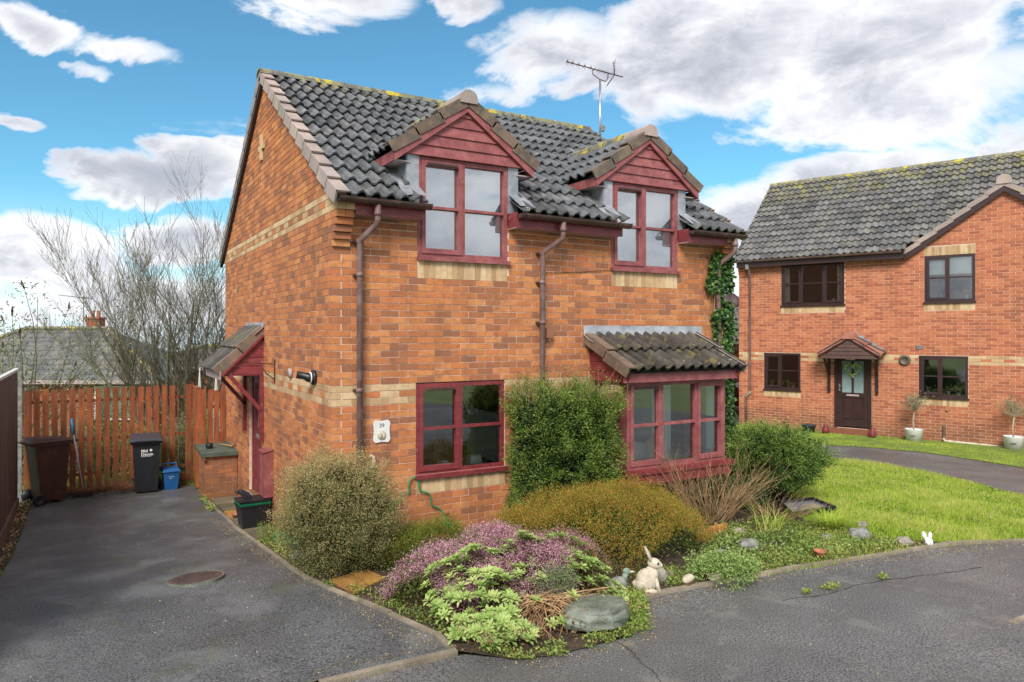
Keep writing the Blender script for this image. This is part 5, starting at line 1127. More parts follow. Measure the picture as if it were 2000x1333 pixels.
mb = MB(); mb.ell((-.018, -.024, -.045), (.02, .008, .036), 8, 6); mb.ell((.02, -.024, -.055), (.018, .008, .03), 8, 6); mb.ell((.02, -.024, -.02), (.006, .004, .018), 6, 5); mb.ell((-.02, -.024, -.005), (.006, .004, .018), 6, 5); mb.build('animal_relief', CREM, pq, True)
mx = empty('meter_box', (-.003, 2.60, .44), 0, 'tall narrow red meter box on the side wall right of the door', 'meter box')
mb = MB(); mb.hexa([(-.13, 0, 0), (0, 0, 0), (0, .27, 0), (-.13, .27, 0), (-.13, 0, .62), (0, 0, .65), (0, .27, .65), (-.13, .27, .62)]); mb.build('case', REDW, mx)
mb = MB(); mb.hexa([(-.15, -.015, .625), (0, -.015, .655), (0, .285, .655), (-.15, .285, .625), (-.15, -.015, .64), (0, -.015, .67), (0, .285, .67), (-.15, .285, .64)]); mb.build('lid', REDW, mx)
mb = MB(); mb.box(-.06, -.01, .05, .11, -.42, -.001); mb.build('cable_duct', GUTT, mx)
fl = empty('wall_light', (-.003, .605, 2.235), 0, 'black bulkhead spotlight on the side wall near the corner', 'wall light')
mb = MB(); mb.lathe([(.088, 0), (.085, .03), (.05, .045), (0, .045)], 20); o = link(mb.mesh('backplate', BLKP, True), 'backplate', fl); o.rotation_euler = (0, -math.pi/2, 0)
mb = MB(); mb.lathe([(.066, .046), (.066, .056)], 20); o = link(mb.mesh('ring', WHT, True), 'ring', fl); o.rotation_euler = (0, -math.pi/2, 0)
mb = MB(); mb.tube([(-.03, 0, 0), (-.07, .01, .0), (-.11, .03, .02), (-.19, .06, .035)], [.055, .055, .04, .042], 12); mb.build('lamp_head', BLKP, fl, True)
bk_ = empty('hanging_basket_bracket', (-.003, 2.5, 2.07), 0, 'rusty scrolled iron hanging basket bracket on the side wall by the canopy', 'bracket')
mb = MB(); mb.box(-.012, -.0, -.012, .012, -.02, .30); mb.build('wall_bar', IRON, bk_)
mb = MB(); mb.tube([(-.01, 0, .24), (-.36, 0, .27)], .007, 5); mb.tube([(-.36, 0, .27), (-.38, 0, .30), (-.405, 0, .295), (-.40, 0, .265), (-.375, 0, .26)], .006, 5); mb.tube([(-.01, 0, .03), (-.10, 0, .10), (-.2, 0, .235)], .007, 5); mb.tube([(-.17, 0, .235), (-.13, 0, .11), (-.10, 0, .09), (-.08, 0, .12), (-.10, 0, .15)], .005, 5); mb.build('scroll_arm', IRON, bk_, True)
tp = empty('garden_tap', (1.375, -.01, .60), 0, 'outdoor tap with a green hose connector low on the front wall', 'tap')
mb = MB(); mb.tube([(0, 0, 0), (0, -.06, 0), (0, -.075, -.03)], .013, 8); mb.tube([(-.03, -.04, .045), (.03, -.04, .045)], .008, 6); mb.tube([(0, -.04, 0), (0, -.04, .045)], .007, 6); mb.build('tap_body', IRON, tp, True)
mb = MB(); mb.lathe([(.016, 0), (.021, .01), (.02, .06), (.014, .065)], 10, (0, -.075, -.10)); mb.build('hose_connector', GRNP, tp, True)
hp = [(1.372, -.085, .52), (1.34, -.08, .53), (1.33, -.05, .60), (1.31, -.04, .70), (1.26, -.03, .735), (1.18, -.03, .76), (1.17, -.03, .83), (1.16, -.03, .90), (1.10, -.03, .93), (1.03, -.03, .945), (1.025, -.03, 1.02), (1.01, -.03, 1.085), (.95, -.03, 1.12), (.90, -.03, 1.08), (.885, -.03, .99), (.905, -.03, .94), (.86, -.03, .95), (.80, -.03, .95), (.79, -.03, .90), (.80, -.03, .845), (.74, -.03, .86), (.69, -.03, .86), (.685, -.03, .80), (.69, -.03, .76), (.62, -.04, .78), (.5, -.06, .7), (.4, -.08, .55)]
def smooth(P, k=2):
    for _ in range(k):
        Q = [P[0]]
        for a, b in zip(P, P[1:]): a, b = Vector(a), Vector(b); Q += [a*.75+b*.25, a*.25+b*.75]
        P = Q+[P[-1]]
    return P
MB_ = MB(); MB_.tube(smooth(hp), .0085, 7); MB_.build('garden_hose', HOSE, None, True, label='wavy green hose hanging on the brick wall from the tap', cat='hose')
cp_ = [(-.30+.055*math.cos(i*.55)*1.0, 1.18-i*.0042, G(-.2, 1.1)+.10+.055*math.sin(i*.55)) for i in range(110)]
MB_ = MB(); MB_.tube(smooth([(p[0]+.14*k/110, p[1], p[2]) for k, p in enumerate(cp_)], 0), .0065, 5); MB_.build('coiled_hose', HOSE, None, True, label='springy coil of green hose lying on the ground beside the round bush', cat='hose')

# ------------------------------------------------------------------ planting
def shell(n, c, r, inner=.72, zmin=None, lump=.18, seed=0, sq=1.0, freq=2.4):
    """points through the outer part of a lumpy ellipsoid and their outward directions"""
    D = unit(NR.normal(size=(int(n*1.7), 3)))
    if sq != 1: D2 = np.sign(D)*np.abs(D)**sq; D = D2/np.max(np.abs(D2), axis=1, keepdims=True)*np.clip(np.linalg.norm(D2/np.max(np.abs(D2), axis=1, keepdims=True), axis=1, keepdims=True)**-.35, .5, 1)
    lm = 1+lump*np.array([noise.noise(Vector((d[0]*freq+seed, d[1]*freq, d[2]*freq+seed*.7))) for d in D])
    k = (inner+(1-inner)*NR.random(len(D))**.6)*lm
    P = np.array(c)+D*np.array(r)*k[:, None]
    if zmin is not None: m = P[:, 2] > zmin; P = P[m]; D = D[m]
    return P[:n], unit(D/np.array(r)*min(r))[:n]
def boxshell(n, c, r, seed, inner=.8, lump=.2):
    U = NR.uniform(-1, 1, (n, 3)); ax = NR.choice(3, n, p=[.22, .5, .28]); sg = np.where(NR.random(n) < .5, -1, 1); sg = np.where((ax == 1) & (NR.random(n) < .6), -1, sg); k = inner+(1-inner)*NR.random(n)**.6
    for i in range(3): U[:, i] = np.where(ax == i, sg*k, U[:, i]*.97)
    rd = np.maximum(np.linalg.norm(np.abs(U)**3.5, axis=1)**(1/3.5), 1); U = U/(1+(rd-1)*.75)[:, None]
    N_ = np.sign(U)*np.abs(U)**4; lm = lump*np.array([noise.noise(Vector((u[0]*r[0]*5+seed, u[1]*r[1]*5, u[2]*r[2]*5))) for u in U])
    return np.array(c)+U*np.array(r)+unit(N_)*lm[:, None]*.35, unit(N_+1e-6)
def sprigs(P, A, L, n, leafL, leafW, spread=.35, tint=(.2, .8), jitter=.15, tipup=0.0, tiptint=None):
    """n leaves set along each sprig"""
    N = len(P); A = unit(A+NR.normal(0, .25, A.shape)+[0, 0, tipup]); t = NR.random((N, n)); l = L*(.6+.7*NR.random((N, 1, 1)))
    base = P[:, None, :]+A[:, None, :]*t[:, :, None]*l+NR.normal(0, 1, (N, n, 3))*leafL*jitter*3
    dr_ = A[:, None, :]*1.0+NR.normal(0, 1, (N, n, 3))*spread*1.6
    tt = tint[0]+(tint[1]-tint[0])*NR.random((N, 1))+NR.normal(0, .08, (N, n))+.12*t
    if tiptint is not None: tt = np.where(t > .62, tiptint+NR.normal(0, .08, (N, n)), tt)
    return leaves(base.reshape(-1, 3), dr_.reshape(-1, 3), leafL*(.7+.6*NR.random(N*n)), leafW*(.7+.6*NR.random(N*n)), np.clip(tt.reshape(-1), 0, 1))
def twig_core(name, c, r, n, rad, parent, mat=TWGD, z0=None):
    mb = MB()
    for i in range(n):
        a = R.uniform(0, 2*math.pi); e = R.uniform(-.1, 1.4); d = Vector((math.cos(a)*math.cos(e)*r[0], math.sin(a)*math.cos(e)*r[1], math.sin(e)*r[2]))
        b = Vector((c[0]+R.uniform(-.08, .08), c[1]+R.uniform(-.08, .08), z0 if z0 is not None else c[2]-r[2]*.9)); e_ = Vector(c)+d*R.uniform(.7, .95); m_ = b.lerp(e_, .5)+Vector((R.uniform(-.05, .05),)*2+(0,))
        mb.tube([b, m_, e_], [rad, rad*.6, rad*.25], 4, R.uniform(-.4, .4), cap=False)
    return mb.build(name, mat, parent, True)
def plant(name, loc, label, cat_='shrub', group=None): return empty(name, loc, 0, label, cat_, group)
def rel(P, t): return P-np.array(t.location)

# round olive bush at the corner
C = (-.05, -.44, .92); t = plant('round_bush', (C[0], C[1], .36), 'big round olive green bush at the front corner of the house by the driveway')
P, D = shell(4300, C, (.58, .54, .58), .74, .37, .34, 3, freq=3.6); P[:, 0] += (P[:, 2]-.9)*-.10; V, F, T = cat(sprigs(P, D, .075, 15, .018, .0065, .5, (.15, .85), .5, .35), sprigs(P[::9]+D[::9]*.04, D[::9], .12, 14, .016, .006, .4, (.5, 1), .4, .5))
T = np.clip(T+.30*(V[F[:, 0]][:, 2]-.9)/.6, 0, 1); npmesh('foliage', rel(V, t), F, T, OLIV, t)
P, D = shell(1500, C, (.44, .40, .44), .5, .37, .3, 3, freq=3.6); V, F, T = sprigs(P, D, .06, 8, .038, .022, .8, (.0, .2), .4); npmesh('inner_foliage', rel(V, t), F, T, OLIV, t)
twig_core('branches', (C[0]-C[0], 0, .57), (.5, .5, .5), 60, .010, t, z0=0)
# clipped yew between window and bay
C = (2.72, -.44, 1.22); t = plant('clipped_yew', (C[0], C[1], .36), 'dense clipped green yew standing between the ground floor window and the bay window')
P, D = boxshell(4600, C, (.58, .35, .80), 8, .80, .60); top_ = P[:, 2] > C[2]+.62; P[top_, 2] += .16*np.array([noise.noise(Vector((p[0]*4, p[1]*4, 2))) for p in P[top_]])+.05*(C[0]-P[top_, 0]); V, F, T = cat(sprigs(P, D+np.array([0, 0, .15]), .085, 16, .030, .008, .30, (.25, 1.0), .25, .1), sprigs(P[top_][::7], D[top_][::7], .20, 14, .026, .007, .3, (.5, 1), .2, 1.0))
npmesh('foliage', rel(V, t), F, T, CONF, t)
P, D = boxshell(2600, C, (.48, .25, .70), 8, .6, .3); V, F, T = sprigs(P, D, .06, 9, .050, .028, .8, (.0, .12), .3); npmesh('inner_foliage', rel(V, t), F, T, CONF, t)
twig_core('branches', (0, 0, .8), (.45, .15, .8), 20, .012, t, z0=0)
t = plant('dry_twigs', (2.75, -.42, 1.9), 'bare straw coloured twigs rising out of the top of the clipped yew', 'twigs')
twigs(105, (0, 0, -.25), (.60, .28, .1), .62, .0042, lambda a, r: (.45*math.cos(a)+.25, .5*math.sin(a), 1), .5, TWIG, 'stem', t, 4, 4, 3)
P = np.array([(2.72+R.uniform(-.6, .6), -.42+R.uniform(-.25, .25), 1.95+R.random()**1.6*.38) for _ in range(900)]); V, F, T = leaves(P, NR.normal(size=(900, 3))+[0, 0, .5], .022, .010, .3+.6*NR.random(900)); npmesh('small_leaf', rel(V, t), F, T, OLIV, t, kind='stuff')
# heath mound
def mound(c, r, n, f, lump=.25, seed=0, edge=1.0):
    a = NR.random(n)*2*math.pi; k = np.sqrt(NR.random(n)); k = k*(1+lump*np.sin(a*3+seed)*.5); X = c[0]+r[0]*k*np.cos(a); Y = c[1]+r[1]*k*np.sin(a)
    h = r[2]*np.sqrt(np.clip(1-(k*.97)**2.4, 0, 1)); h = h*(1+.30*np.array([noise.noise(Vector((x*2.6+seed, y*2.6, 0))) for x, y in zip(X, Y)]))
    g0 = np.array([G(x, y) for x, y in zip(X, Y)]); N_ = np.stack([np.cos(a)*k*.8, np.sin(a)*k*.8, np.ones(n)*.9], 1)
    return np.stack([X, Y, g0+h], 1), unit(N_), h, k
t = plant('heath_mound', (2.35, -1.45, .40), 'wide mound of orange tipped green heath in front of the yew and bay window')
P, D, h, k = mound((2.42, -1.46), (1.34, .82, .68), 4600, 0, seed=2); P[:, 2] -= .10
V, F, T = sprigs(P, D*[.5, .5, 1], .15, 20, .018, .0055, .36, (.2, .62), .25, .5, None); T = np.where(NR.random(len(T)) < .42, np.clip(.8+NR.normal(0, .08, len(T)), 0, 1), T); npmesh('heath_sprig', rel(V, t), F, T, HEAT, t, kind='stuff')
P, D, h, k = mound((2.42, -1.44), (1.26, .76, .58), 1500, 0, seed=2); P[:, 2] -= .16*NR.random(1500)+.05
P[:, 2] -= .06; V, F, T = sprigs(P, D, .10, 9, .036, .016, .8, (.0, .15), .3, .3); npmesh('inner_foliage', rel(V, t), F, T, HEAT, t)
twig_core('branches', (0, 0, .3), (1.0, .65, .35), 70, .006, t, z0=0)
# darker heath under the window
t = plant('dark_heath', (.72, -.62, .36), 'dark green low shrub under the ground floor window beside the round bush')
P, D, h, k = mound((.80, -.72), (.50, .40, .42), 1000, 0, seed=5); P[:, 2] -= .12
V, F, T = sprigs(P, D*[.6, .6, 1], .17, 18, .020, .0055, .35, (.05, .40), .25, .5, .42); npmesh('sprig', rel(V, t), F, T, HEAT, t, kind='stuff')
twigs(60, (.05, -.1, 0), (.35, .3), .36, .004, lambda a, r: (.6*math.cos(a), .6*math.sin(a), 1), .3, TWGD, 'stem', t)
# purple heather
t = plant('purple_heather', (.95, -1.72, .40), 'mound of purple flowering heather behind the pale green rosette plants')
P, D, h, k = mound((1.0, -1.84), (1.10, .62, .50), 4300, 0, lump=.5, seed=7); P[:, 2] -= .05+.06*NR.random(4300)
V, F, T = sprigs(P, D*[.8, .8, 1], .085, 20, .0125, .0070, .6, (.15, 1.0), .5, .3); npmesh('flower_spike', rel(V, t), F, T, PURP, t, kind='stuff')
P, D, h, k = mound((1.0, -1.80), (1.04, .55, .42), 2400, 0, seed=7); P[:, 2] -= .15*NR.random(2400)
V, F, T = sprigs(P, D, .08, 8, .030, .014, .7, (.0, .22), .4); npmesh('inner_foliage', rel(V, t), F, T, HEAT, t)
twig_core('branches', (0, 0, .2), (.9, .5, .28), 60, .005, t, z0=0)
# rosette plants
t = plant('rosette_plant', (1.0, -2.35, .42), 'sprawling pale green rosette plant with bare woody roots at the tip of the flower bed')
Vs = []; sm = MB()
def rosette(p, ax, n, L, W_, tb):
    ax = Vector(ax).normalized(); u = ax.orthogonal().normalized(); w = ax.cross(u); PP = []; AA = []; LL = []
    for i in range(n):
        th = i*2.4+R.random()*.3; el_ = .15+1.15*(i/n); d = (u*math.cos(th)+w*math.sin(th))*math.sin(el_+.15)+ax*math.cos(el_+.15); PP.append(p); AA.append(d); LL.append(L*(.55+.6*i/n)*R.uniform(.85, 1.15))
    PP = np.array([tuple(q) for q in PP]); A = unit(np.array([tuple(q) for q in AA])); s = unit(np.cross(A, np.array(tuple(ax))+1e-4)); LL = np.array(LL)[:, None]; up = np.cross(s, A)
    k = len(PP); Vv = np.stack([PP-s*W_*.12, PP+s*W_*.12, PP+A*LL*.62+s*W_/2+up*LL*.08, PP+A*LL*.95-up*LL*.08+s*W_*.12, PP+A*LL*.95-up*LL*.08-s*W_*.12, PP+A*LL*.62-s*W_/2+up*LL*.08], 1)
    idx = np.arange(k)[:, None]*6; F_ = np.concatenate([idx+np.array([[0, 1, 2, 5]]), idx+np.array([[5, 2, 3, 4]])]); tt = np.clip(tb+NR.normal(0, .1, k), 0, 1)
    return Vv.reshape(-1, 3), F_, np.concatenate([tt, tt])
rs = []
for i in range(560):
    a = R.uniform(0, 2*math.pi); k = math.sqrt(R.random()); x = .96+.98*k*math.cos(a); y = -2.36+.58*k*math.sin(a)
    if x < .3 and y > -1.95: continue
    if not inside((x, y), BED): continue
    if y < -2.42 and .66 < x < 1.40 and R.random() < .93: continue
    if y < -2.95: continue
    hh_ = (.27*math.sqrt(max(0, 1-k**2.2))*(1+.8*noise.noise(Vector((x*3, y*3, 1))))*(1 if y > -2.5 else .6)+.05)*(1 if i % 3 else R.uniform(.3, .8)); zb = G(x, y)
    if y > -2.0 and R.random() < .72: continue
    if x > 1.72: continue
    p = Vector((x, y, zb+hh_+(.20 if y > -2.15 else 0))); rs.append(rosette(p, (math.cos(a)*k*.6, math.sin(a)*k*.6-.25, 1), R.randint(11, 18), .070, .022, R.uniform(.35, .85)))
    if i % 4 == 0: sm.tube([Vector((x*.6+.4+R.uniform(-.4, .4), -2.4+R.uniform(-.2, .2), zb)), Vector((x, y, zb+hh_*.3)), p], [.007, .006, .005], 4, R.uniform(-.3, .3), cap=False)
for i in range(46):
    x = R.uniform(.22, .66); y = -2.95+R.random()*.55; rs.append(rosette(Vector((x, y, G(x, y)+.04+.05*R.random())), (0, -.2, 1), 14, .075, .026, R.uniform(.3, .8)))
V, F, T = cat(*rs); npmesh('leaf_rosette', rel(V, t), F, T, LIME, t, kind='stuff')
sm.v = [tuple(Vector(v)-t.location) for v in sm.v]; sm.build('stem', TWGD, t, True)
rt = MB()
for i in range(190):
    a = R.uniform(math.pi*1.02, math.pi*1.98); p = Vector((1.02+R.uniform(-.2, .2), -2.50+R.uniform(-.06, .1), .50+R.uniform(0, .1))); l = R.uniform(.2, .56); pts = [p]
    d = Vector((math.cos(a)*1.1, math.sin(a)*.8, R.uniform(-.25, .15)))
    for s in range(4): d += Vector((R.uniform(-.25, .25), R.uniform(-.2, .2), R.uniform(-.18, .12))); q = pts[-1]+d.normalized()*l/4; q.z = max(q.z, G(q.x, q.y)+.012); pts.append(q)
    rt.tube([q-t.location for q in pts], [.006, .0055, .0045, .0035, .002], 4, R.uniform(-.2, .9), cap=False)
rt.build('woody_root', TWIG, t, True)
P = np.array([(R.uniform(.1, 1.7), -3.0+R.random()*1.0, 0) for _ in range(1900)]); P[:, 2] = [G(p[0], p[1])+.05+.12*R.random() for p in P]
V, F, T = leaves(P, NR.normal(size=(1900, 3)), .040, .014, .05+.9*NR.random(1900)); npmesh('dead_leaf', rel(V, t), F, T, foliage('dead_leaf', [(0, (.06, .03, .02)), (.5, (.20, .11, .05)), (1, (.42, .32, .16))]), t, kind='stuff')
# grey green sprig patch in the middle
t = plant('silver_shrub', (1.18, -2.32, .50), 'small grey green wiry shrub in the middle of the rosette plants')
P, D = shell(420, (1.18, -2.42, .62), (.17, .10, .13), .3, .45, .2, 4); V, F, T = sprigs(P, D, .07, 12, .016, .007, .6, (.1, .6), .4); npmesh('foliage', rel(V, t), F, T, SAGE, t)
# slate rock
rk = MB(); ring = [(-.30, .02), (-.24, .14), (-.10, .20), (.10, .22), (.27, .15), (.33, .04), (.28, -.10), (.16, -.19), (-.02, -.22), (-.20, -.14)]
lv = [(0, 1.0), (.05, 1.04), (.10, .98), (.135, .93)]; Vv = []
for z, s in lv:
    for i, (x, y) in enumerate(ring): Vv.append((x*s*(1+.05*math.sin(i*3.1+z*40)), y*s*(1+.06*math.cos(i*2.3+z*50)), z+.012*math.sin(i*1.7+z*20)+(.05*x if z > .08 else 0)))
n = len(ring); Ff = [(j*n+i, j*n+(i+1) % n, (j+1)*n+(i+1) % n, (j+1)*n+i) for j in range(3) for i in range(n)]
Vv += [(x*.6, y*.6, .155+.03*x) for x, y in ring]+[(0, 0, .162)]; Ff += [(3*n+i, 3*n+(i+1) % n, 4*n+(i+1) % n, 4*n+i) for i in range(n)]+[(4*n+i, 4*n+(i+1) % n, 5*n) for i in range(n)]
rk.add(Vv, Ff); o = rk.build('slate_boulder', SLAT, None, False, (1.24, -2.84, G(1.2, -2.8)+.03), label='flat grey green slate boulder at the front tip of the flower bed', cat='boulder'); o.rotation_euler = (-.10, .03, .08)
# conifer right of the bay
C = (6.36, -.52, .98); t = plant('conifer_bush', (C[0], C[1], .36), 'spreading feathery green conifer right of the bay window with bare stems beneath')
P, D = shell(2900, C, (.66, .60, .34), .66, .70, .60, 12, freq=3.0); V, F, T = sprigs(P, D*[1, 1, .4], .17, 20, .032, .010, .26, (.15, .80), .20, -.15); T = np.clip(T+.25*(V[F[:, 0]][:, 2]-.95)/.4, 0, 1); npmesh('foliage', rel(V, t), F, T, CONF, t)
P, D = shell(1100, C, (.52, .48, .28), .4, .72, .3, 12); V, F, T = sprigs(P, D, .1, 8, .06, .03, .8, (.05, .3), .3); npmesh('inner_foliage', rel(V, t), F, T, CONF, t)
mb = MB()
for i in range(46):
    a = R.uniform(0, 2*math.pi); e_ = Vector((math.cos(a)*.55, math.sin(a)*.50, .42+R.uniform(-.1, .2))); b0_ = Vector((R.uniform(-.25, .05), R.uniform(-.1, .1), .0)); mb.tube([b0_, b0_.lerp(e_, .5)+Vector((0, 0, -.06)), e_], [.022, .014, .006], 5, R.uniform(-.4, .4), cap=False)
mb.build('bare_stems', TWGD, t, True)
# dark evergreen ground shrubs under the bay
t = plant('low_evergreen', (5.7, -.55, .36), 'dark low evergreen growing beneath the bay window and conifer')
P, D = shell(1300, (5.3, -.55, .45), (.9, .4, .32), .5, .36, .3, 5); V, F, T = sprigs(P, D, .06, 9, .03, .016, .6, (.0, .35), .4); npmesh('foliage', rel(V, t), F, T, IVYL, t)
# leafless shrub before the bay
t = plant('leafless_shrub', (4.55, -1.05, .38), 'leafless shrub with thin arching straw coloured twigs in front of the bay window')
twigs(120, (0, 0, 0), (.30, .18), .85, .0055, lambda a, r: (.75*math.cos(a)+.1, .6*math.sin(a), 1), .45, TWIG, 'stem', t, 5, 4, 4)
twigs(60, (.9, -.25, 0), (.25, .2), .55, .004, lambda a, r: (.9*math.cos(a)+.5, .9*math.sin(a), .5), .5, TWIG, 'dry_stalk', t, 4, 4, 1)
# ivy on the far corner
t = plant('ivy', (5.95, -.02, .3), 'dark green ivy climbing the right hand corner of the brick house behind the downpipe', 'climbing plant')
n = 9000; U = NR.random(n); Z = .4+NR.random(n)*3.6; wd_ = np.interp(Z, [.4, 1.6, 2.8, 3.4, 3.9, 4.0], [.55, .48, .42, .50, .42, .2]); X = 6.12-wd_*U**1.25+.06*np.sin(Z*5); keep = (X < 6.2); Y = -.02-.14*NR.random(n)*(1-.5*U)
Y = np.where(X > 6.05, -.1+NR.random(n)*.5, Y); P = np.stack([X, Y, Z], 1); A = np.stack([NR.normal(0, .5, n), -np.abs(NR.normal(.3, .4, n)), NR.normal(-.5, .5, n)], 1)
hole = np.array([noise.noise(Vector((x*5, z*3.2, 2))) for x, z in zip(X, Z)])+np.where(U > .6, -.15, .25) > -.12
V, F, T = leaves(P[hole], A[hole], .062, .055, np.clip(.45+.25*NR.normal(size=hole.sum()), 0, 1)); npmesh('ivy_leaf', rel(V, t), F, T, IVYL, t, kind='stuff')
mb = MB()
for i in range(7):
    x = R.uniform(-.42, .1); pts = []
    for k in range(12): pts.append((x+.05*math.sin(k*1.3+i), -.02-.01*R.random(), .1+k*.32)); x += R.uniform(-.03, .05)
    mb.tube(pts, [.008]*6+[.005]*6, 4, R.uniform(0, .5), cap=False)
mb.build('ivy_stem', TWIG, t, True)
# long grass clump, geranium, ground cover
def grassclump(name, c, n, L, W_, lean, label, mat=GRAS, arc=.55, tint=(.3, .9)):
    t = plant(name, c, label, 'grass clump'); Vs = []; Fs = []; Ts = []; k = 0
    for i in range(n):
        a = R.uniform(0, 2*math.pi); d = Vector((math.cos(a)*lean, math.sin(a)*lean, 1)).normalized(); p = Vector((R.gauss(0, .07), R.gauss(0, .05), 0)); l = L*R.uniform(.5, 1.2); s = Vector((-math.sin(a), math.cos(a), 0))*W_/2; v = []
        for j in range(5):
            w = (1-j/4.3); v += [p-s*w, p+s*w]; d = (d+Vector((math.cos(a), math.sin(a), -1.0))*arc*.25*(j+1)*.6).normalized(); p = p+d*l/4
            if p.z < .01: p.z = .01
        Vs += [tuple(q) for q in v]; Fs += [(k+2*j, k+2*j+1, k+2*j+3, k+2*j+2) for j in range(4)]; Ts += [R.uniform(*tint)]*4; k += 10
    npmesh('grass_blades', np.array(Vs), np.array(Fs), Ts, mat, t, kind='stuff'); return t
grassclump('long_grass_clump', (5.42, -2.05, .42), 330, .44, .009, .7, 'big clump of long arching green grass beside the pond tub')
grassclump('wiry_grass_clump', (4.75, -1.75, .41), 90, .52, .005, .55, 'thin wiry grass stalks leaning left of the pond tub', tint=(.6, 1))
grassclump('dry_grass_tuft', (4.55, -2.72, .42), 60, .22, .005, .6, 'dry straw coloured grass tuft at the kerb beside the terracotta pot', tint=(.9, 1))
t = plant('feathery_plant', (3.05, -2.68, .42), 'feathery bright green plant spilling over the kerb onto the road', 'plant')
rs = []
P, D, h, k = mound((3.02, -2.60), (.34, .22, .15), 420, 0, seed=1); rs.append(sprigs(P, D*[1, 1, .6], .07, 14, .022, .014, .8, (.3, .85), .4)); V, F, T = cat(*rs); npmesh('foliage', rel(V, t), F, T, BLUG, t)
def carpet(n, poly, L, W_, mat, name, h=.05, tint=(.2, .9), seed=0, thr=-.1, freq=2.2, label=None, kindcat=None, dens=None):
    xs = [p[0] for p in poly]; ys = [p[1] for p in poly]; P = []
    while len(P) < n:
        x, y = R.uniform(min(xs), max(xs)), R.uniform(min(ys), max(ys))
        if dens and R.random() > dens(x, y): continue
        if inside((x, y), poly) and noise.noise(Vector((x*freq+seed, y*freq, seed))) > thr-.25*R.random(): P.append((x, y, G(x, y)+.012+h*R.random()**2))
    P = np.array(P); A = NR.normal(size=(n, 3))*[1, 1, .3]+[0, 0, .55]; nt_ = np.array([noise.noise(Vector((p[0]*1.7, p[1]*1.7, 5))) for p in P])
    V, F, T = leaves(P, A, L*(.6+.8*NR.random(n)), W_*(.6+.8*NR.random(n)), np.clip(tint[0]+(tint[1]-tint[0])*NR.random(n)+.35*nt_, 0, 1)); return npmesh(name, V, F, T, mat, None, kind='stuff')
FRONT = [(1.40, -3.02), (1.94, -2.60), (2.26, -2.57), (3.15, -2.66), (3.9, -2.71), (4.84, -2.86), (5.5, -2.92), (5.6, -2.3), (5.5, -1.6), (4.9, -1.0), (4.0, -1.5), (3.2, -2.15), (1.7, -2.2)]
carpet(12500, FRONT, .030, .014, WEED, 'ground_cover', .06, (.05, .95), 3, -.02)
carpet(2600, [(1.45, -3.10), (1.66, -2.95), (1.97, -2.62), (1.85, -2.45), (1.60, -2.6), (1.5, -2.9)], .026, .014, WEED, 'ground_cover', .06, (.45, .85), 1, -.2)
carpet(2600, [(2.9, -2.2), (4.6, -2.6), (5.4, -2.75), (5.2, -1.9), (4.2, -1.7), (3.2, -1.9)], .03, .02, BLUG, 'blue_green_ground_cover', .05, (.3, 1), 9, .0)
for sd_p in ([(.05, -2.66), (.09, -2.37), (-.07, -1.83), (-.19, -1.41), (-.33, -.95), (-.42, -.55), (-.33, -.55), (-.22, -.9), (-.02, -1.35), (.14, -1.8), (.28, -2.3), (.32, -2.7)], [(-.44, -.2), (-.44, 1.75), (-.30, 1.75), (-.28, 1.0), (-.28, .0)], [(.2, -2.80), (.38, -3.06), (.62, -3.14), (.95, -3.16), (1.40, -3.14), (1.55, -3.02), (1.2, -3.0), (.6, -2.98), (.34, -2.7)]):
    carpet(1000, sd_p, .024, .014, WEED, 'edge_weeds', .05, (.2, .95), 2, .06, 5)
carpet(900, [(1.25, -3.16), (1.55, -3.14), (1.98, -2.64), (1.85, -2.58), (1.5, -2.95), (1.2, -3.05)], .026, .014, WEED, 'edge_weeds', .05, (.1, .95), 2, -.3)
carpet(260, [(-.62, 4.2), (-.50, 4.2), (-.54, 5.25), (-.64, 5.25)], .03, .02, WEED, 'edge_weeds', .08, (.4, .9)); carpet(260, [(3.2, -3.2), (4.4, -3.35), (4.4, -3.28), (3.2, -3.13)], .03, .016, WEED, 'crack_weeds', .02, (.4, 1), 4, .25, 6)
carpet(1100, LVS, .035, .025, foliage('fallen_leaf', [(0, (.16, .10, .04)), (.5, (.42, .30, .14)), (1, (.60, .50, .28))]), 'fallen_leaves', .02, (.1, 1)); carpet(1400, [(-3.2, 6.3), (-.6, 6.35), (-.6, 6.9), (-3.2, 6.95)], .03, .018, SEED, 'fence_litter', .04, (0, 1))
carpet(500, [(-.95, 6.5), (-.55, 6.4), (-.55, 6.85), (-1.1, 6.85)], .02, .012, WEED, 'moss', .02, (.3, .9), 1, -.4)
carpet(6500, BED, .03, .012, MATS['dead_leaf'], 'soil_litter', .02, (0, 1), 6, -.6)
def lawn(name, poly, n, L, W_, tint, near=False):
    xs = [p[0] for p in poly]; ys = [p[1] for p in poly]; P = []
    while len(P) < n:
        x, y = R.uniform(min(xs), max(xs)), R.uniform(min(ys), max(ys))
        d = depth(x, y)
        if d < 2 or R.random() > (9.5/max(9.5, d))**(1.4 if near else .3): continue
        if inside((x, y), poly): P.append((x, y, G(x, y)+.0))
    P = np.array(P); nz = np.array([noise.noise(Vector((p[0]*1.3, p[1]*1.3, 1)))+.6*noise.noise(Vector((p[0]*5, p[1]*5, 4))) for p in P])
    A = NR.normal(0, .45, (n, 3))*[1, 1, 0]+[0, 0, 1]; V, F, T = blades(P, A, L*(.55+.5*NR.random(n)+np.clip(nz, -.3, .8)*.7), W_, np.clip(tint[0]+(tint[1]-tint[0])*NR.random(n)+.35*nz, 0, 1)); return npmesh(name, V, F, T, GRAS, None, kind='stuff')
lawn('lawn_grass', LAWN, 120000, .085, .008, (.2, 1.05), True)
carpet(5000, LAWN, .045, .020, WEED, 'lawn_weeds', .05, (.2, 1), 11, .12, 1.3)
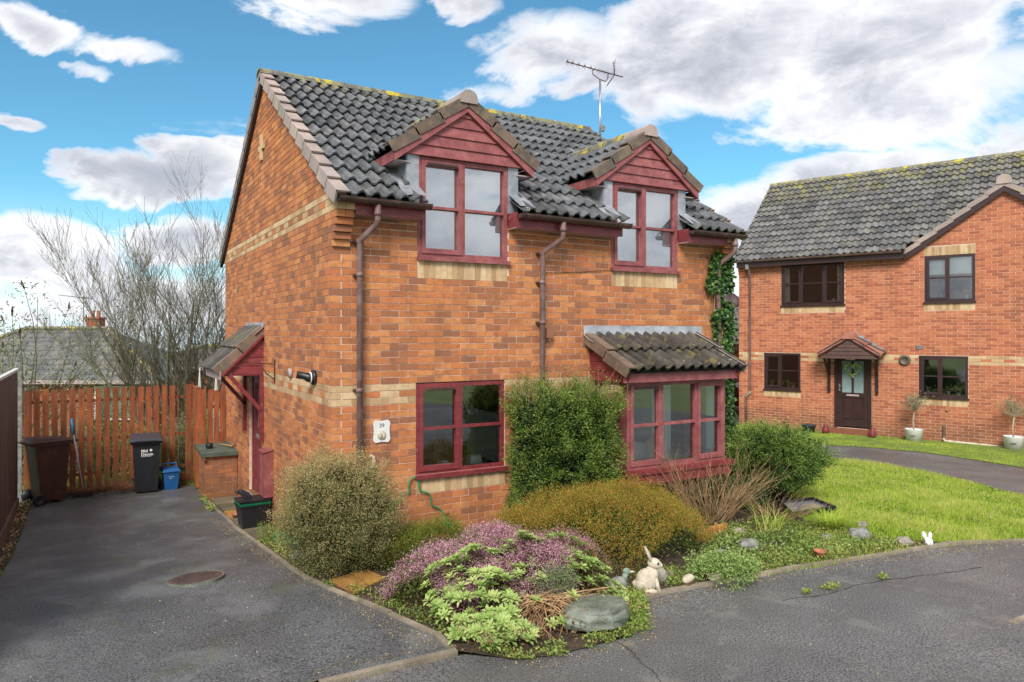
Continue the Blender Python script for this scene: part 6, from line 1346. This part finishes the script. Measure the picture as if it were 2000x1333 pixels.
lawn('lawn_grass', [(3.4, -2.75), (4.84, -2.90), (6.05, -3.06), (7.1, -3.33), (9.9, -4.2), (9, -3.2), (6, -2.0), (5, -1.9)], 9000, .07, .007, (.3, 1.0), True)
lawn('neighbour_lawn_grass', NLWN, 60000, .035, .012, (.45, .75))

# stones and ornaments in the bed
for i, (x, y, s, m_, lab) in enumerate([(3.50, -2.12, .10, GREY, 'mottled grey stone behind the feathery plant in the flower bed'), (4.02, -2.05, .13, GREY, 'pale grey angular rock in the middle of the flower bed'), (5.40, -2.42, .16, GREY, 'long flat grey rock below the long grass clump'), (5.62, -2.78, .11, STON, 'cream coloured stone next to the small rabbit head ornament'), (5.02, -2.28, .09, GREY, 'flat grey stone left of the long grass clump'), (4.62, -2.52, .055, STON, 'small white pebble in the ground cover near the terracotta pot'), (2.62, -2.28, .06, STON, 'white rounded stone behind the large rabbit ornament'), (3.02, -2.22, .045, STON, 'small pale stone above the feathery plant'), (5.9, -2.15, .09, STON, 'buff stone lying in the grass behind the rabbit head ornament'), (6.15, -1.25, .10, GREY, 'small grey rock in the lawn right of the pond tub'), (4.4, -1.62, .10, STON, 'weathered stone at the back of the flower bed by the log edging')]):
    mb = MB(); mb.ell((0, 0, s*.25), (s, s*.7, s*.5), 10, 7, R.uniform(-.2, .2), jit=.28); mb.build('stone', m_, None, False, (x, y, G(x, y)), label=lab, cat='stone')
lg = empty('log_edging', (3.72, -1.62, .41), 0, 'short row of orange brown log edging behind the heath mound', 'edging')
for i in range(11):
    mb = MB(); mb.lathe([(.028, -.04), (.028, .10+R.uniform(-.01, .01)), (.02, .112)], 8, (.055*i, .10*math.sin(i*.16), 0), R.uniform(-.3, .3)); mb.build('log', material('log_wood', (.40, .20, .05), (.26, .12, .03), .7, tint=.7) if i == 0 else MATS['log_wood'], lg)
# pond tub
pt = empty('pond_tub', (6.0, -1.30, .41), .15, 'sunken black plastic tub full of water with a painted pale sky reflection at the lawn edge', 'pond'); pt.rotation_euler = (0, 0, .0)
mb = MB(); O_ = [(-.50, -.20), (.30, -.26), (.50, .20), (-.10, .30)]; I_ = [(x*.90, y*.86) for x, y in O_]
mb.add([(*p, -.05) for p in O_]+[(*p, .08) for p in O_]+[(*p, .08) for p in I_]+[(*p, -.05) for p in I_], [(i, (i+1) % 4, 4+(i+1) % 4, 4+i) for i in range(4)]+[(4+i, 4+(i+1) % 4, 8+(i+1) % 4, 8+i) for i in range(4)]+[(8+i, 8+(i+1) % 4, 12+(i+1) % 4, 12+i) for i in range(4)]); mb.build('tub_rim', BLKP, pt)
mb = MB(); mb.add([(*p, .045) for p in I_], [(0, 1, 2, 3)]); mb.build('water', material('sky_painted_water', (.36, .40, .44), (.24, .27, .30), .12, spec=1.0, coat=1), pt)  # pale base colour paints the sky's reflection into the water
mb = MB(); mb.lathe([(.045, 0), (.06, .09), (.065, .095), (.05, .07), (0, .07)], 14); mb.build('terracotta_pot', MATS['terracotta'], None, True, (4.33, -2.66, .42), label='little terracotta pot half hidden in the weeds beside the kerb', cat='pot')
def rabbit(loc, rz, s, label, mat, full=True):
    t = empty('rabbit_ornament', loc, rz, label, 'garden ornament'); mb = MB()
    if full:
        mb.ell((-.02, 0, .10), (.095, .075, .105), 18, 12, rot=Matrix.Rotation(.25, 3, 'Y')); mb.ell((.02, 0, .155), (.06, .055, .075), 16, 10); mb.ell((-.06, 0, .065), (.07, .085, .065), 14, 8)
        for s_ in (-1, 1): mb.tube([(.045, s_*.03, .13), (.065, s_*.033, .06), (.075, s_*.035, .015), (.10, s_*.036, .010)], [.024, .018, .017, .014], 8); mb.ell((.0, s_*.065, .03), (.06, .025, .025), 10, 6)
        mb.ell((-.115, 0, .07), (.03, .03, .03), 10, 6)
    z = .245 if full else .055
    mb.ell((.045, 0, z), (.060, .046, .048), 18, 12, rot=Matrix.Rotation(.25, 3, 'Y')); mb.ell((.088, 0, z-.014), (.030, .030, .026), 12, 8)
    b = mb.build('body' if full else 'head', mat, t, True)
    for s_ in (-1, 1):
        mb = MB(); mb.ell((0, 0, .055), (.012, .026, .064), 12, 10); e_ = mb.build('ear', mat, t, True, (.015, s_*.026, z+.030)); e_.rotation_euler = (-s_*.30, -.30, s_*.5)
        mb = MB(); mb.ell((0, 0, 0), (.010, .006, .011), 10, 8); mb.build('eye', BLKP, t, True, (.068, s_*.042, z+.012))
    mb = MB(); mb.ell((.117, 0, z-.008), (.006, .009, .006), 8, 6); mb.build('nose', BLKP, t, True)
    if not full:
        for e_ in t.children:
            if e_.name.startswith('ear'): e_.scale = (.8, .9, .62)
    t.scale = (s, s, s); return t
rabbit((2.14, -2.50, .42), -.55, 1.05, 'large cream sitting rabbit ornament by the kerb, ears upright', CREM)
rabbit((5.78, -2.93, .43), -2.4, .95, 'small white rabbit head with pink ears poking out of the lawn edge', WHT, False)
dk = empty('duck_ornament', (1.86, -2.42, .42), -.3, 'grey duck ornament with a green head left of the large rabbit', 'garden ornament')
mb = MB(); mb.ell((-.02, 0, .085), (.10, .065, .075), 16, 10, rot=Matrix.Rotation(-.35, 3, 'Y')); mb.ell((-.10, 0, .06), (.05, .035, .02), 10, 6); mb.build('body', GREY, dk, True)
mb = MB(); mb.tube([(.045, 0, .12), (.055, 0, .165), (.065, 0, .185)], [.035, .024, .026], 10); mb.ell((.072, 0, .205), (.036, .028, .030), 12, 8); mb.build('green_head', material('faded_green', (.12, .24, .18), (.30, .33, .26), .7, 20), dk, True)
mb = MB(); mb.ell((.120, 0, .198), (.032, .016, .008), 10, 6); mb.build('beak', CREM, dk, True)
mb = MB(); mb.ell((0, 0, .07), (.085, .07, .085), 14, 10, jit=.1); mb.ell((.07, 0, .05), (.03, .025, .02), 8, 6); mb.build('hedgehog_ornament', STON, None, True, (2.38, -2.38, .42), label='round brown hedgehog ornament just behind the large rabbit', cat='garden ornament')
sq_ = empty('animal_ornament', (2.56, -2.56, .42), .2, 'low cream animal ornament with a reddish base right of the large rabbit', 'garden ornament')
mb = MB(); mb.ell((0, 0, .07), (.075, .045, .035), 14, 8, rot=Matrix.Rotation(-.2, 3, 'Y')); mb.ell((.07, 0, .065), (.028, .025, .022), 10, 6); mb.build('body', CREM, sq_, True); mb = MB(); mb.box(-.06, .08, -.045, .045, 0, .04); mb.build('base', TWGD, sq_)
sq2 = empty('cat_ornament', (2.86, -2.60, .42), .1, 'curled pale stone cat ornament beside the feathery plant at the kerb', 'garden ornament')
mb = MB(); mb.ell((0, 0, .045), (.065, .045, .045), 14, 8); mb.ell((.06, 0, .038), (.032, .03, .028), 10, 8); mb.build('body', CREM, sq2, True)
for s_ in (-1, 1): mb = MB(); mb.ell((.06, s_*.02, .068), (.008, .008, .014), 6, 5); mb.build('ear', CREM, sq2, True)
mb = MB(); mb.ell((0, 0, .04), (.12, .10, .045), 12, 6, jit=.4); mb.build('stone', SLAT, None, False, (-.29, .15, G(-.3, .15)), label='flat dark stone half under the round bush by the driveway', cat='stone')
twigs(60, (-.22, 1.2, G(-.2, 1.2)), (.14, .5), .28, .003, lambda a, r: (math.cos(a), .4*math.sin(a), 1), .4, TWGD, 'wall_foot_weeds', kind='stuff')
P = np.array([(-.05-.32*R.random(), .85+1.15*R.random(), 0) for _ in range(2200)]); P[:, 2] = [G(*p[:2])+.02+.16*R.random()**1.5 for p in P]; V, F, T = leaves(P, NR.normal(size=(2200, 3))+[0, 0, .4], .026, .010, .2+.6*NR.random(2200)); npmesh('wall_foot_plants', V, F, T, WEED, None, kind='stuff')
def grit(n, poly, name='grit', thr=.0):
    xs = [p[0] for p in poly]; ys = [p[1] for p in poly]; P = []
    while len(P) < n:
        x, y = R.uniform(min(xs), max(xs)), R.uniform(min(ys), max(ys))
        if inside((x, y), poly) and noise.noise(Vector((x*2, y*2, 7))) > thr-.2*R.random(): P.append((x, y, G(x, y)+.003))
    P = np.array(P); V, F, T = leaves(P, NR.normal(size=(n, 3))*[1, 1, .12]+[0, 0, .05], .008+.014*NR.random(n)**3, .006+.006*NR.random(n), NR.random(n)); npmesh(name, V, F, T, MATS['fallen_leaf'], None, kind='stuff')
grit(900, DRV, 'driveway_grit', .1); grit(1300, ROAD[1:14]+[(10, -5.5), (-1, -5.5)], 'road_grit', .05)
grit(1500, [(-.95, -2.55), (.02, -2.6), (.0, -2.37), (-.14, -1.83), (-.25, -1.41), (-.38, -.95), (-.47, -.58), (-.53, -.03), (-.52, .95), (-.51, 2.2), (-.51, 3.74), (-.70, 3.7), (-.62, 0), (-.48, -1.0), (-.3, -1.9), (-.2, -2.5), (-.95, -2.48)], 'driveway_edge_grit', -.5)
grit(1600, [(.2, -2.86), (.6, -3.12), (1.4, -3.16), (1.95, -2.66), (3.15, -2.74), (4.84, -2.94), (6.03, -3.08), (7.08, -3.35), (7.08, -3.5), (4.84, -3.05), (3.15, -2.82), (2.0, -2.75), (1.5, -3.25), (.5, -3.25)], 'kerb_grit', -.5)
# cracks in the road
for pts, lab in (([(1.20, -3.15), (1.19, -3.3), (1.14, -3.45), (1.12, -3.6), (1.05, -3.75), (.98, -3.9)], 0), ([(3.0, -3.2), (3.5, -3.3), (3.9, -3.28), (4.4, -3.36), (5.0, -3.5), (5.6, -3.6)], 0)):
    mb = MB(); Q = []
    for a, b in zip(pts, pts[1:]):
        for k in range(5): q = Vector(a).lerp(Vector(b), k/5)+Vector((R.uniform(-.012, .012), R.uniform(-.012, .012))); Q.append(q)
    for a, b in zip(Q, Q[1:]):
        w = R.uniform(.002, .006); s = Vector((b.y-a.y, a.x-b.x)).normalized()*w; mb.add([(*(a-s), G(*a)+.004), (*(a+s), G(*a)+.004), (*(b+s), G(*b)+.004), (*(b-s), G(*b)+.004)], [(0, 1, 2, 3)])
    mb.build('road_crack', SOIL, kind='structure')

# ------------------------------------------------------------------ behind the picket fence
def gz(x, y): return G(x, y)
bt = empty('bare_tree', (-.25, 11.4, gz(-.25, 11.4)), 0, 'bare many stemmed winter tree rising behind the picket fence', 'tree')
tm_ = MB(); tw_ = MB()
def branch(p, d, l, r, lev, mb):
    pts = [p]; rs_ = [r]; n = 5; kids = []
    for i in range(n):
        d = (d+Vector((R.uniform(-.11, .11), R.uniform(-.11, .11), .075 if lev == 0 else .06))).normalized(); p = p+d*l/n; pts.append(p); rs_.append(max(.004, r*(1-.78*(i+1)/n)))
        if i >= (1 if lev == 0 else 0): kids.append((p, d, rs_[-1]))
    rs_ = [q_*(1 if lev == 0 else .8) for q_ in rs_]; mb.tube(pts, rs_, 6 if lev == 0 else 4 if lev == 1 else 3, R.uniform(-.25, .35), cap=False)
    if lev < 2 or (lev == 2 and R.random() < .45):
        for (q, dd, rr) in kids:
            for _ in range((2, 3, 3)[lev]):
                if R.random() < (.95, .85, .75)[lev]:
                    ax = Vector((R.uniform(-1, 1), R.uniform(-1, 1), R.uniform(-.1, .7))); nd = (dd*(1.0 if lev else .9)+ax*.85).normalized(); branch(q, nd, l*R.uniform(.34, .62)*(1 if lev else .9), max(.0045, rr*.6), lev+1, tw_)
for i in range(14):
    a = 2*math.pi*i/14+R.uniform(-.2, .2); sp_ = R.uniform(.08, .5) if i % 2 else R.uniform(.5, .92); d = Vector((math.cos(a)*sp_-.05, math.sin(a)*sp_*.7, 1)).normalized()
    branch(Vector((math.cos(a)*.16, math.sin(a)*.14, .2)), d, R.uniform(4.2, 5.2)*(1-.28*sp_), R.uniform(.075, .11), 0, tm_)
tm_.tube([(0, 0, -.4), (0, 0, .3), (0, .0, 1.0)], [.28, .24, .16], 10); tm_.build('trunk', BARK, bt, True); tw_.build('twigs', BARK, bt, True); bt.scale = (.90, .90, .90)
bd_ = empty('buddleia', (-3.75, 8.7, gz(-3.75, 8.7)), 0, 'straggly buddleia with brown seed heads at the left behind the fences', 'shrub')
mb = MB(); tips = []
for i in range(46):
    a = R.uniform(0, 2*math.pi); d = Vector((math.cos(a)*.45, math.sin(a)*.35, 1)).normalized(); p = Vector((R.uniform(-.6, .5), R.uniform(-.3, .3), 0)); pts = [p]
    l = R.uniform(2.2, 4.1)
    for k in range(6): d = (d+Vector((R.uniform(-.14, .14), R.uniform(-.14, .14), .0))).normalized(); p = p+d*l/6; pts.append(p); tips += [p]*(1 if k < 3 else 3)
    mb.tube(pts, [.018, .015, .012, .010, .008, .006, .004], 4, R.uniform(-.3, .4), cap=False)
    if R.random() < .6:
        q = pts[-1]; tb = d*.16+Vector((R.uniform(-.05, .05), 0, R.uniform(-.02, .05))); sd2 = MB(); sd2.tube([q, q+tb*.5, q+tb], [.014, .022, .005], 5, R.random()); sd2.build('seed_head', SEED, bd_)
mb.build('stem', BARK, bd_, True)
tt_ = np.array([tuple(q) for q in tips]); P = tt_[NR.integers(0, len(tt_), 6000)]+NR.normal(0, .14, (6000, 3)); V, F, T = leaves(P, NR.normal(size=(6000, 3))+[0, 0, -.2], .085, .022, NR.random(6000)); npmesh('foliage', V, F, T, SAGE, bd_)
for i, (x, y, r, h, m_, lab) in enumerate([(-2.6, 7.9, .55, 1.0, SAGE, 'grey green garden shrub behind the left end of the picket fence'), (-1.9, 8.4, .6, 1.15, CONF, 'dark leafy shrub behind the middle of the picket fence'), (-1.25, 7.8, .5, .85, WEED, 'bright green low shrub behind the black wheelie bin fence section'), (-.55, 8.0, .5, 1.0, SAGE, 'pale shrub behind the right end of the picket fence'), (.1, 8.3, .6, 1.2, WEED, 'light green shrub behind the short fence by the house wall'), (-2.1, 9.6, .45, 2.1, IVYL, 'rounded evergreen bush just above the picket fence in front of the bungalow')]):
    zb = gz(x, y); t = plant('garden_shrub', (x, y, zb), lab); P, D = shell(900, (0, 0, h*.55), (r, r*.8, h*.55), .3, 0, .3, i); V, F, T = sprigs(P, D, .08, 7, .04, .016, .6, (.1, .9), .4); npmesh('foliage', V, F, T, m_, t); twig_core('branches', (0, 0, h*.5), (r*.9, r*.7, h*.5), 24, .008, t, z0=0)
drape('back_garden', [(-3.25, 7.2), (2.5, 7.0), (2.5, 14), (-6, 15)], .03, TURF, .6, kind='structure')
lawn('garden_grass', [(-3.2, 7.2), (0, 7.2), (.3, 10), (-3.2, 10)], 9000, .10, .015, (.3, .9))
for x, lab in ((-.30, 'white metal garden obelisk behind the gate, left of the pair'), (.02, 'white metal garden obelisk behind the short picket section, right of the pair')):
    t = empty('garden_obelisk', (x, 7.6, gz(x, 7.6)), 0, lab, 'obelisk', 'white garden obelisks'); mb = MB()
    for k in range(6): a = k*math.pi/3; mb.tube([(.13*math.cos(a), .13*math.sin(a), 0), (.0, 0, 2.15)], .006, 4, cap=False)
    for z in np.arange(.3, 2.0, .28):
        r_ = .13*(1-z/2.15); mb.tube([(r_*math.cos(k*math.pi/4), r_*math.sin(k*math.pi/4), z) for k in range(9)], .006, 4, cap=False)
    mb.build('wire_frame', WHT, t)
def bungalow(loc, rz, w, d, ez, rz_, name, label, hip=2.6, wins=(), wallmat=NBK, roofmat=NTIL):
    t = empty(name, loc, rz, label, 'house'); mb = MB(); mb.box(-w/2+.35, w/2-.35, .35, d-.35, -4, ez-.02); wl = mb.build('wall', wallmat, t)
    A = [(-w/2, 0, ez), (w/2, 0, ez), (w/2, d, ez), (-w/2, d, ez), (-w/2+hip, d/2, rz_), (w/2-hip, d/2, rz_)]
    mb = MB(); mb.add(A, [(0, 1, 5, 4), (1, 2, 5), (2, 3, 4, 5), (3, 0, 4)]); mb.add([(-w/2, 0, ez-.02), (w/2, 0, ez-.02), (w/2, d, ez-.02), (-w/2, d, ez-.02)], [(0, 1, 2, 3)]); rf = mb.build('roof', TILE, t)
    n = 11; sl_ = math.hypot(d/2, rz_-ez); tl = MB()
    for r in range(n):
        f0, f1 = r/n, (r+1)/n; x0, x1 = -w/2+hip*f0, w/2-hip*f0; x = x0; k = 0
        while x < x1-.05:
            xe = min(x+.42, x1); xo = max(x-.0, -w/2+hip*f1*.98); xo2 = min(xe, w/2-hip*f1)
            ya, yb = d/2*f0, d/2*f1; za, zb = ez+(rz_-ez)*f0, ez+(rz_-ez)*f1
            tl.add([(x+.006, ya, za+.055), (xe-.006, ya, za+.055), (max(x+.006, min(xe-.006, w/2-hip*f1)), yb, zb+.02), (min(xe-.006, max(x+.006, -w/2+hip*f1)), yb, zb+.02), (x+.006, ya, za+.012), (xe-.006, ya, za+.012)], [(0, 1, 2, 3), (4, 5, 1, 0)], R.uniform(-.25, .25)); x = xe
    tag(tl.build('roof_tiling', roofmat, rf), kind='stuff')
    mb = MB(); mb.tube([(-w/2, 0, ez+.05), (-w/2+hip, d/2, rz_+.05), (w/2-hip, d/2, rz_+.05), (w/2, 0, ez+.05)], .09, 6); mb.build('ridge', RIDG, rf)
    mb = MB(); mb.box(-w/2, w/2, -.03, .0, ez-.10, ez+.02); mb.build('fascia', SOFF, t)
    for a, b, z0, z1 in wins:
        mb = MB(); mb.box(a, b, .25, .34, z0, z1); f_ = mb.build('window', WHT, t); m2 = MB(); q = (b-a)/2; m2.box(a+.06, a+q-.03, .235, .248, z0+.06, z1-.06); m2.build('pane', GLS, f_); m2 = MB(); m2.box(a+q+.03, b-.06, .235, .248, z0+.06, z1-.06); m2.build('pane', GLS, f_)
    return t
bg_ = bungalow((-4.34, 19.1, 0), -HEAD, 9.2, 6.0, 1.19, 2.85, 'bungalow', 'grey roofed brick bungalow behind the picket fence and bare tree', 3.1, [(2.4, 3.7, -.1, 1.0), (-1.2, .2, .1, .95)])
mb = MB(); mb.box(.55, 1.0, 3.2, 3.7, 2.3, 3.25); mb.box(.50, 1.05, 3.15, 3.75, 3.25, 3.32); ch = mb.build('chimney', NBK, bg_)
for x in (.66, .88): mb = MB(); mb.lathe([(.08, 0), (.07, .25)], 8, (x, 3.45, 3.32)); mb.build('chimney_pot', MATS['terracotta'], ch)
mb = MB(); mb.tube([(.35, 3.4, 2.9), (.35, 3.4, 4.1)], .015, 5); mb.tube([(-.6, 3.4, 4.15), (.7, 3.4, 4.0)], .010, 4)
for k in range(9): mb.tube([(-.55+k*.13, 3.3, 4.14-k*.012), (-.55+k*.13, 3.5, 4.14-k*.012)], .006, 3)
o = mb.build('tv_aerial', IRON, None, False, (-4.34, 19.1, 0), label='distant television aerial above the bungalow chimney', cat='aerial'); o.rotation_euler = (0, 0, -HEAD)
b2 = bungalow((2.3, 18.4, 0), -HEAD+.15, 7, 6, 1.5, 2.15, 'brick_house', 'red brick house with a low roof partly hidden behind the bare tree', 2.0, [(-3.2, -2.4, .2, 1.2)])
# far trees and hedges in the valley
fr_ = MB(); P = []
for i in range(900):
    a = R.uniform(-.75, .25)+HEAD*0; d_ = R.uniform(90, 700); x = CAM.x+math.sin(HEAD-.9+R.random()*1.6)*d_; y = CAM.y+math.cos(HEAD-.9+R.random()*1.6)*d_
far = MB()
for i in range(160):
    th = HEAD-.62+R.random()*.40; d_ = R.uniform(120, 600); x = CAM.x+math.sin(th)*d_; y = CAM.y+math.cos(th)*d_
    z = interp(y, [80, 250, 500, 850, 1400], [-6, -30, -34, -30, -30])+noise.noise(Vector((x*.004, y*.004, 3)))*(y-80)*.012 if y > 80 else -6
    s = R.uniform(2, 5); far.ell((x, y, z+s*.5), (s*R.uniform(1, 3), s, s*.8), 8, 5, R.random(), jit=.5)
tag(far.build('distant_trees', foliage('distant_foliage', [(0, (.10, .14, .10)), (1, (.20, .24, .17))])), kind='stuff')
